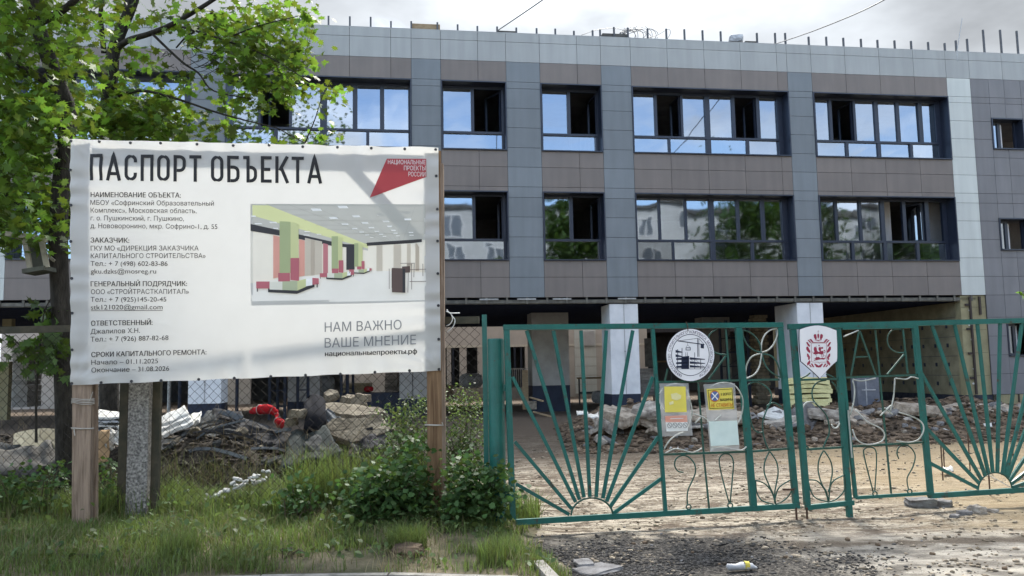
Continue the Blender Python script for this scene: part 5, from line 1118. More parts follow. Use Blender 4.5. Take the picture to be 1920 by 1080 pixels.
crumple('insulation_board', 'small bright foam offcut right of the sloping white boards', 'board', [(352, 782, 11.5), (378, 776, 11.6), (374, 794, 11.2), (350, 800, 11.2)], .03, M_styro, seed=47, th=.04)
felt = [((372, 785, 12.0), (402, 766, 12.2), (410, 800, 11.5), (345, 822, 11.2)), ((398, 768, 12.1), (452, 774, 12.2), (470, 812, 11.4), (405, 806, 11.4)), ((410, 772, 11.9), (470, 790, 11.9), (522, 812, 11.5), (455, 806, 11.3)), ((340, 806, 11.4), (440, 800, 11.4), (450, 828, 10.9), (330, 834, 10.8)), ((432, 796, 11.5), (524, 806, 11.6), (528, 838, 10.9), (448, 832, 10.9)), ((470, 812, 11.2), (540, 816, 11.2), (536, 846, 10.7), (480, 848, 10.7)), ((300, 826, 10.9), (372, 812, 11.0), (366, 840, 10.6), (296, 846, 10.5))]
fl = ['black felt sheet rising over the left shoulder of the heap', 'black felt sheet draped at the very top of the heap', 'black felt strip running down right of the heap top', 'wide black felt sheet under the top of the heap', 'black felt sheet below the red striped bag', 'black felt scrap right of centre on the spoil heap', 'black felt scrap beside the dark stake on the heap']
for i, q in enumerate(felt): crumple('felt_sheet', fl[i], 'felt', q, .035, M_felt if i % 3 else M_feltg, seed=50 + i, freq=1.7, th=.012)
for i, (a, b) in enumerate((((412, 772), (448, 786)), ((425, 771), (455, 784)), ((466, 790), (520, 808)))):
    mb = MB(); p, q = P(*a, 11.75), P(*b, 11.6); mb.bar(p, q, .05, .02, Vector((0, -1, .6))); tag(mb.build('batten', M_bluegrey), ['grey batten on the heap, uppermost on the felt', 'short grey batten just beside the uppermost one on the felt', 'long grey batten pointing down from the red bag'][i], 'batten')
# red bag: a bent sausage
mb = MB(); pts = [P(x, y, Y) for x, y, Y in ((470, 772, 11.7), (488, 768, 11.6), (506, 768, 11.5), (518, 776, 11.5), (519, 786, 11.4), (526, 794, 11.3), (533, 798, 11.3))]; pts = smooth(pts, 5)
rs = [.022 + .045 * math.sin(math.pi * min(1, (i + 1) / 18)) if i < 22 else .055 for i in range(len(pts))]; rs = [r * (1 + .45 * nz3(i * .9, 2)) for i, r in enumerate(rs)]; mb.tube(pts, rs, 14)
rb_ = tag(mb.build('red_bag', M_redc, smooth=True), 'bright red slumped bag with thin white seams on the felt heap', 'bag')
mb = MB()
for i in (5, 11, 16, 22, 26):
    if i + 1 < len(pts): mb.tube([Vector(pts[i]), Vector(pts[i]).lerp(Vector(pts[i + 1]), .12)], [rs[i] * 1.05] * 2, 14)
mb.build('seam', M_styro, rb_)
crumple('tarpaulin', 'big dark grey green tarpaulin hanging down the near side of the heap', 'tarpaulin', [(548, 812, 10.9), (612, 800, 10.9), (642, 852, 10.2), (524, 880, 9.9)], .045, mat('dark_tarp', (.04, .048, .047), (.022, .027, .027), .8, 4, 5, .3, 20, spec=.08), seed=71, freq=2.4)
crumple('tarpaulin', 'dark tarpaulin lap folded under the pale slab', 'tarpaulin', [(596, 806, 10.8), (642, 846, 10.4), (632, 866, 10.2), (566, 840, 10.3)], .05, M_feltg, seed=73)
crumple('folded_sheet', 'blue grey metal sheet folded over the pale broken slab', 'sheet', [(598, 770, 11.2), (614, 766, 11.3), (652, 800, 11.1), (628, 806, 10.9)], .05, M_bluegrey, seed=75)
shard('broken_slab', 'large pale slab tilted towards the fence on the dark tarpaulin', 'slab', 668, 808, 10.9, 1.05, .55, .10, M_pslab, seed=5, tilt=(.75, .12), yaw=-.1)
shard('broken_slab', 'long pale slab lying across the top behind the blue grey sheet', 'slab', 662, 775, 11.6, 1.0, .55, .11, M_pslab, seed=9, tilt=(.35, .10), yaw=.1)
mb = MB(); mb.tube([P(581, 756, 11.4), P(590, 758, 11.4), P(592, 790, 11.0), P(583, 806, 10.8)], [.14, .15, .14, .10], 12); tag(mb.build('plastic_pipe', M_black, smooth=True), 'short fat black plastic pipe standing on the heap', 'pipe')
for i, (x, y, s) in enumerate(((448, 812, .16), (620, 742, .2), (655, 750, .22), (680, 746, .2), (560, 776, .2), (548, 790, .16), (700, 822, .2), (312, 822, .16), (672, 758, .25))): shard('rubble_lump', ['buff lump at the middle of the felt heap', 'rubble lump left on the ledge under the banner', 'rubble lump centred on the ledge under the banner', 'rubble lump right on the ledge under the banner', 'brown lump left of the black pipe', 'small brown lump low beside the black pipe', 'dark lump at the right end of the pale slab', 'small lump beside the dark stake', 'largest rubble lump on the ledge under the banner'][i], 'rubble', x, y, 11.0 + .12 * (i % 4) if i not in (1, 2, 3, 8) else 12.2, s * 1.4, s * 1.2, s * .55, M_pslab if i != 6 else M_felt, seed=90 + i, tilt=(.4 - .1 * i, .1 * i - .4), yaw=i * .7)
for i in range(3): crumple('felt_sheet', ['black cable like felt strip left under the pale slab', 'black felt strip in the middle under the pale slab', 'black felt strip right under the pale slab'][i], 'felt', [(650 + i * 22, 826 - i * 4, 10.8), (716 + i * 9, 812, 10.9), (736, 842 + i * 5, 10.5), (668 + i * 12, 846, 10.4)], .06, M_felt, seed=100 + i)
r = random.Random(77)
for i in range(46):
    x = r.uniform(375, 505); y = 944 - (x - 375) * .46 + r.gauss(0, 6); s = r.uniform(.015, .05); o = chunk('foam_scrap', 'torn scrap of white foam strewn in weeds below the heap', 'foam', x, y, 9.2 + r.uniform(-.1, .1), s * r.uniform(1, 2.2), s, s * .7, M_styro, seed=120 + i, rot=(r.uniform(-.6, .6), r.uniform(-.6, .6), r.uniform(0, 3)), flat=.25, group='white foam scraps in the weeds', sub=0)
r = random.Random(63)
for i in range(46):
    x = r.uniform(300, 760); y = r.uniform(786, 842); Y = r.uniform(10.2, 11.4); q = P(x, y, Y); z = gz(q.x, q.y) + max(0, mound1(q.x, q.y)) + r.uniform(.0, .09); s_ = r.uniform(.08, .3)
    shard('heap_fragment', 'dark broken scrap poking out of the heap under the banner', 'rubble', x, y, Y, s_, s_ * .7, r.uniform(.02, .06), (M_felt, M_feltg, M_pslab, M_felt)[i % 4], seed=1200 + i, tilt=(r.uniform(-.7, .9), r.uniform(-.7, .7)), yaw=r.uniform(0, 3), group='scraps in the heap under the banner', z=z)
for i in range(22):
    x = r.uniform(330, 740); Y = r.uniform(10.3, 11.5); q = P(x, 800, Y); z = gz(q.x, q.y) + max(0, mound1(q.x, q.y)); l = r.uniform(.35, 1.0); a = r.uniform(-.5, .5); b_ = r.uniform(-.35, .45); mb = MB(); w_ = r.uniform(.015, .05)
    pts = [Vector((l * (t - .5) * math.cos(a), l * (t - .5) * math.sin(a), .05 + l * (t - .5) * b_ - .25 * l * (2 * t - 1) ** 2 * r.uniform(.2, .5) + .1)) for t in (0, .25, .5, .75, 1)]
    for p0, p1 in zip(pts, pts[1:]): mb.bar(p0, p1, w_, .012, Vector((0, -.8, .6)))
    o = mb.build('felt_strip', (M_felt, M_feltg, M_bluegrey)[i % 3]); o.location = (q.x, q.y, z); tag(o, 'bent strip of roofing felt tangled in the heap under the banner', 'felt', 'felt strips in the heap')
# dry stems standing over the heap
mb = MB(); r = random.Random(11)
for i in range(420):
    px = r.uniform(290, 800) if i < 300 else r.uniform(0, 130); Y = r.uniform(9.15, 10.8); x = (px - 960) / F * Y; z = gz(x, Y) + max(vz(x, Y), mound1(x, Y)) - .05; hgt = r.uniform(.25, .8); a = r.uniform(0, 6.28); l = r.uniform(.1, .6)
    pts = [(x + l * math.cos(a) * t * t, Y + .3 * l * math.sin(a) * t, z + hgt * (t - .45 * t * t * r.uniform(.2, 1.6))) for t in (0, .3, .55, .8, 1)]
    mb.tube(pts, [.0035, .003, .0028, .0022, .0015], 3, cap=False)
tag(mb.build('dry_stems', mat('dry_stem', (.24, .19, .12), (.12, .09, .055), .9, 3, island=.4)), kind='stuff')

# rubble ridge in front of the building, right
def ridge_Y(px): return 17.0 + (px - 1100) / 820 * 2.2
slabs = [(1160, 782, .75, .5, .36, .1, 'pale broken slab nearest the open bay at the left end of the ridge'), (1215, 768, .50, .4, .24, -.2, 'grey edged slab left of the yellow notice behind the gate'), (1230, 795, .6, .4, .22, .3, 'low slab jutting from soil left of the yellow notice'), (1135, 792, .5, .4, .34, .5, 'dusty slab at the left foot of the ridge'), (1345, 780, 1.05, .5, .22, .05, 'long flat slab seen between the two laminated notices'), (1428, 793, 1.0, .4, .20, -.12, 'bevelled slab under the tilted white board'), (1400, 812, .8, .4, .22, .2, 'dark slab below the bevelled one'),
         (1545, 776, .75, .5, .32, .1, 'brown slab right below the yellow wool stack'), (1515, 790, .5, .5, .5, .4, 'upright grey slab behind the narrow gate leaf'), (1640, 792, 1.3, .6, .20, -.12, 'long slab tilted towards the wicket door'), (1722, 768, .75, .6, .34, .1, 'biggest pale slab seen right of the wicket door letters'), (1640, 808, .9, .6, .14, .14, 'thin slab shaded under the long tilted one'), (1810, 772, 1.2, .5, .20, -.05, 'long low slab before the brick plinth'), (1880, 774, .8, .5, .20, .06, 'slab at the right frame edge before the plinth'), (1610, 782, .6, .5, .2, .3, 'slab end poking out beside the wicket stile')]
for i, (x, y, sx, sy, sz, rt, lab) in enumerate(slabs):
    shard('broken_slab', lab, 'slab', x, y, ridge_Y(x) - .3, sx * 1.55, sy * 2.0, max(.11, sz * .62), (M_cslab2, M_cslab, M_cgrey)[2 if 'dark' in lab or 'shaded' in lab or 'upright' in lab else i % 2], seed=200 + i, tilt=(r.uniform(-.1, .35) if 'upright' not in lab else 1.1, rt), yaw=r.uniform(-.5, .5))
r = random.Random(57)
for i in range(95):
    x = r.uniform(1090, 1925); y = r.uniform(770, 815); Y = ridge_Y(x) + r.uniform(-.9, .3); s = r.uniform(.18, .55); q = P(x, y, Y); z = gz(q.x, q.y) + max(0, mound2(q.x, q.y)) + r.uniform(0, .10)
    shard('slab_fragment', 'broken slab fragment jutting from the spoil ridge before the building', 'rubble', x, y, Y, s, s * r.uniform(.6, 1), r.uniform(.05, .11), (M_cslab, M_cslab2, M_cgrey, M_cgrey, M_heap2)[i % 5], seed=900 + i, tilt=(r.uniform(-.5, .6), r.uniform(-.6, .6)), yaw=r.uniform(0, 3), group='slab fragments in the spoil ridge', z=z)
r = random.Random(21)
for i in range(230):
    x = r.uniform(1080, 1920); y = r.uniform(785, 838); Y = ridge_Y(x) - (y - 790) / 48 * 2.6 + .6; s = r.uniform(.035, .11)
    q = P(x, y, Y); z = gz(q.x, q.y) + max(0, mound2(q.x, q.y)); o = chunk('rubble_lump', 'one of many loose soil and concrete lumps along the spoil ridge', 'rubble', x, y, Y, s * 1.3, s, s * .8, (M_heap2, M_heap2, M_cslab2, M_heap2, M_heap2, M_cgrey)[i % 6], seed=300 + i, rot=(0, 0, r.uniform(0, 3)), flat=.45, group='lumps along the spoil ridge', sub=1); o.location.z = z + s * .2
# white debris in it
for i, (x, y) in enumerate(((1848, 796), (1762, 806), (1772, 803), (1846, 804), (1698, 812), (1260, 838), (1110, 778), (1090, 772), (1782, 824), (1900, 800), (1775, 878), (1668, 905), (1660, 900))):
    crumple('plastic_scrap', ['white scrap high on the ridge at far right', 'white scrap left of a pair on the ridge', 'white scrap right of a pair on the ridge', 'lower white scrap at far right', 'white scrap below the big pale slab', 'pale scrap under the yellow notice', 'white scrap beside the shaded column', 'white scrap against the shaded column base', 'white scrap at the ridge foot', 'white scrap at the right frame edge', 'flat white scrap on sand behind the sunburst', 'lower plank scrap seen through the wicket foot', 'upper plank scrap seen through the wicket foot'][i], 'scrap', [(x - 10, y, ridge_Y(x) - 1.4 if y < 850 else 12.3), (x + 11, y - 2, ridge_Y(x) - 1.4 if y < 850 else 12.4), (x + 13, y + 5, ridge_Y(x) - 1.6 if y < 850 else 12.1), (x - 8, y + 6, ridge_Y(x) - 1.6 if y < 850 else 12.0)], .03, M_styro, seed=400 + i, nu=6, nv=4)
mb = MB(); q = [P(1420, 776, 17.6), P(1452, 762, 18.0), P(1470, 770, 18.0), P(1472, 782, 17.6), P(1456, 786, 17.4)]; n = len(q); lo_ = [p - Vector((0, 0, .05)) for p in q]; mb.add(q + lo_, [tuple(range(n)), tuple(range(n, 2 * n))[::-1]] + [(i, (i + 1) % n, n + (i + 1) % n, n + i) for i in range(n)]); tag(mb.build('white_board', M_styro), 'tilted clean white board resting on rubble', 'board')
wl = ['top', 'second', 'third', 'fourth', 'fifth', 'lowest']
for i in range(6):
    y = 716 + i * 8.2; crumple('wool_slab', f'{wl[i]} slab of the sagging yellow mineral wool stack on the rubble' if i in (0, 5) else f'{wl[i]} slab from the top of the yellow mineral wool stack', 'insulation', [(1470 + 3 * i % 5, y, 20.4), (1551 + (i * 3) % 7, y - 2, 20.4), (1556 + (i * 2) % 5, y + 5, 19.6), (1468 + (i * 4) % 6, y + 7, 19.6)], .02, M_woolslab, th=.085, seed=450 + i, group='yellow wool slabs in the stack', sag=-.03 if i < 3 else 0)
mb = MB(); q = P(1628, 770, 21.0); a, b = P(1607, 768, 21.0), P(1644, 706, 21.0); mb.box(a.x, b.x, 20.9, 21.3, .5, b.z); o = tag(mb.build('wrapped_bale', mat('film_wrap', (.17, .19, .235), (.10, .115, .15), .3, 5, spec=.6)), 'film wrapped grey bale standing behind the wicket door', 'bale'); mb = MB(); mb.box(a.x + .2, a.x + .23, 20.89, 20.898, .6, b.z - .05); mb.box(a.x + .1, b.x - .1, 20.88, 20.889, .95, .98); mb.build('strap', M_plast, o)
# iron stakes with string
st = [(1575, 700, 832, 13.2), (1580, 770, 812, 13.8), (1814, 815, 850, 14.6), (1853, 886, 951, 10.6), (1900, 820, 850, 14.6), (1590 + 174, 828, 884, 12.4), (1770, 822, 862, 13.2)]
st = [(1763, 826, 912, 11.6), (1767, 824, 880, 12.4), (1814, 812, 880, 12.6), (1853, 884, 951, 10.2), (1897, 818, 850, 14.0)]
sl = ['tall rusty rebar stake seen beside the wicket hinge stile', 'shorter rebar stake close behind the tall one', 'rebar stake between two sunburst bars of the right leaf', 'rebar stake under the sunburst arc at right', 'rebar stake nearest the right frame edge']
for i, (x, y0, y1, Y) in enumerate(st):
    a = P(x, y0, Y); z = gz(a.x, a.y); mb = MB(); mb.tube([(0, 0, -.1), (.004, 0, a.z - z)], .009, 6); o = mb.build('rebar_stake', M_rust); o.location = (a.x, a.y, z); tag(o, sl[i], 'stake')
mb = MB(); mb.tube([P(1853, 890, 10.2), P(1892, 912, 10.0), P(1945, 935, 9.9)], .004, 4); tag(mb.build('marker_string', M_plast), 'white string tied to the rebar stake at right', 'string')
# stones in the drive
stl = [(1726, 943, .30, .1, M_cgrey, 'dark flat broken paving stone in front of the wicket sill'), (1770, 944, .22, .08, M_cgrey, 'smaller dark stone right of the flat one'), (1832, 956, .16, .09, M_cslab, 'rounded grey stone right of the dark pair'), (1808, 962, .14, .05, M_cgrey, 'small brown stone among the scatter at right'), (1790, 968, .12, .04, M_cgrey, 'low stone nearest the camera in the scatter'), (1862, 958, .10, .04, M_cslab, 'thin pale stone at the right of the scatter'), (765, 1032, .24, .10, M_heap2, 'grey field stone lying in the trodden grass'), (1120, 1068, .36, .035, M_cgrey, 'slab of broken asphalt at the verge corner'), (1095, 1058, .2, .05, M_cgrey, 'small asphalt crust behind the slab at the verge corner')]
for i, (x, y, s, h, m, lab) in enumerate(stl):
    d = ray(x, y); Y = -H / d.z * d.y
    for _ in range(5):
        q = P(x, y, Y); zt = gz(q.x, q.y) if x > 1000 else vz(q.x, q.y); Y = (zt + h * .4 - H) / d.z * d.y
    chunk('stone', lab, 'stone', x, y, Y, s, s * .7, h, m, seed=500 + i, rot=(0, 0, i), flat=.4 if i == 6 else .8, sub=2)
r = random.Random(31); mbs = []
for i in range(110):
    x = r.uniform(985, 1920); y = 850 + 228 * r.random() ** .8 if i > 60 else r.uniform(950, 1070); d = ray(x, y); Y = -H / d.z * d.y; q = P(x, y, Y); s = r.uniform(.010, .042) * r.uniform(.4, 1)
    o = chunk('pebble', 'small dark pebble scattered over the sandy drive', 'pebble', x, y, Y, s * 1.3, s, s * .7, (M_heap2, M_heap2, M_cslab2, M_heap1, M_cgrey)[i % 5], seed=600 + i % 40, rot=(0, 0, r.uniform(0, 3)), flat=.4, group='pebbles on the drive', sub=0); o.location.z = gz(q.x, q.y) + s * .2
# crumpled bottle
bt = empty('crushed_bottle', (0, 0, 0)); q = P(1391, 1071, 6.2); q = P(1391, 1071, -H / ray(1391, 1071).z * ray(1391, 1071).y); bt.location = (q.x, q.y, .012 + gz(q.x, q.y)); bt.rotation_euler = (0, 0, R(8)); tag(bt, 'crushed white bottle with a yellow label lying on the drive', 'bottle')
mb = MB(); mb.tube([(-.12, 0, .03), (-.11, 0, .034), (-.05, 0, .030), (.0, .004, .034), (.05, .0, .03), (.085, 0, .028), (.105, 0, .018), (.125, 0, .016)], [.02, .034, .030, .036, .033, .029, .016, .015], 12); mb.v = [(x, y * (1 + .25 * nz3(x * 40, y * 30)), max(.002, z * (.85 + .35 * nz3(x * 35, y * 40, 3)))) for x, y, z in mb.v]; mb.build('bottle_body', M_plast, bt, smooth=True)
mb = MB(); mb.tube([(.02, .002, .034), (.06, 0, .031)], [.0365, .034], 12, cap=False); mb.build('bottle_label', mat('yellow_label', (.66, .55, .10)), bt, smooth=True)
# loose kerb stone at the corner
mb = MB(); a, b = P(1008, 1036, 6.9), P(1056, 1088, 6.05); a.z = b.z = .02; mb.bar(a, b, .09, .16, Vector((0, 0, 1))); tag(mb.build('kerb_stone', M_kerb), 'weathered kerb stone half sunk at the corner of the verge', 'kerb stone')

# ------------------------------------------------------------------ things stored under the building
def sack(name, label, px0, px1, py0, py1, Y, m, seed):
    a, b = P(px0, py1, Y), P(px1, py0, Y); bm = bmesh.new(); bmesh.ops.create_icosphere(bm, subdivisions=4, radius=.5)
    for v in bm.verts:
        p = v.co.copy(); d = 1 + .14 * nz3(p.x * 6 + seed, p.y * 6, p.z * 6) + .08 * nz3(p.x * 14, p.y * 14 + seed, p.z * 14); v.co = Vector((math.copysign(abs(p.x * 2) ** .6 / 2, p.x) * (b.x - a.x) * d, p.y * (b.x - a.x) * .8 * d, (math.copysign(abs(p.z * 2) ** .65 / 2, p.z)) * (b.z - a.z) * d))
    me = bpy.data.meshes.new(name); bm.to_mesh(me); bm.free(); me.polygons.foreach_set('use_smooth', [True] * len(me.polygons)); me.materials.append(m); o = link(name, me); o.location = (a + b) / 2; return tag(o, label, 'sack')
sack('bulk_sack', 'bulging white sack seen through the mesh left of the gate post', 862, 904, 700, 728, 33.6, M_plast, 1)
sack('bulk_sack', 'white bag under the trestle by the painted column', 1110, 1134, 733, 756, 33, M_plast, 2)
sack('bulk_sack', 'white bale low beside the timber prop', 994, 1016, 727, 745, 31.5, M_plast, 3)
def post_item(name, label, cat, px0, px1, py0, py1, Y, dep, m): 
    return cbox(name, label, cat, px0, px1, py0, py1, Y, dep, m)
post_item('timber_prop', 'thick ochre timber prop standing in the passage', 'prop', 980, 990, 694, 768, 28, .2, M_lumber)
post_item('cement_block', 'buff block at the foot of the timber prop', 'block', 988, 1006, 752, 768, 27.9, .4, M_cslab2)
post_item('pallet', 'small pallet on edge left of the wire mesh end', 'pallet', 838, 850, 722, 748, 30, .06, M_lumber)
def stack(name, label, cat, px0, px1, py0, py1, Y, n, m, dep=.8):
    a, b = P(px0, py1, Y), P(px1, py0, Y); mb = MB(); h = (b.z - a.z) / n; r = random.Random(px0)
    for k in range(n): j = r.uniform(-.03, .03); mb.box(a.x + j, b.x + j, Y, Y + dep, a.z + k * h + .006, a.z + (k + 1) * h - .006)
    o = mb.build(name, m); return tag(o, label, cat)
M_pbrick = mat('paver_stack', (.33, .30, .27), (.2, .18, .16), .9, 6, island=.2)
stack('paver_stack', 'stack of grey pavers right of the painted white column', 'stack', 1203, 1232, 690, 742, 28.5, 9, M_pbrick)
stack('paver_stack', 'darker low stack of pavers behind the round sign', 'stack', 1236, 1262, 728, 766, 27.5, 6, M_cgrey)
stack('board_stack', 'stack of boards seen low through the left bay', 'stack', 640, 690, 718, 738, 30, 5, M_cream)
stack('brick_stack', 'stack of bricks under the banner at its right end', 'stack', 722, 744, 694, 735, 30, 8, M_pbrick)
stack('brick_stack', 'orange brick stack behind the scaffold towers', 'stack', 538, 558, 700, 780, 27.5, 12, mat('orange_brick', (.42, .25, .16), (.3, .17, .11), .9, 6, island=.2))
stack('block_stack', 'pale block stack at the far left behind the fence', 'stack', 20, 54, 640, 764, 27, 12, mat('pale_block', (.42, .40, .37), (.3, .28, .26), .9, 5, island=.15))
cbox('door_leaf', 'grey door leaf leaning behind the round sign', 'door', 1210, 1228, 634, 688, 31, .06, M_cgrey)
cbox('insulation_batt', 'upright yellow wool batt at the far left under the building', 'insulation', 4, 23, 576, 612, 26.5, .2, M_wool); cbox('insulation_batt', 'lower yellow wool batt at the left frame edge', 'insulation', -6, 17, 678, 788, 26.3, .2, M_wool)
sack('rounded_tank', 'pale rounded tank between scaffold frames under the banner', 596, 628, 705, 752, 29, M_plast, 9)
sack('red_bundle', 'small red bundle on the ledge under the banner', 683, 700, 724, 735, 28, M_redc, 12)
def trestle(name, label, px0, px1, py0, py1, Y):
    a, b = P(px0, py1, Y), P(px1, py0, Y); o = empty(name, (a.x, Y, a.z)); tag(o, label, 'trestle'); w, h = b.x - a.x, b.z - a.z
    mb = MB(); mb.box(0, w, 0, .6, h - .06, h); mb.build('tabletop', M_lumber, o)
    for x in (0.02, w - .08):
        mb = MB(); mb.box(x, x + .06, .05, .11, 0, h - .061); mb.build('leg', M_steel, o)
    mb = MB(); mb.box(.08, w - .08, .06, .10, h * .45, h * .52); mb.build('stretcher', M_steel, o)
trestle('trestle_table', 'trestle table behind the painted white column', 1085, 1132, 707, 764, 33)
trestle('trestle_table', 'dark trestle table behind the round sign', 1225, 1262, 676, 760, 32)
def scaffold(label, px0, px1, py0, py1, Y):
    a, b = P(px0, py1, Y), P(px1, py0, Y); o = empty('scaffold_tower', (a.x, Y, .2)); tag(o, label, 'scaffold'); w, h = b.x - a.x, b.z - .2
    for x in (0, w):
        for y in (0, .9):
            mb = MB(); mb.tube([(x, y, 0), (x, y, h)], .05, 6); mb.build('upright', M_navy, o)
    mb = MB(); k = .4
    while k < h:
        mb.tube([(0, 0, k), (w, 0, k)], .018, 5); mb.tube([(0, .9, k), (w, .9, k)], .018, 5); mb.tube([(0, 0, k), (w, 0, min(h, k + .5))], .012, 5); k += .5
    mb.build('lacing', M_navy, o)
scaffold('leftmost blue scaffold tower, right of the red bag', 505, 535, 640, 780, 26.0); scaffold('middle blue scaffold tower behind the heap', 558, 578, 640, 770, 26.5); scaffold('blue scaffold tower furthest right under the banner', 640, 652, 640, 745, 27)
scaffold('dark scaffold tower seen through the right of the first leaf', 1368, 1400, 600, 770, 29)
mb = MB(); a, b = P(612, 742, 27.5), P(752, 736, 27.5); mb.box(a.x, b.x, 27.4, 28.6, .2, b.z); tag(mb.build('storage_ledge', M_navy), 'long low dark ledge stacked with materials under the banner', 'ledge')
for i, (x, y0, y1) in enumerate(((318, 700, 752), (338, 690, 765), (414, 700, 765), (445, 690, 775), (232, 690, 770))):
    a = P(x, y0, 25.6); mb = MB(); mb.tube([(0, 0, 0), (0, 0, a.z - .2 + .6)], .055, 8); mb.box(-.09, .09, -.09, .09, 0, .01); o = mb.build('steel_prop', M_zinc if i == 0 else M_navy); o.location = (a.x, a.y, .2); tag(o, ['bright zinc steel prop left of the short white column', 'dark steel prop touching the left of the short white column', 'dark steel prop at the right of the short white column', 'dark steel prop left of the red bag', 'dark steel prop behind the first dark stake'][i], 'prop')
for i, (x0, y0, x1, y1) in enumerate(((994, 745, 1018, 752), (1000, 772, 1040, 783), (1015, 776, 1052, 788))):
    mb = MB(); a, b = P(x0, y0, 25.4), P(x1, y1, 24.6); mb.bar(a, b, .06, .04, Vector((0, 0, 1))); tag(mb.build('scrap_plank', M_lumber), ['highest scrap plank beside the shaded column', 'middle scrap plank at the shaded column foot', 'lowest scrap plank at the shaded column foot'][i], 'plank')

# ------------------------------------------------------------------ on the roof and overhead
BW = inv.inverted()
def roofP(px, py, d): return BW @ FL(px, py, d)
mb = MB(); r = random.Random(4); c = roofP(1188, 68, .3)
for k in range(9):
    rr = r.uniform(.18, .62); ox = r.uniform(-.25, .3); t0 = r.uniform(0, 6); ry = r.uniform(.2, .38)
    mb.tube([c + Vector((ox + rr * math.cos(t0 + t), .1 * math.sin(2 * t + k), .02 + ry * .9 * math.sin(t0 + t) * (.7 + .2 * r.random()))) for t in np.linspace(0, 6.0, 22)], .009, 4)
mb.tube(smooth([roofP(1090, 66, .2), roofP(1120, 56, .2), roofP(1150, 53, .2), roofP(1180, 58, .2)], 5), .008, 4); mb.tube(smooth([roofP(1210, 72, .2), roofP(1232, 66, .2), roofP(1252, 55, .2), roofP(1257, 62, .2), roofP(1248, 78, .1)], 5), .008, 4)
mb.v = [tuple(Vector(v) - c) for v in mb.v]; o = mb.build('wire_coil', M_steel, smooth=True); o.location = c; tag(o, 'tangled coil of wire lying on the roof edge', 'wire')
def roof_thing(name, label, cat, px0, px1, py0, py1, d, dep, m):
    a, b = FL(px0, py1, d), FL(px1, py0, d); mb = MB(); mb.box(0, b.x - a.x, 0, dep, 0, b.z - a.z + .03); o = mb.build(name, m); o.location = BW @ Vector((a.x, d, a.z - .03)); o.rotation_euler = (0, 0, TH); return tag(o, label, cat)
roof_thing('roof_plank', 'grey plank fixed between stubs over the left of the roofline', 'plank', 772, 825, 46, 53, .17, .04, M_lumber); roof_thing('roof_plank', 'low plank on the roof edge below the left overhead cable', 'plank', 932, 968, 58.5, 62, .17, .3, M_sheetg); roof_thing('roof_plank', 'low plank beside the coil of wire', 'plank', 1130, 1176, 64, 70, .17, .3, M_sheetg)
q = roofP(1380, 75, .5); sk = chunk('roof_lump', 'crumpled pale bundle sitting on the roofline', 'bundle', 1380, 74, q.y, .42, .3, .22, M_plast, seed=33, flat=.5)
roof_thing('roof_plank', 'flat dark offcut right of the pale roof bundle', 'plank', 1398, 1420, 77.5, 82, .2, .3, M_sheetg)
for nm, lab, pts in (('overhead_cable', 'thin overhead cable rising from left of the wire coil', [(932, 58, 24.3), (975, 29, 22), (1020, -2, 20), (1100, -60, 17), (1300, -200, 12)]), ('overhead_cable', 'overhead cable rising over the right part of the roof', [(1455, 82, 24.8), (1520, 60, 22), (1600, 28, 20), (1665, -4, 18), (1800, -80, 14), (2000, -220, 10)])):
    mb = MB(); mb.tube(smooth([P(*p) for p in pts], 4), .016, 5); tag(mb.build(nm, M_steel), lab, 'cable')
a, b = P(1794, 98, 25.6), P(1804, 34, 25.7); mb = MB(); mb.tube([a - Vector((0, 0, .3)), a, b], .012, 5); tag(mb.build('antenna_rod', M_zinc), 'thin whip rod leaning above the right roofline', 'antenna')
# ------------------------------------------------------------------ plants
rg = np.random.default_rng(12)
M_leaf = mat('maple_leaf', (.080, .140, .024), (.040, .088, .014), .5, 3, island=.5, trans=.46, tcol=(.18, .28, .03), spec=.35)
M_bark = mat('maple_bark', (.050, .044, .036), (.016, .014, .011), .95, 9, 7, 1, 30, stretch=(2, 2, .5))
MAPLE = np.array([(0, -.48), (.11, -.28), (.42, -.36), (.33, -.12), (.60, .10), (.31, .14), (.30, .42), (.10, .27), (0, .62), (-.10, .27), (-.30, .42), (-.31, .14), (-.60, .10), (-.33, -.12), (-.42, -.36), (-.11, -.28)])
def leaves(name, cen, size, m, parent=None, shape=MAPLE, droop=.5, fold=.18, flatness=.8):
    n = len(cen); k = len(shape); yaw = rg.uniform(0, 2 * np.pi, n); tilt = np.abs(rg.normal(droop, .38, n)); roll = rg.normal(0, .45 * (1.3 - flatness) + .3, n)
    s = size[:, None]; x = shape[None, :, 0] * s; y = shape[None, :, 1] * s; z = np.abs(shape[None, :, 0]) * s * fold * rg.uniform(-1.2, 2.4, n)[:, None] - (shape[None, :, 1] ** 2) * s * rg.uniform(-.2, .9, n)[:, None]
    c, sn = np.cos(roll)[:, None], np.sin(roll)[:, None]; x, z = x * c - z * sn, x * sn + z * c
    c, sn = np.cos(tilt)[:, None], np.sin(tilt)[:, None]; y, z = y * c + z * sn, -y * sn + z * c
    c, sn = np.cos(yaw)[:, None], np.sin(yaw)[:, None]; x, y = x * c - y * sn, x * sn + y * c
    V = np.stack([x + cen[:, 0:1], y + cen[:, 1:2], z + cen[:, 2:3]], -1).reshape(-1, 3); Fc = np.arange(n * k).reshape(n, k)
    return np_mesh(name, V, Fc, m, parent)
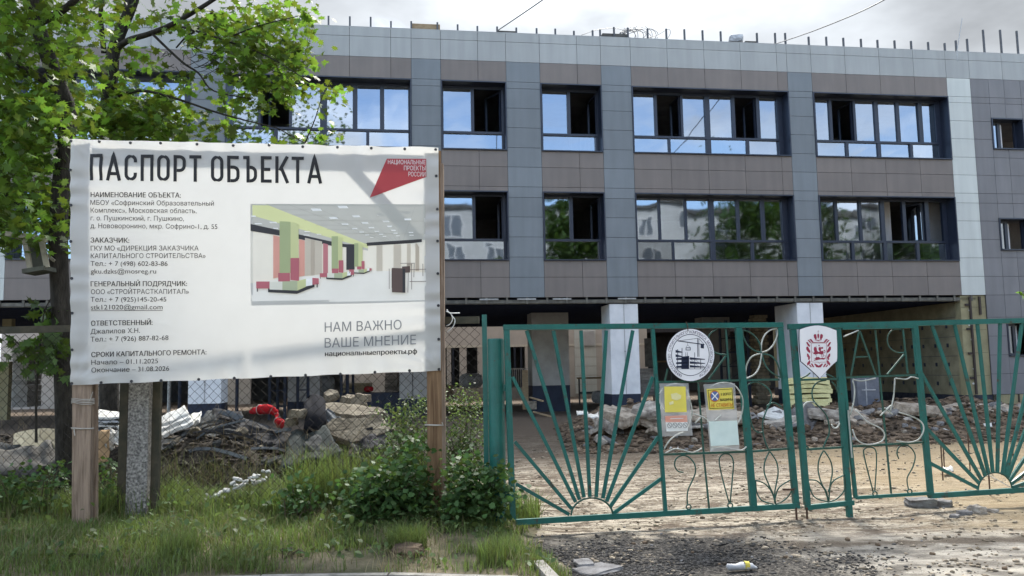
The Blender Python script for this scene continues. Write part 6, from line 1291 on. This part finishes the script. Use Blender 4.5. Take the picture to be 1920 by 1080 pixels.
def pxs(ells, per, Ylo, Yhi, twig=.22, per_twig=9):
    "leaf centres gathered on twigs that fill pixel ellipses at a range of distances"
    out = []
    for cx, cy, rx, ry, dn in ells:
        nt = max(1, int(rx * ry * math.pi / per * dn / per_twig))
        for _ in range(nt):
            a = rg.uniform(0, 2 * math.pi); q = math.sqrt(rg.uniform(0, 1)); Y = rg.uniform(Ylo, Yhi); p = P(cx + rx * q * math.cos(a), cy + ry * q * math.sin(a), Y)
            d = rg.normal(0, twig, (per_twig, 3)); d[:, 2] *= .45; d[:, 2] -= .5 * np.abs(d[:, 0]); d[:, 1] *= 1.0; out.append(np.array(p)[None] + d)
    return np.concatenate(out)
def limb(mb, pts, r0, r1): 
    q = smooth([P(*p) if not isinstance(p, Vector) else p for p in pts], 5); n = len(q); mb.tube(q, [r0 + (r1 - r0) * i / (n - 1) for i in range(n)], 10)
# maple in front of the fence line, trunk leaning left
b_ = P(122, 860, 9.7); b_.z = .2
T1 = empty('maple_tree', b_); tag(T1, 'tall maple whose dark trunk leans up behind the left edge of the banner', 'tree'); mI = Matrix.Translation(-T1.location)
mb = MB(); limb(mb, [(124, 915, 9.7), (122, 760, 9.7), (116, 620, 9.7), (110, 480, 9.68), (113, 360, 9.66), (128, 222, 9.62), (112, 165, 9.6), (92, 112, 9.55), (70, 45, 9.5), (60, 0, 9.45), (50, -90, 9.4), (30, -260, 9.3)], .115, .07)
o = mb.build('trunk', M_bark, T1, smooth=True); o.data.transform(mI)
mb = MB(); limb(mb, [(112, 170, 9.6), (60, 140, 9.4), (25, 112, 9.2), (2, 88, 9.1), (-60, 40, 8.9)], .03, .015); o = mb.build('limb', M_bark, T1, smooth=True); o.data.transform(mI)
mb = MB(); limb(mb, [(92, 160, 9.6), (75, 140, 9.6), (45, 120, 9.7), (10, 70, 9.8)], .02, .008); o = mb.build('limb', M_bark, T1, smooth=True); o.data.transform(mI)
mb = MB(); limb(mb, [(70, 45, 9.5), (130, 10, 9.3), (190, -60, 9.1), (260, -160, 8.9)], .05, .02); o = mb.build('limb', M_bark, T1, smooth=True); o.data.transform(mI)
mb = MB(); limb(mb, [(110, 480, 9.68), (70, 420, 9.5), (30, 380, 9.4), (-20, 350, 9.3)], .028, .012); o = mb.build('limb', M_bark, T1, smooth=True); o.data.transform(mI)
E1 = [(35, 60, 65, 75, 1), (110, 70, 45, 70, .7), (40, 200, 70, 60, 1), (115, 190, 60, 55, .8), (35, 330, 52, 75, 1.1), (30, 415, 42, 52, 1.0), (72, 385, 24, 50, .7), (90, 290, 30, 40, .5), (165, 25, 45, 28, .6), (-80, 200, 90, 260, .7), (80, -120, 220, 100, .7), (-100, -150, 150, 130, .5), (20, 262, 60, 40, 1)]
c1 = pxs(E1, 22, 8.7, 11.2, .19, 8); o = leaves('crown', c1 - np.array(b_)[None], rg.uniform(.07, .145, len(c1)), M_leaf, T1)
b_ = P(200, 820, 13.10); b_.z = .6
T2 = empty('maple_tree', b_); tag(T2, 'forked maple behind the banner with a long limb reaching right over the roofline', 'tree'); mI = Matrix.Translation(-T2.location)
mb = MB(); limb(mb, [(206, 880, 13.10), (204, 700, 13.10), (202, 480, 13.10), (201, 262, 13.10), (203, 190, 13.10), (209, 130, 13.10), (214, 92, 13.10), (230, 50, 13.10), (250, 0, 13.00), (275, -90, 12.90), (300, -250, 12.70)], 0.15, .07); o = mb.build('trunk', M_bark, T2, smooth=True); o.data.transform(mI)
mb = MB(); limb(mb, [(214, 96, 13.10), (240, 76, 13.00), (284, 62, 12.90), (333, 40, 12.80), (402, -2, 12.70), (480, -60, 12.50), (560, -130, 12.30)], .055, .022); o = mb.build('limb', M_bark, T2, smooth=True); o.data.transform(mI)
mb = MB(); limb(mb, [(195, 100, 13.10), (191, 60, 13.00), (189, 20, 12.90), (196, -60, 12.80)], .045, .03); o = mb.build('limb', M_bark, T2, smooth=True); o.data.transform(mI)
mb = MB(); limb(mb, [(228, 50, 13.10), (236, 20, 13.20), (238, -10, 13.30)], .05, .04); o = mb.build('limb', M_bark, T2, smooth=True); o.data.transform(mI)
mb = MB(); limb(mb, [(330, 90, 12.80), (350, 68, 12.80), (366, 58, 12.80), (400, 20, 12.70)], .012, .02); o = mb.build('limb', M_bark, T2, smooth=True); o.data.transform(mI)
mb = MB(); limb(mb, [(284, 62, 12.90), (340, 115, 12.70), (372, 137, 12.60), (400, 170, 12.50), (470, 185, 12.30)], .022, .008); o = mb.build('limb', M_bark, T2, smooth=True); o.data.transform(mI)
mb = MB(); limb(mb, [(203, 190, 13.10), (260, 170, 12.80), (330, 185, 12.50), (420, 215, 12.20), (520, 240, 12.00)], .03, .008); o = mb.build('limb', M_bark, T2, smooth=True); o.data.transform(mI)
mb = MB(); limb(mb, [(340, 50, 12.80), (420, 75, 12.60), (500, 105, 12.40), (575, 150, 12.20)], .02, .006); o = mb.build('limb', M_bark, T2, smooth=True); o.data.transform(mI)
mb = MB(); limb(mb, [(420, 75, 12.60), (480, 50, 12.50), (560, 30, 12.30)], .014, .006); o = mb.build('limb', M_bark, T2, smooth=True); o.data.transform(mI)
mb = MB(); limb(mb, [(572, 268, 12.10), (590, 225, 12.10), (605, 180, 12.10), (622, 150, 12.10)], .010, .004); o = mb.build('limb', M_bark, T2, smooth=True); o.data.transform(mI)
mb = MB(); limb(mb, [(520, 240, 12.00), (560, 262, 12.05), (572, 268, 12.10)], .008, .008); o = mb.build('limb', M_bark, T2, smooth=True); o.data.transform(mI)
mb = MB(); r = random.Random(8)
for i in range(26):     # the bare twigs
    x, y = r.uniform(320, 420), r.uniform(80, 145); pts = [(x, y, 12.60)]
    for k in range(3): x += r.uniform(-22, 22); y += r.uniform(-14, 12); pts.append((x, y, 12.60))
    limb(mb, pts, .006, .003)
o = mb.build('bare_twigs', M_bark, T2, smooth=True); o.data.transform(mI)
E2 = [(205, 175, 65, 45, .8), (150, 230, 60, 35, 1), (230, 225, 70, 40, 1.1), (270, 245, 70, 20, .9), (300, 170, 60, 42, .55), (310, 215, 70, 40, .9), (385, 238, 50, 22, .5), (230, 20, 40, 28, .5), (255, 110, 45, 30, .45), (320, 25, 50, 28, .35), (385, 45, 45, 38, .6), (440, 60, 48, 50, 1), (500, 50, 48, 45, 1), (478, 120, 55, 38, .9), (540, 110, 40, 38, .7), (565, 85, 28, 25, .5), (566, 65, 24, 40, .5), (520, 165, 50, 24, .75), (430, 185, 40, 22, .5), (470, 195, 34, 16, .45), (440, 250, 34, 13, .5), (490, 252, 28, 10, .5), (592, 160, 22, 18, .6), (622, 175, 14, 24, .5), (600, 232, 18, 20, .45), (575, 256, 26, 10, .6), (555, 15, 34, 20, .5), (585, 32, 18, 16, .5), (540, 175, 34, 16, .5), (380, 130, 40, 40, .12), (300, -110, 200, 70, .7), (480, -90, 130, 70, .7), (250, -250, 300, 90, .5)]
c2 = np.concatenate([pxs(E2[:-3], 23, 12.2, 14.4, .17, 7), pxs(E2[-3:], 45, 14.5, 17.0, .3)]); o = leaves('crown', c2 - np.array(b_)[None], rg.uniform(.085, .18, len(c2)), M_leaf, T2)
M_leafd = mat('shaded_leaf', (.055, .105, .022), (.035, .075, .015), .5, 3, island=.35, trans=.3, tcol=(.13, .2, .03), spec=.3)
b_ = P(68, 815, 9.5); b_.z = .25; SP = empty('maple_sapling', b_); tag(SP, 'thin maple sapling with drooping leaves left of the banner post', 'sapling'); mI = Matrix.Translation(-b_)
mb = MB(); limb(mb, [(68, 830, 9.5), (68, 740, 9.5), (74, 660, 9.5), (82, 590, 9.5), (95, 560, 9.5)], .016, .006); limb(mb, [(72, 690, 9.5), (30, 640, 9.4), (5, 625, 9.3)], .008, .004); o = mb.build('trunk', M_bark, SP); o.data.transform(mI)
c3 = pxs([(88, 580, 26, 20, .8), (92, 650, 28, 38, .9), (95, 695, 22, 24, .8), (12, 640, 22, 16, .6), (12, 668, 10, 12, .5), (70, 615, 20, 14, .5)], 60, 9.2, 9.7, .10, 6); o = leaves('crown', c3 - np.array(b_)[None], rg.uniform(.10, .16, len(c3)), M_leafd, SP, droop=.95)
# twig tip at the right frame edge
b_ = P(1935, 560, 12); TW = empty('leafy_branch', b_); tag(TW, 'tip of a leafy branch entering at the right frame edge', 'branch'); mb = MB(); limb(mb, [(1990, 520, 12), (1945, 540, 12), (1916, 548, 12)], .012, .004); o = mb.build('twig', M_bark, TW); o.data.transform(Matrix.Translation(-b_)); c4 = pxs([(1922, 545, 10, 12, 1.2), (1960, 535, 25, 22, 1)], 60, 11.9, 12.1, .08, 5); leaves('foliage', c4 - np.array(b_)[None], rg.uniform(.08, .12, len(c4)), M_leaf, TW)

# bird feeder on the trunk
fd_ = empty('bird_feeder', P(62, 512, 9.45)); tag(fd_, 'tilted wooden bird feeder with a flat roof board fixed to the maple trunk', 'bird feeder'); M_feed = mat('grey_pine', (.34, .32, .25), (.22, .2, .15), .85, 6, 6, .3, 30); M_feedd = mat('dark_ply', (.10, .105, .085), (.06, .06, .05), .9, 5)
af = lambda a, b, Y=9.45: P(a / 3.375, 300 + b / 3.375, Y)
def fpart(nm, segs, w, t, m):
    mb = MB()
    for a, b, Y in segs: mb.bar(af(*a, Y), af(*b, Y), w, t, Vector((0, -1, 0)))
    o = mb.build(nm, m, fd_); o.data.transform(Matrix.Translation(-fd_.location)); return o
fpart('roof', [((82, 478), (270, 500), 9.45)], .055, .30, M_feed); fpart('upright', [((158, 502), (190, 690), 9.36)], .055, .03, M_feed); fpart('upright', [((262, 505), (298, 680), 9.36)], .055, .03, M_feed); fpart('back', [((212, 505), (245, 690), 9.55)], .20, .02, M_feedd); fpart('floor', [((180, 712), (318, 690), 9.45)], .05, .26, M_feedd); fpart('bracket', [((300, 600), (345, 640), 9.55)], .03, .03, M_feed)

# shrubs round the right hand post
LEAFO = np.array([(0, -.5), (.20, -.30), (.30, -.02), (.22, .25), (0, .52), (-.22, .25), (-.30, -.02), (-.20, -.30)])
LOBED = np.array([(0, -.45), (.22, -.42), (.30, -.18), (.50, -.02), (.34, .10), (.30, .32), (.12, .28), (0, .52), (-.12, .28), (-.30, .32), (-.34, .10), (-.50, -.02), (-.30, -.18), (-.22, -.42)])
M_shrub = mat('shrub_leaf', (.066, .125, .042), (.04, .085, .03), .5, 3, island=.4, trans=.25, tcol=(.12, .20, .042), spec=.12)
M_shrubl = mat('pale_shrub_leaf', (.10, .145, .06), (.06, .10, .038), .5, 3, island=.4, trans=.3, tcol=(.17, .23, .06), spec=.12)
def shrub(name, label, base, ells, per, Y0, Y1, size, m, shape, nstem=14, cat='shrub', droop=.5, twig=.09):
    b = P(*base); b.z = vz(b.x, b.y) if b.x < 0 else 0; o = empty(name, b); tag(o, label, cat); c = pxs(ells, per, Y0, Y1, twig, 7); c = c[c[:, 2] > b.z + .02]
    mb = MB(); r = random.Random(len(c))
    for k in range(nstem):
        t = c[r.randrange(len(c))]; f = Vector((b.x + (t[0] - b.x) * .35 + r.uniform(-.1, .1), b.y + r.uniform(-.12, .12), b.z - .03)); t = Vector(t); mb.tube([f, f.lerp(t, .5) + Vector((r.uniform(-.06, .06), 0, .06)), t], [.008, .006, .003], 5, cap=False)
    s_ = mb.build('stem', mat('shrub_stem', (.10, .085, .05)), o); s_.data.transform(Matrix.Translation(-b)); leaves('foliage', c - np.array(b)[None], rg.uniform(size * .7, size * 1.3, len(c)), m, o, shape, droop=droop); return o
shrub('currant_bush', 'broad dark green bush spreading left of the orange brown post', (715, 990, 8.3), [(705, 905, 55, 40, 1), (745, 915, 55, 55, 1), (680, 945, 36, 32, .8), (772, 860, 28, 60, .8), (720, 965, 65, 22, .9), (760, 950, 45, 30, .8)], 14, 8.05, 8.6, .062, M_shrub, LOBED)
shrub('currant_bush', 'dark green bush between the orange brown post and the green gate post', (880, 985, 8.3), [(868, 885, 36, 45, .9), (905, 905, 42, 40, .9), (868, 940, 40, 34, .9), (930, 900, 26, 30, .55), (890, 950, 55, 32, .9), (830, 965, 30, 18, .6)], 14, 8.0, 8.45, .062, M_shrub, LOBED)
shrub('spirea_bush', 'paler small leaved bush behind the wire mesh beside the gate post', (870, 930, 9.1), [(872, 800, 34, 60, 1.1), (870, 860, 38, 60, 1.2), (850, 740, 14, 30, .5), (890, 745, 14, 30, .5)], 7, 8.9, 9.4, .038, M_shrubl, LEAFO)
shrub('spirea_bush', 'tall pale small leaved bush behind the mesh left of the orange brown post', (765, 960, 9.2), [(770, 800, 34, 50, .9), (760, 850, 48, 50, 1.1), (780, 755, 22, 30, .6), (745, 900, 45, 40, .9), (730, 770, 20, 26, .4)], 7, 8.95, 9.4, .040, M_shrubl, LEAFO)
shrub('nettle_clump', 'leafy nettle clump near the middle under the banner', (565, 970, 8.5), [(560, 900, 30, 30, .5), (545, 935, 35, 25, .5), (590, 940, 30, 25, .4)], 16, 8.3, 8.7, .07, M_shrub, LEAFO, cat='weed')
shrub('burdock', 'low broad leaved weed at the foot of the left verge', (170, 1040, 7.0), [(170, 1040, 24, 12, .6), (110, 1035, 14, 8, .5)], 40, 6.9, 7.1, .10, M_shrub, LEAFO, nstem=5, cat='weed', droop=.35)
shrub('burdock', 'low broad leaved weed in grass left of the trodden patch', (535, 1025, 7.2), [(540, 1024, 22, 11, .6)], 40, 7.1, 7.3, .09, M_shrub, LEAFO, nstem=5, cat='weed', droop=.35)
shrub('raspberry_shoots', 'leafy green shoots between the left board post and concrete stake', (195, 960, 9.0), [(195, 890, 30, 35, .6), (210, 930, 30, 30, .7)], 16, 8.9, 9.3, .06, M_shrub, LOBED)
shrub('raspberry_shoots', 'shaded leafy shoots left of the left board post', (70, 960, 9.0), [(60, 920, 60, 30, .7), (20, 900, 30, 30, .5), (100, 900, 25, 40, .6)], 16, 8.8, 9.3, .06, M_shrub, LOBED)

# grass
def blades(name, xs, ys, zs, h, w, m, lean=.35):
    n = len(xs); a = rg.uniform(0, 2 * np.pi, n); l = np.abs(rg.normal(0, lean, n)) * h; dx, dy = np.cos(a), np.sin(a); t = a + np.pi / 2 + rg.normal(0, .4, n); wx, wy = np.cos(t) * w / 2, np.sin(t) * w / 2
    V = np.zeros((n, 7, 3))
    for k, (f, ww) in enumerate(((0, 1), (.45, .8), (.8, .45))):
        cx = xs + dx * l * f * f; cy = ys + dy * l * f * f; cz = zs + h * f * (1 - .12 * f)
        V[:, 2 * k] = np.stack([cx - wx * ww, cy - wy * ww, cz], -1); V[:, 2 * k + 1] = np.stack([cx + wx * ww, cy + wy * ww, cz], -1)
    V[:, 6] = np.stack([xs + dx * l, ys + dy * l, zs + h * .88], -1)
    b = np.arange(n)[:, None] * 7; Fc = np.concatenate([b + np.array([[0, 1, 3, 2]]), b + np.array([[2, 3, 5, 4]]), b + np.array([[4, 5, 6, 6]])])
    V = V.reshape(-1, 3); q = np.concatenate([b + np.array([[0, 1, 3, 2]]), b + np.array([[2, 3, 5, 4]])]); tri = b + np.array([[4, 5, 6]])
    me = bpy.data.meshes.new(name); me.vertices.add(len(V)); me.vertices.foreach_set('co', V.astype(np.float32).ravel()); li = np.concatenate([q.ravel(), tri.ravel()]).astype(np.int32)
    me.loops.add(len(li)); me.loops.foreach_set('vertex_index', li); ls = np.concatenate([np.arange(len(q)) * 4, len(q) * 4 + np.arange(len(tri)) * 3]).astype(np.int32); me.polygons.add(len(ls)); me.polygons.foreach_set('loop_start', ls); me.materials.append(m); me.update(calc_edges=True)
    return link(name, me)
M_grass = mat('grass_blade', (.125, .165, .055), (.07, .11, .032), .6, .9, 4, island=.45, trans=.30, tcol=(.22, .29, .065), spec=.25, lo=.3, hi=.7)
M_dry = mat('straw_blade', (.26, .225, .13), (.19, .16, .085), .7, 3, island=.3, trans=.25, tcol=(.26, .22, .11))
def field(n, x0, x1, t0, t1, dens):
    xs = rg.uniform(x0, x1, n); tt = rg.uniform(t0, t1, n); ys = np.array([kerb_y(x) + .08 + t * (9.6 - kerb_y(x)) for x, t in zip(xs, tt)]); d = np.array([dens(x, y) for x, y in zip(xs, ys)]); k = rg.uniform(0, 1, n) < d
    xs, ys = xs[k], ys[k]; return xs, ys, np.array([vz(x, y) for x, y in zip(xs, ys)])
def bare(x, y):      # trodden patch and thin edge along the kerb
    a = ((x + 1.15) / .85) ** 2 + ((y - 7.0) / .34) ** 2; v = min(1, max(.05, (a - .55 + .5 * nz3(x * 2.4, y * 2.4)) * 1.2)); b = ((x + .55) / .6) ** 2 + ((y - 7.5) / .3) ** 2; v *= min(1, max(.12, (b - .3 + .4 * nz3(x * 3, y * 3, 4)) * 1.3))
    k = kerb_y(x); v *= sst(k + .02, k + .32, y) * .75 + .25 * (nz3(x * 3, y * 3, 9) > -.1)
    return v * (1 if x < verge_edge(y) - .02 + .1 * nz3(x * 5, y * 5) else 0) * (.55 + .45 * sst(-.35, .25, nz3(x * 1.6, y * 1.6, 2)))
xs, ys, zs = field(50000, -7.5, .5, 0, .80, bare); hh = rg.uniform(.04, .13, len(xs)) * (1 + .9 * np.array([max(0, nz3(x * 1.5, y * 1.5, 6)) for x, y in zip(xs, ys)]))
gr = blades('grass', xs, ys, zs, hh, rg.uniform(.005, .011, len(xs)), M_grass, .55); tag(gr, kind='stuff')
xs, ys, zs = field(26000, -7.5, .25, .70, 1.0, lambda x, y: (.9 if x < -.2 else .6) * (.35 + .65 * sst(-.3, .3, nz3(x * 1.3, y * 1.3, 3)))); hh = rg.uniform(.14, .42, len(xs)) * (.7 + .5 * np.array([sst(-.4, .5, nz3(x * 1.1, y * 1.1, 8)) for x, y in zip(xs, ys)]))
tg = blades('tall_grass', xs, ys, zs, hh, rg.uniform(.005, .011, len(xs)), M_grass, .6); tag(tg, kind='stuff')
xs = rg.uniform(-2.4, -.7, 1700); ys = rg.uniform(8.75, 9.15, 1700); zs = np.array([vz(x, y) for x, y in zip(xs, ys)]); hh = rg.uniform(.4, .85, 1700); rs_ = blades('reed_grass', xs, ys, zs, hh, rg.uniform(.005, .010, 1700), M_grass, .35); tag(rs_, kind='stuff')
xs, ys, zs = field(16000, -7.5, .45, 0, .9, lambda x, y: .6 * sst(-.2, .3, nz3(x * 2, y * 2, 12)) if x < verge_edge(y) else 0); hh = rg.uniform(.04, .22, len(xs))
dg_ = blades('dry_grass', xs, ys, zs, hh, rg.uniform(.003, .006, len(xs)), M_dry, .8); tag(dg_, kind='stuff')
# low broad leaves through the verge
xs, ys, zs = field(5200, -7.5, .3, .05, 1.0, lambda x, y: sst(-.15, .35, nz3(x * 1.7, y * 1.7, 21)) if x < verge_edge(y) - .05 else 0); cc = np.stack([xs, ys, zs + rg.uniform(.02, .20, len(xs)) * np.array([.5 + .9 * sst(7.2, 8.4, y) for y in ys])], -1)
gc = leaves('ground_cover', cc, rg.uniform(.03, .085, len(xs)), M_shrubl, None, LEAFO, droop=.45); tag(gc, kind='stuff')
for i, (x, y) in enumerate(((-.95, 7.35), (-2.9, 7.3), (-.15, 6.9))):    # tussocks
    n = 900 if i == 0 else 500; a = rg.uniform(0, 6.28, n); q = np.sqrt(rg.uniform(0, 1, n)) * .17; xx, yy = x + q * np.cos(a), y + q * np.sin(a); o = blades('grass_tuft', xx - x, yy - y, np.zeros(n) - .01, rg.uniform(.12, .30, n), rg.uniform(.004, .007, n), M_grass, .45); o.location = (x, y, vz(x, y)); tag(o, ['dense grass tuft beside the bare trodden patch', 'dense grass tuft left of centre on the verge', 'grass tuft at the right corner of the verge'][i], 'grass tuft')
xs = rg.uniform(-5, -.9, 2600); ys = rg.uniform(9.2, 10.2, 2600); zs = np.array([gz(x, y) + mound1(x, y) for x, y in zip(xs, ys)]); wg = blades('weeds', xs, ys, zs, rg.uniform(.1, .42, 2600), rg.uniform(.004, .009, 2600), mat('weed_blade', (.13, .14, .055), (.08, .09, .035), .6, 2, island=.5, trans=.2, tcol=(.2, .22, .07)), .6); tag(wg, kind='stuff')

# ------------------------------------------------------------------ across the street (seen in the window panes)
OB = empty('apartment_block', BW @ Vector((8, -44, -H + H)), TH); OB.location.z = 0; tag(OB, 'pale rendered apartment block across the street, mirrored in the window panes', 'building')
M_rend = mat('pale_render', (.50, .51, .51), (.42, .43, .43), .9, .6, 4); M_pvc = mat('white_pvc', (.8, .8, .8)); M_oglass = mat('dark_pane', (.15, .17, .20), (.11, .13, .15), .1, 1, spec=.8)
mb = MB(); mb.box(-36, 46, -12, 0, 0, 15.5); mb.build('wall', M_rend, OB)
mb = MB(); mb.box(-36.3, 46.3, -12.3, .3, 15.5, 15.9); mb.build('roof', M_sheetg, OB)
wf = None
for fl_ in range(5):
    for k in range(24):
        x = -34 + k * 3.35; z = 1.2 + fl_ * 3.0; mb = MB()
        if fl_ in (2, 3, 4) and 3 < k < 21:
            mb.box(x, x + 1.7, .01, .07, z, z + .09); mb.box(x, x + 1.7, .01, .07, z + 1.46, z + 1.55); mb.box(x, x + .09, .01, .07, z + .091, z + 1.459); mb.box(x + 1.61, x + 1.7, .01, .07, z + .091, z + 1.459); mb.box(x + .8, x + .9, .01, .07, z + .091, z + 1.459); w = mb.build('window', M_pvc, OB); mb = MB(); mb.quad((x + .09, .03, z + .09), (x + .8, .03, z + .09), (x + .8, .03, z + 1.46), (x + .09, .03, z + 1.46)); mb.quad((x + .9, .03, z + .09), (x + 1.61, .03, z + .09), (x + 1.61, .03, z + 1.46), (x + .9, .03, z + 1.46)); mb.build('window_pane', M_oglass, w)
def street_tree(label, lx, ly, h, wd, n, seed):
    b = BW @ Vector((lx, ly, 0)); b.z = 0; o = empty('street_tree', b); tag(o, label, 'tree', 'trees across the street'); mb = MB(); mb.tube([(0, 0, 0), (.1, 0, h * .5), (0, .1, h * .9)], [.22, .15, .03], 8); mb.build('trunk', M_bark, o)
    g2 = np.random.default_rng(seed); k = 46; cz = g2.uniform(.25, 1, k); cr = wd * np.sqrt(np.clip(1 - ((cz - .5) / .55) ** 2, .05, 1)); a = g2.uniform(0, 6.28, k); cc = np.stack([np.cos(a) * cr * .7, np.sin(a) * cr * .7, cz * h], -1); c = (cc[g2.integers(0, k, n)] + g2.normal(0, wd * .22, (n, 3))); leaves('crown', c, g2.uniform(.3, .6, n), M_leafd, o, LEAFO)
street_tree('tall tree across the street mirrored in the second lower window', 10.5, -36, 14.5, 3.2, 6000, 3); street_tree('broad tree across the street mirrored in the long lower window', 27, -37, 16.0, 5.6, 9000, 5); street_tree('low tree across the street mirrored beside the banner', 4.0, -30, 8.0, 2.2, 1800, 7); street_tree('tree across the street mirrored furthest right', 40, -38, 13.0, 4.5, 6000, 9)
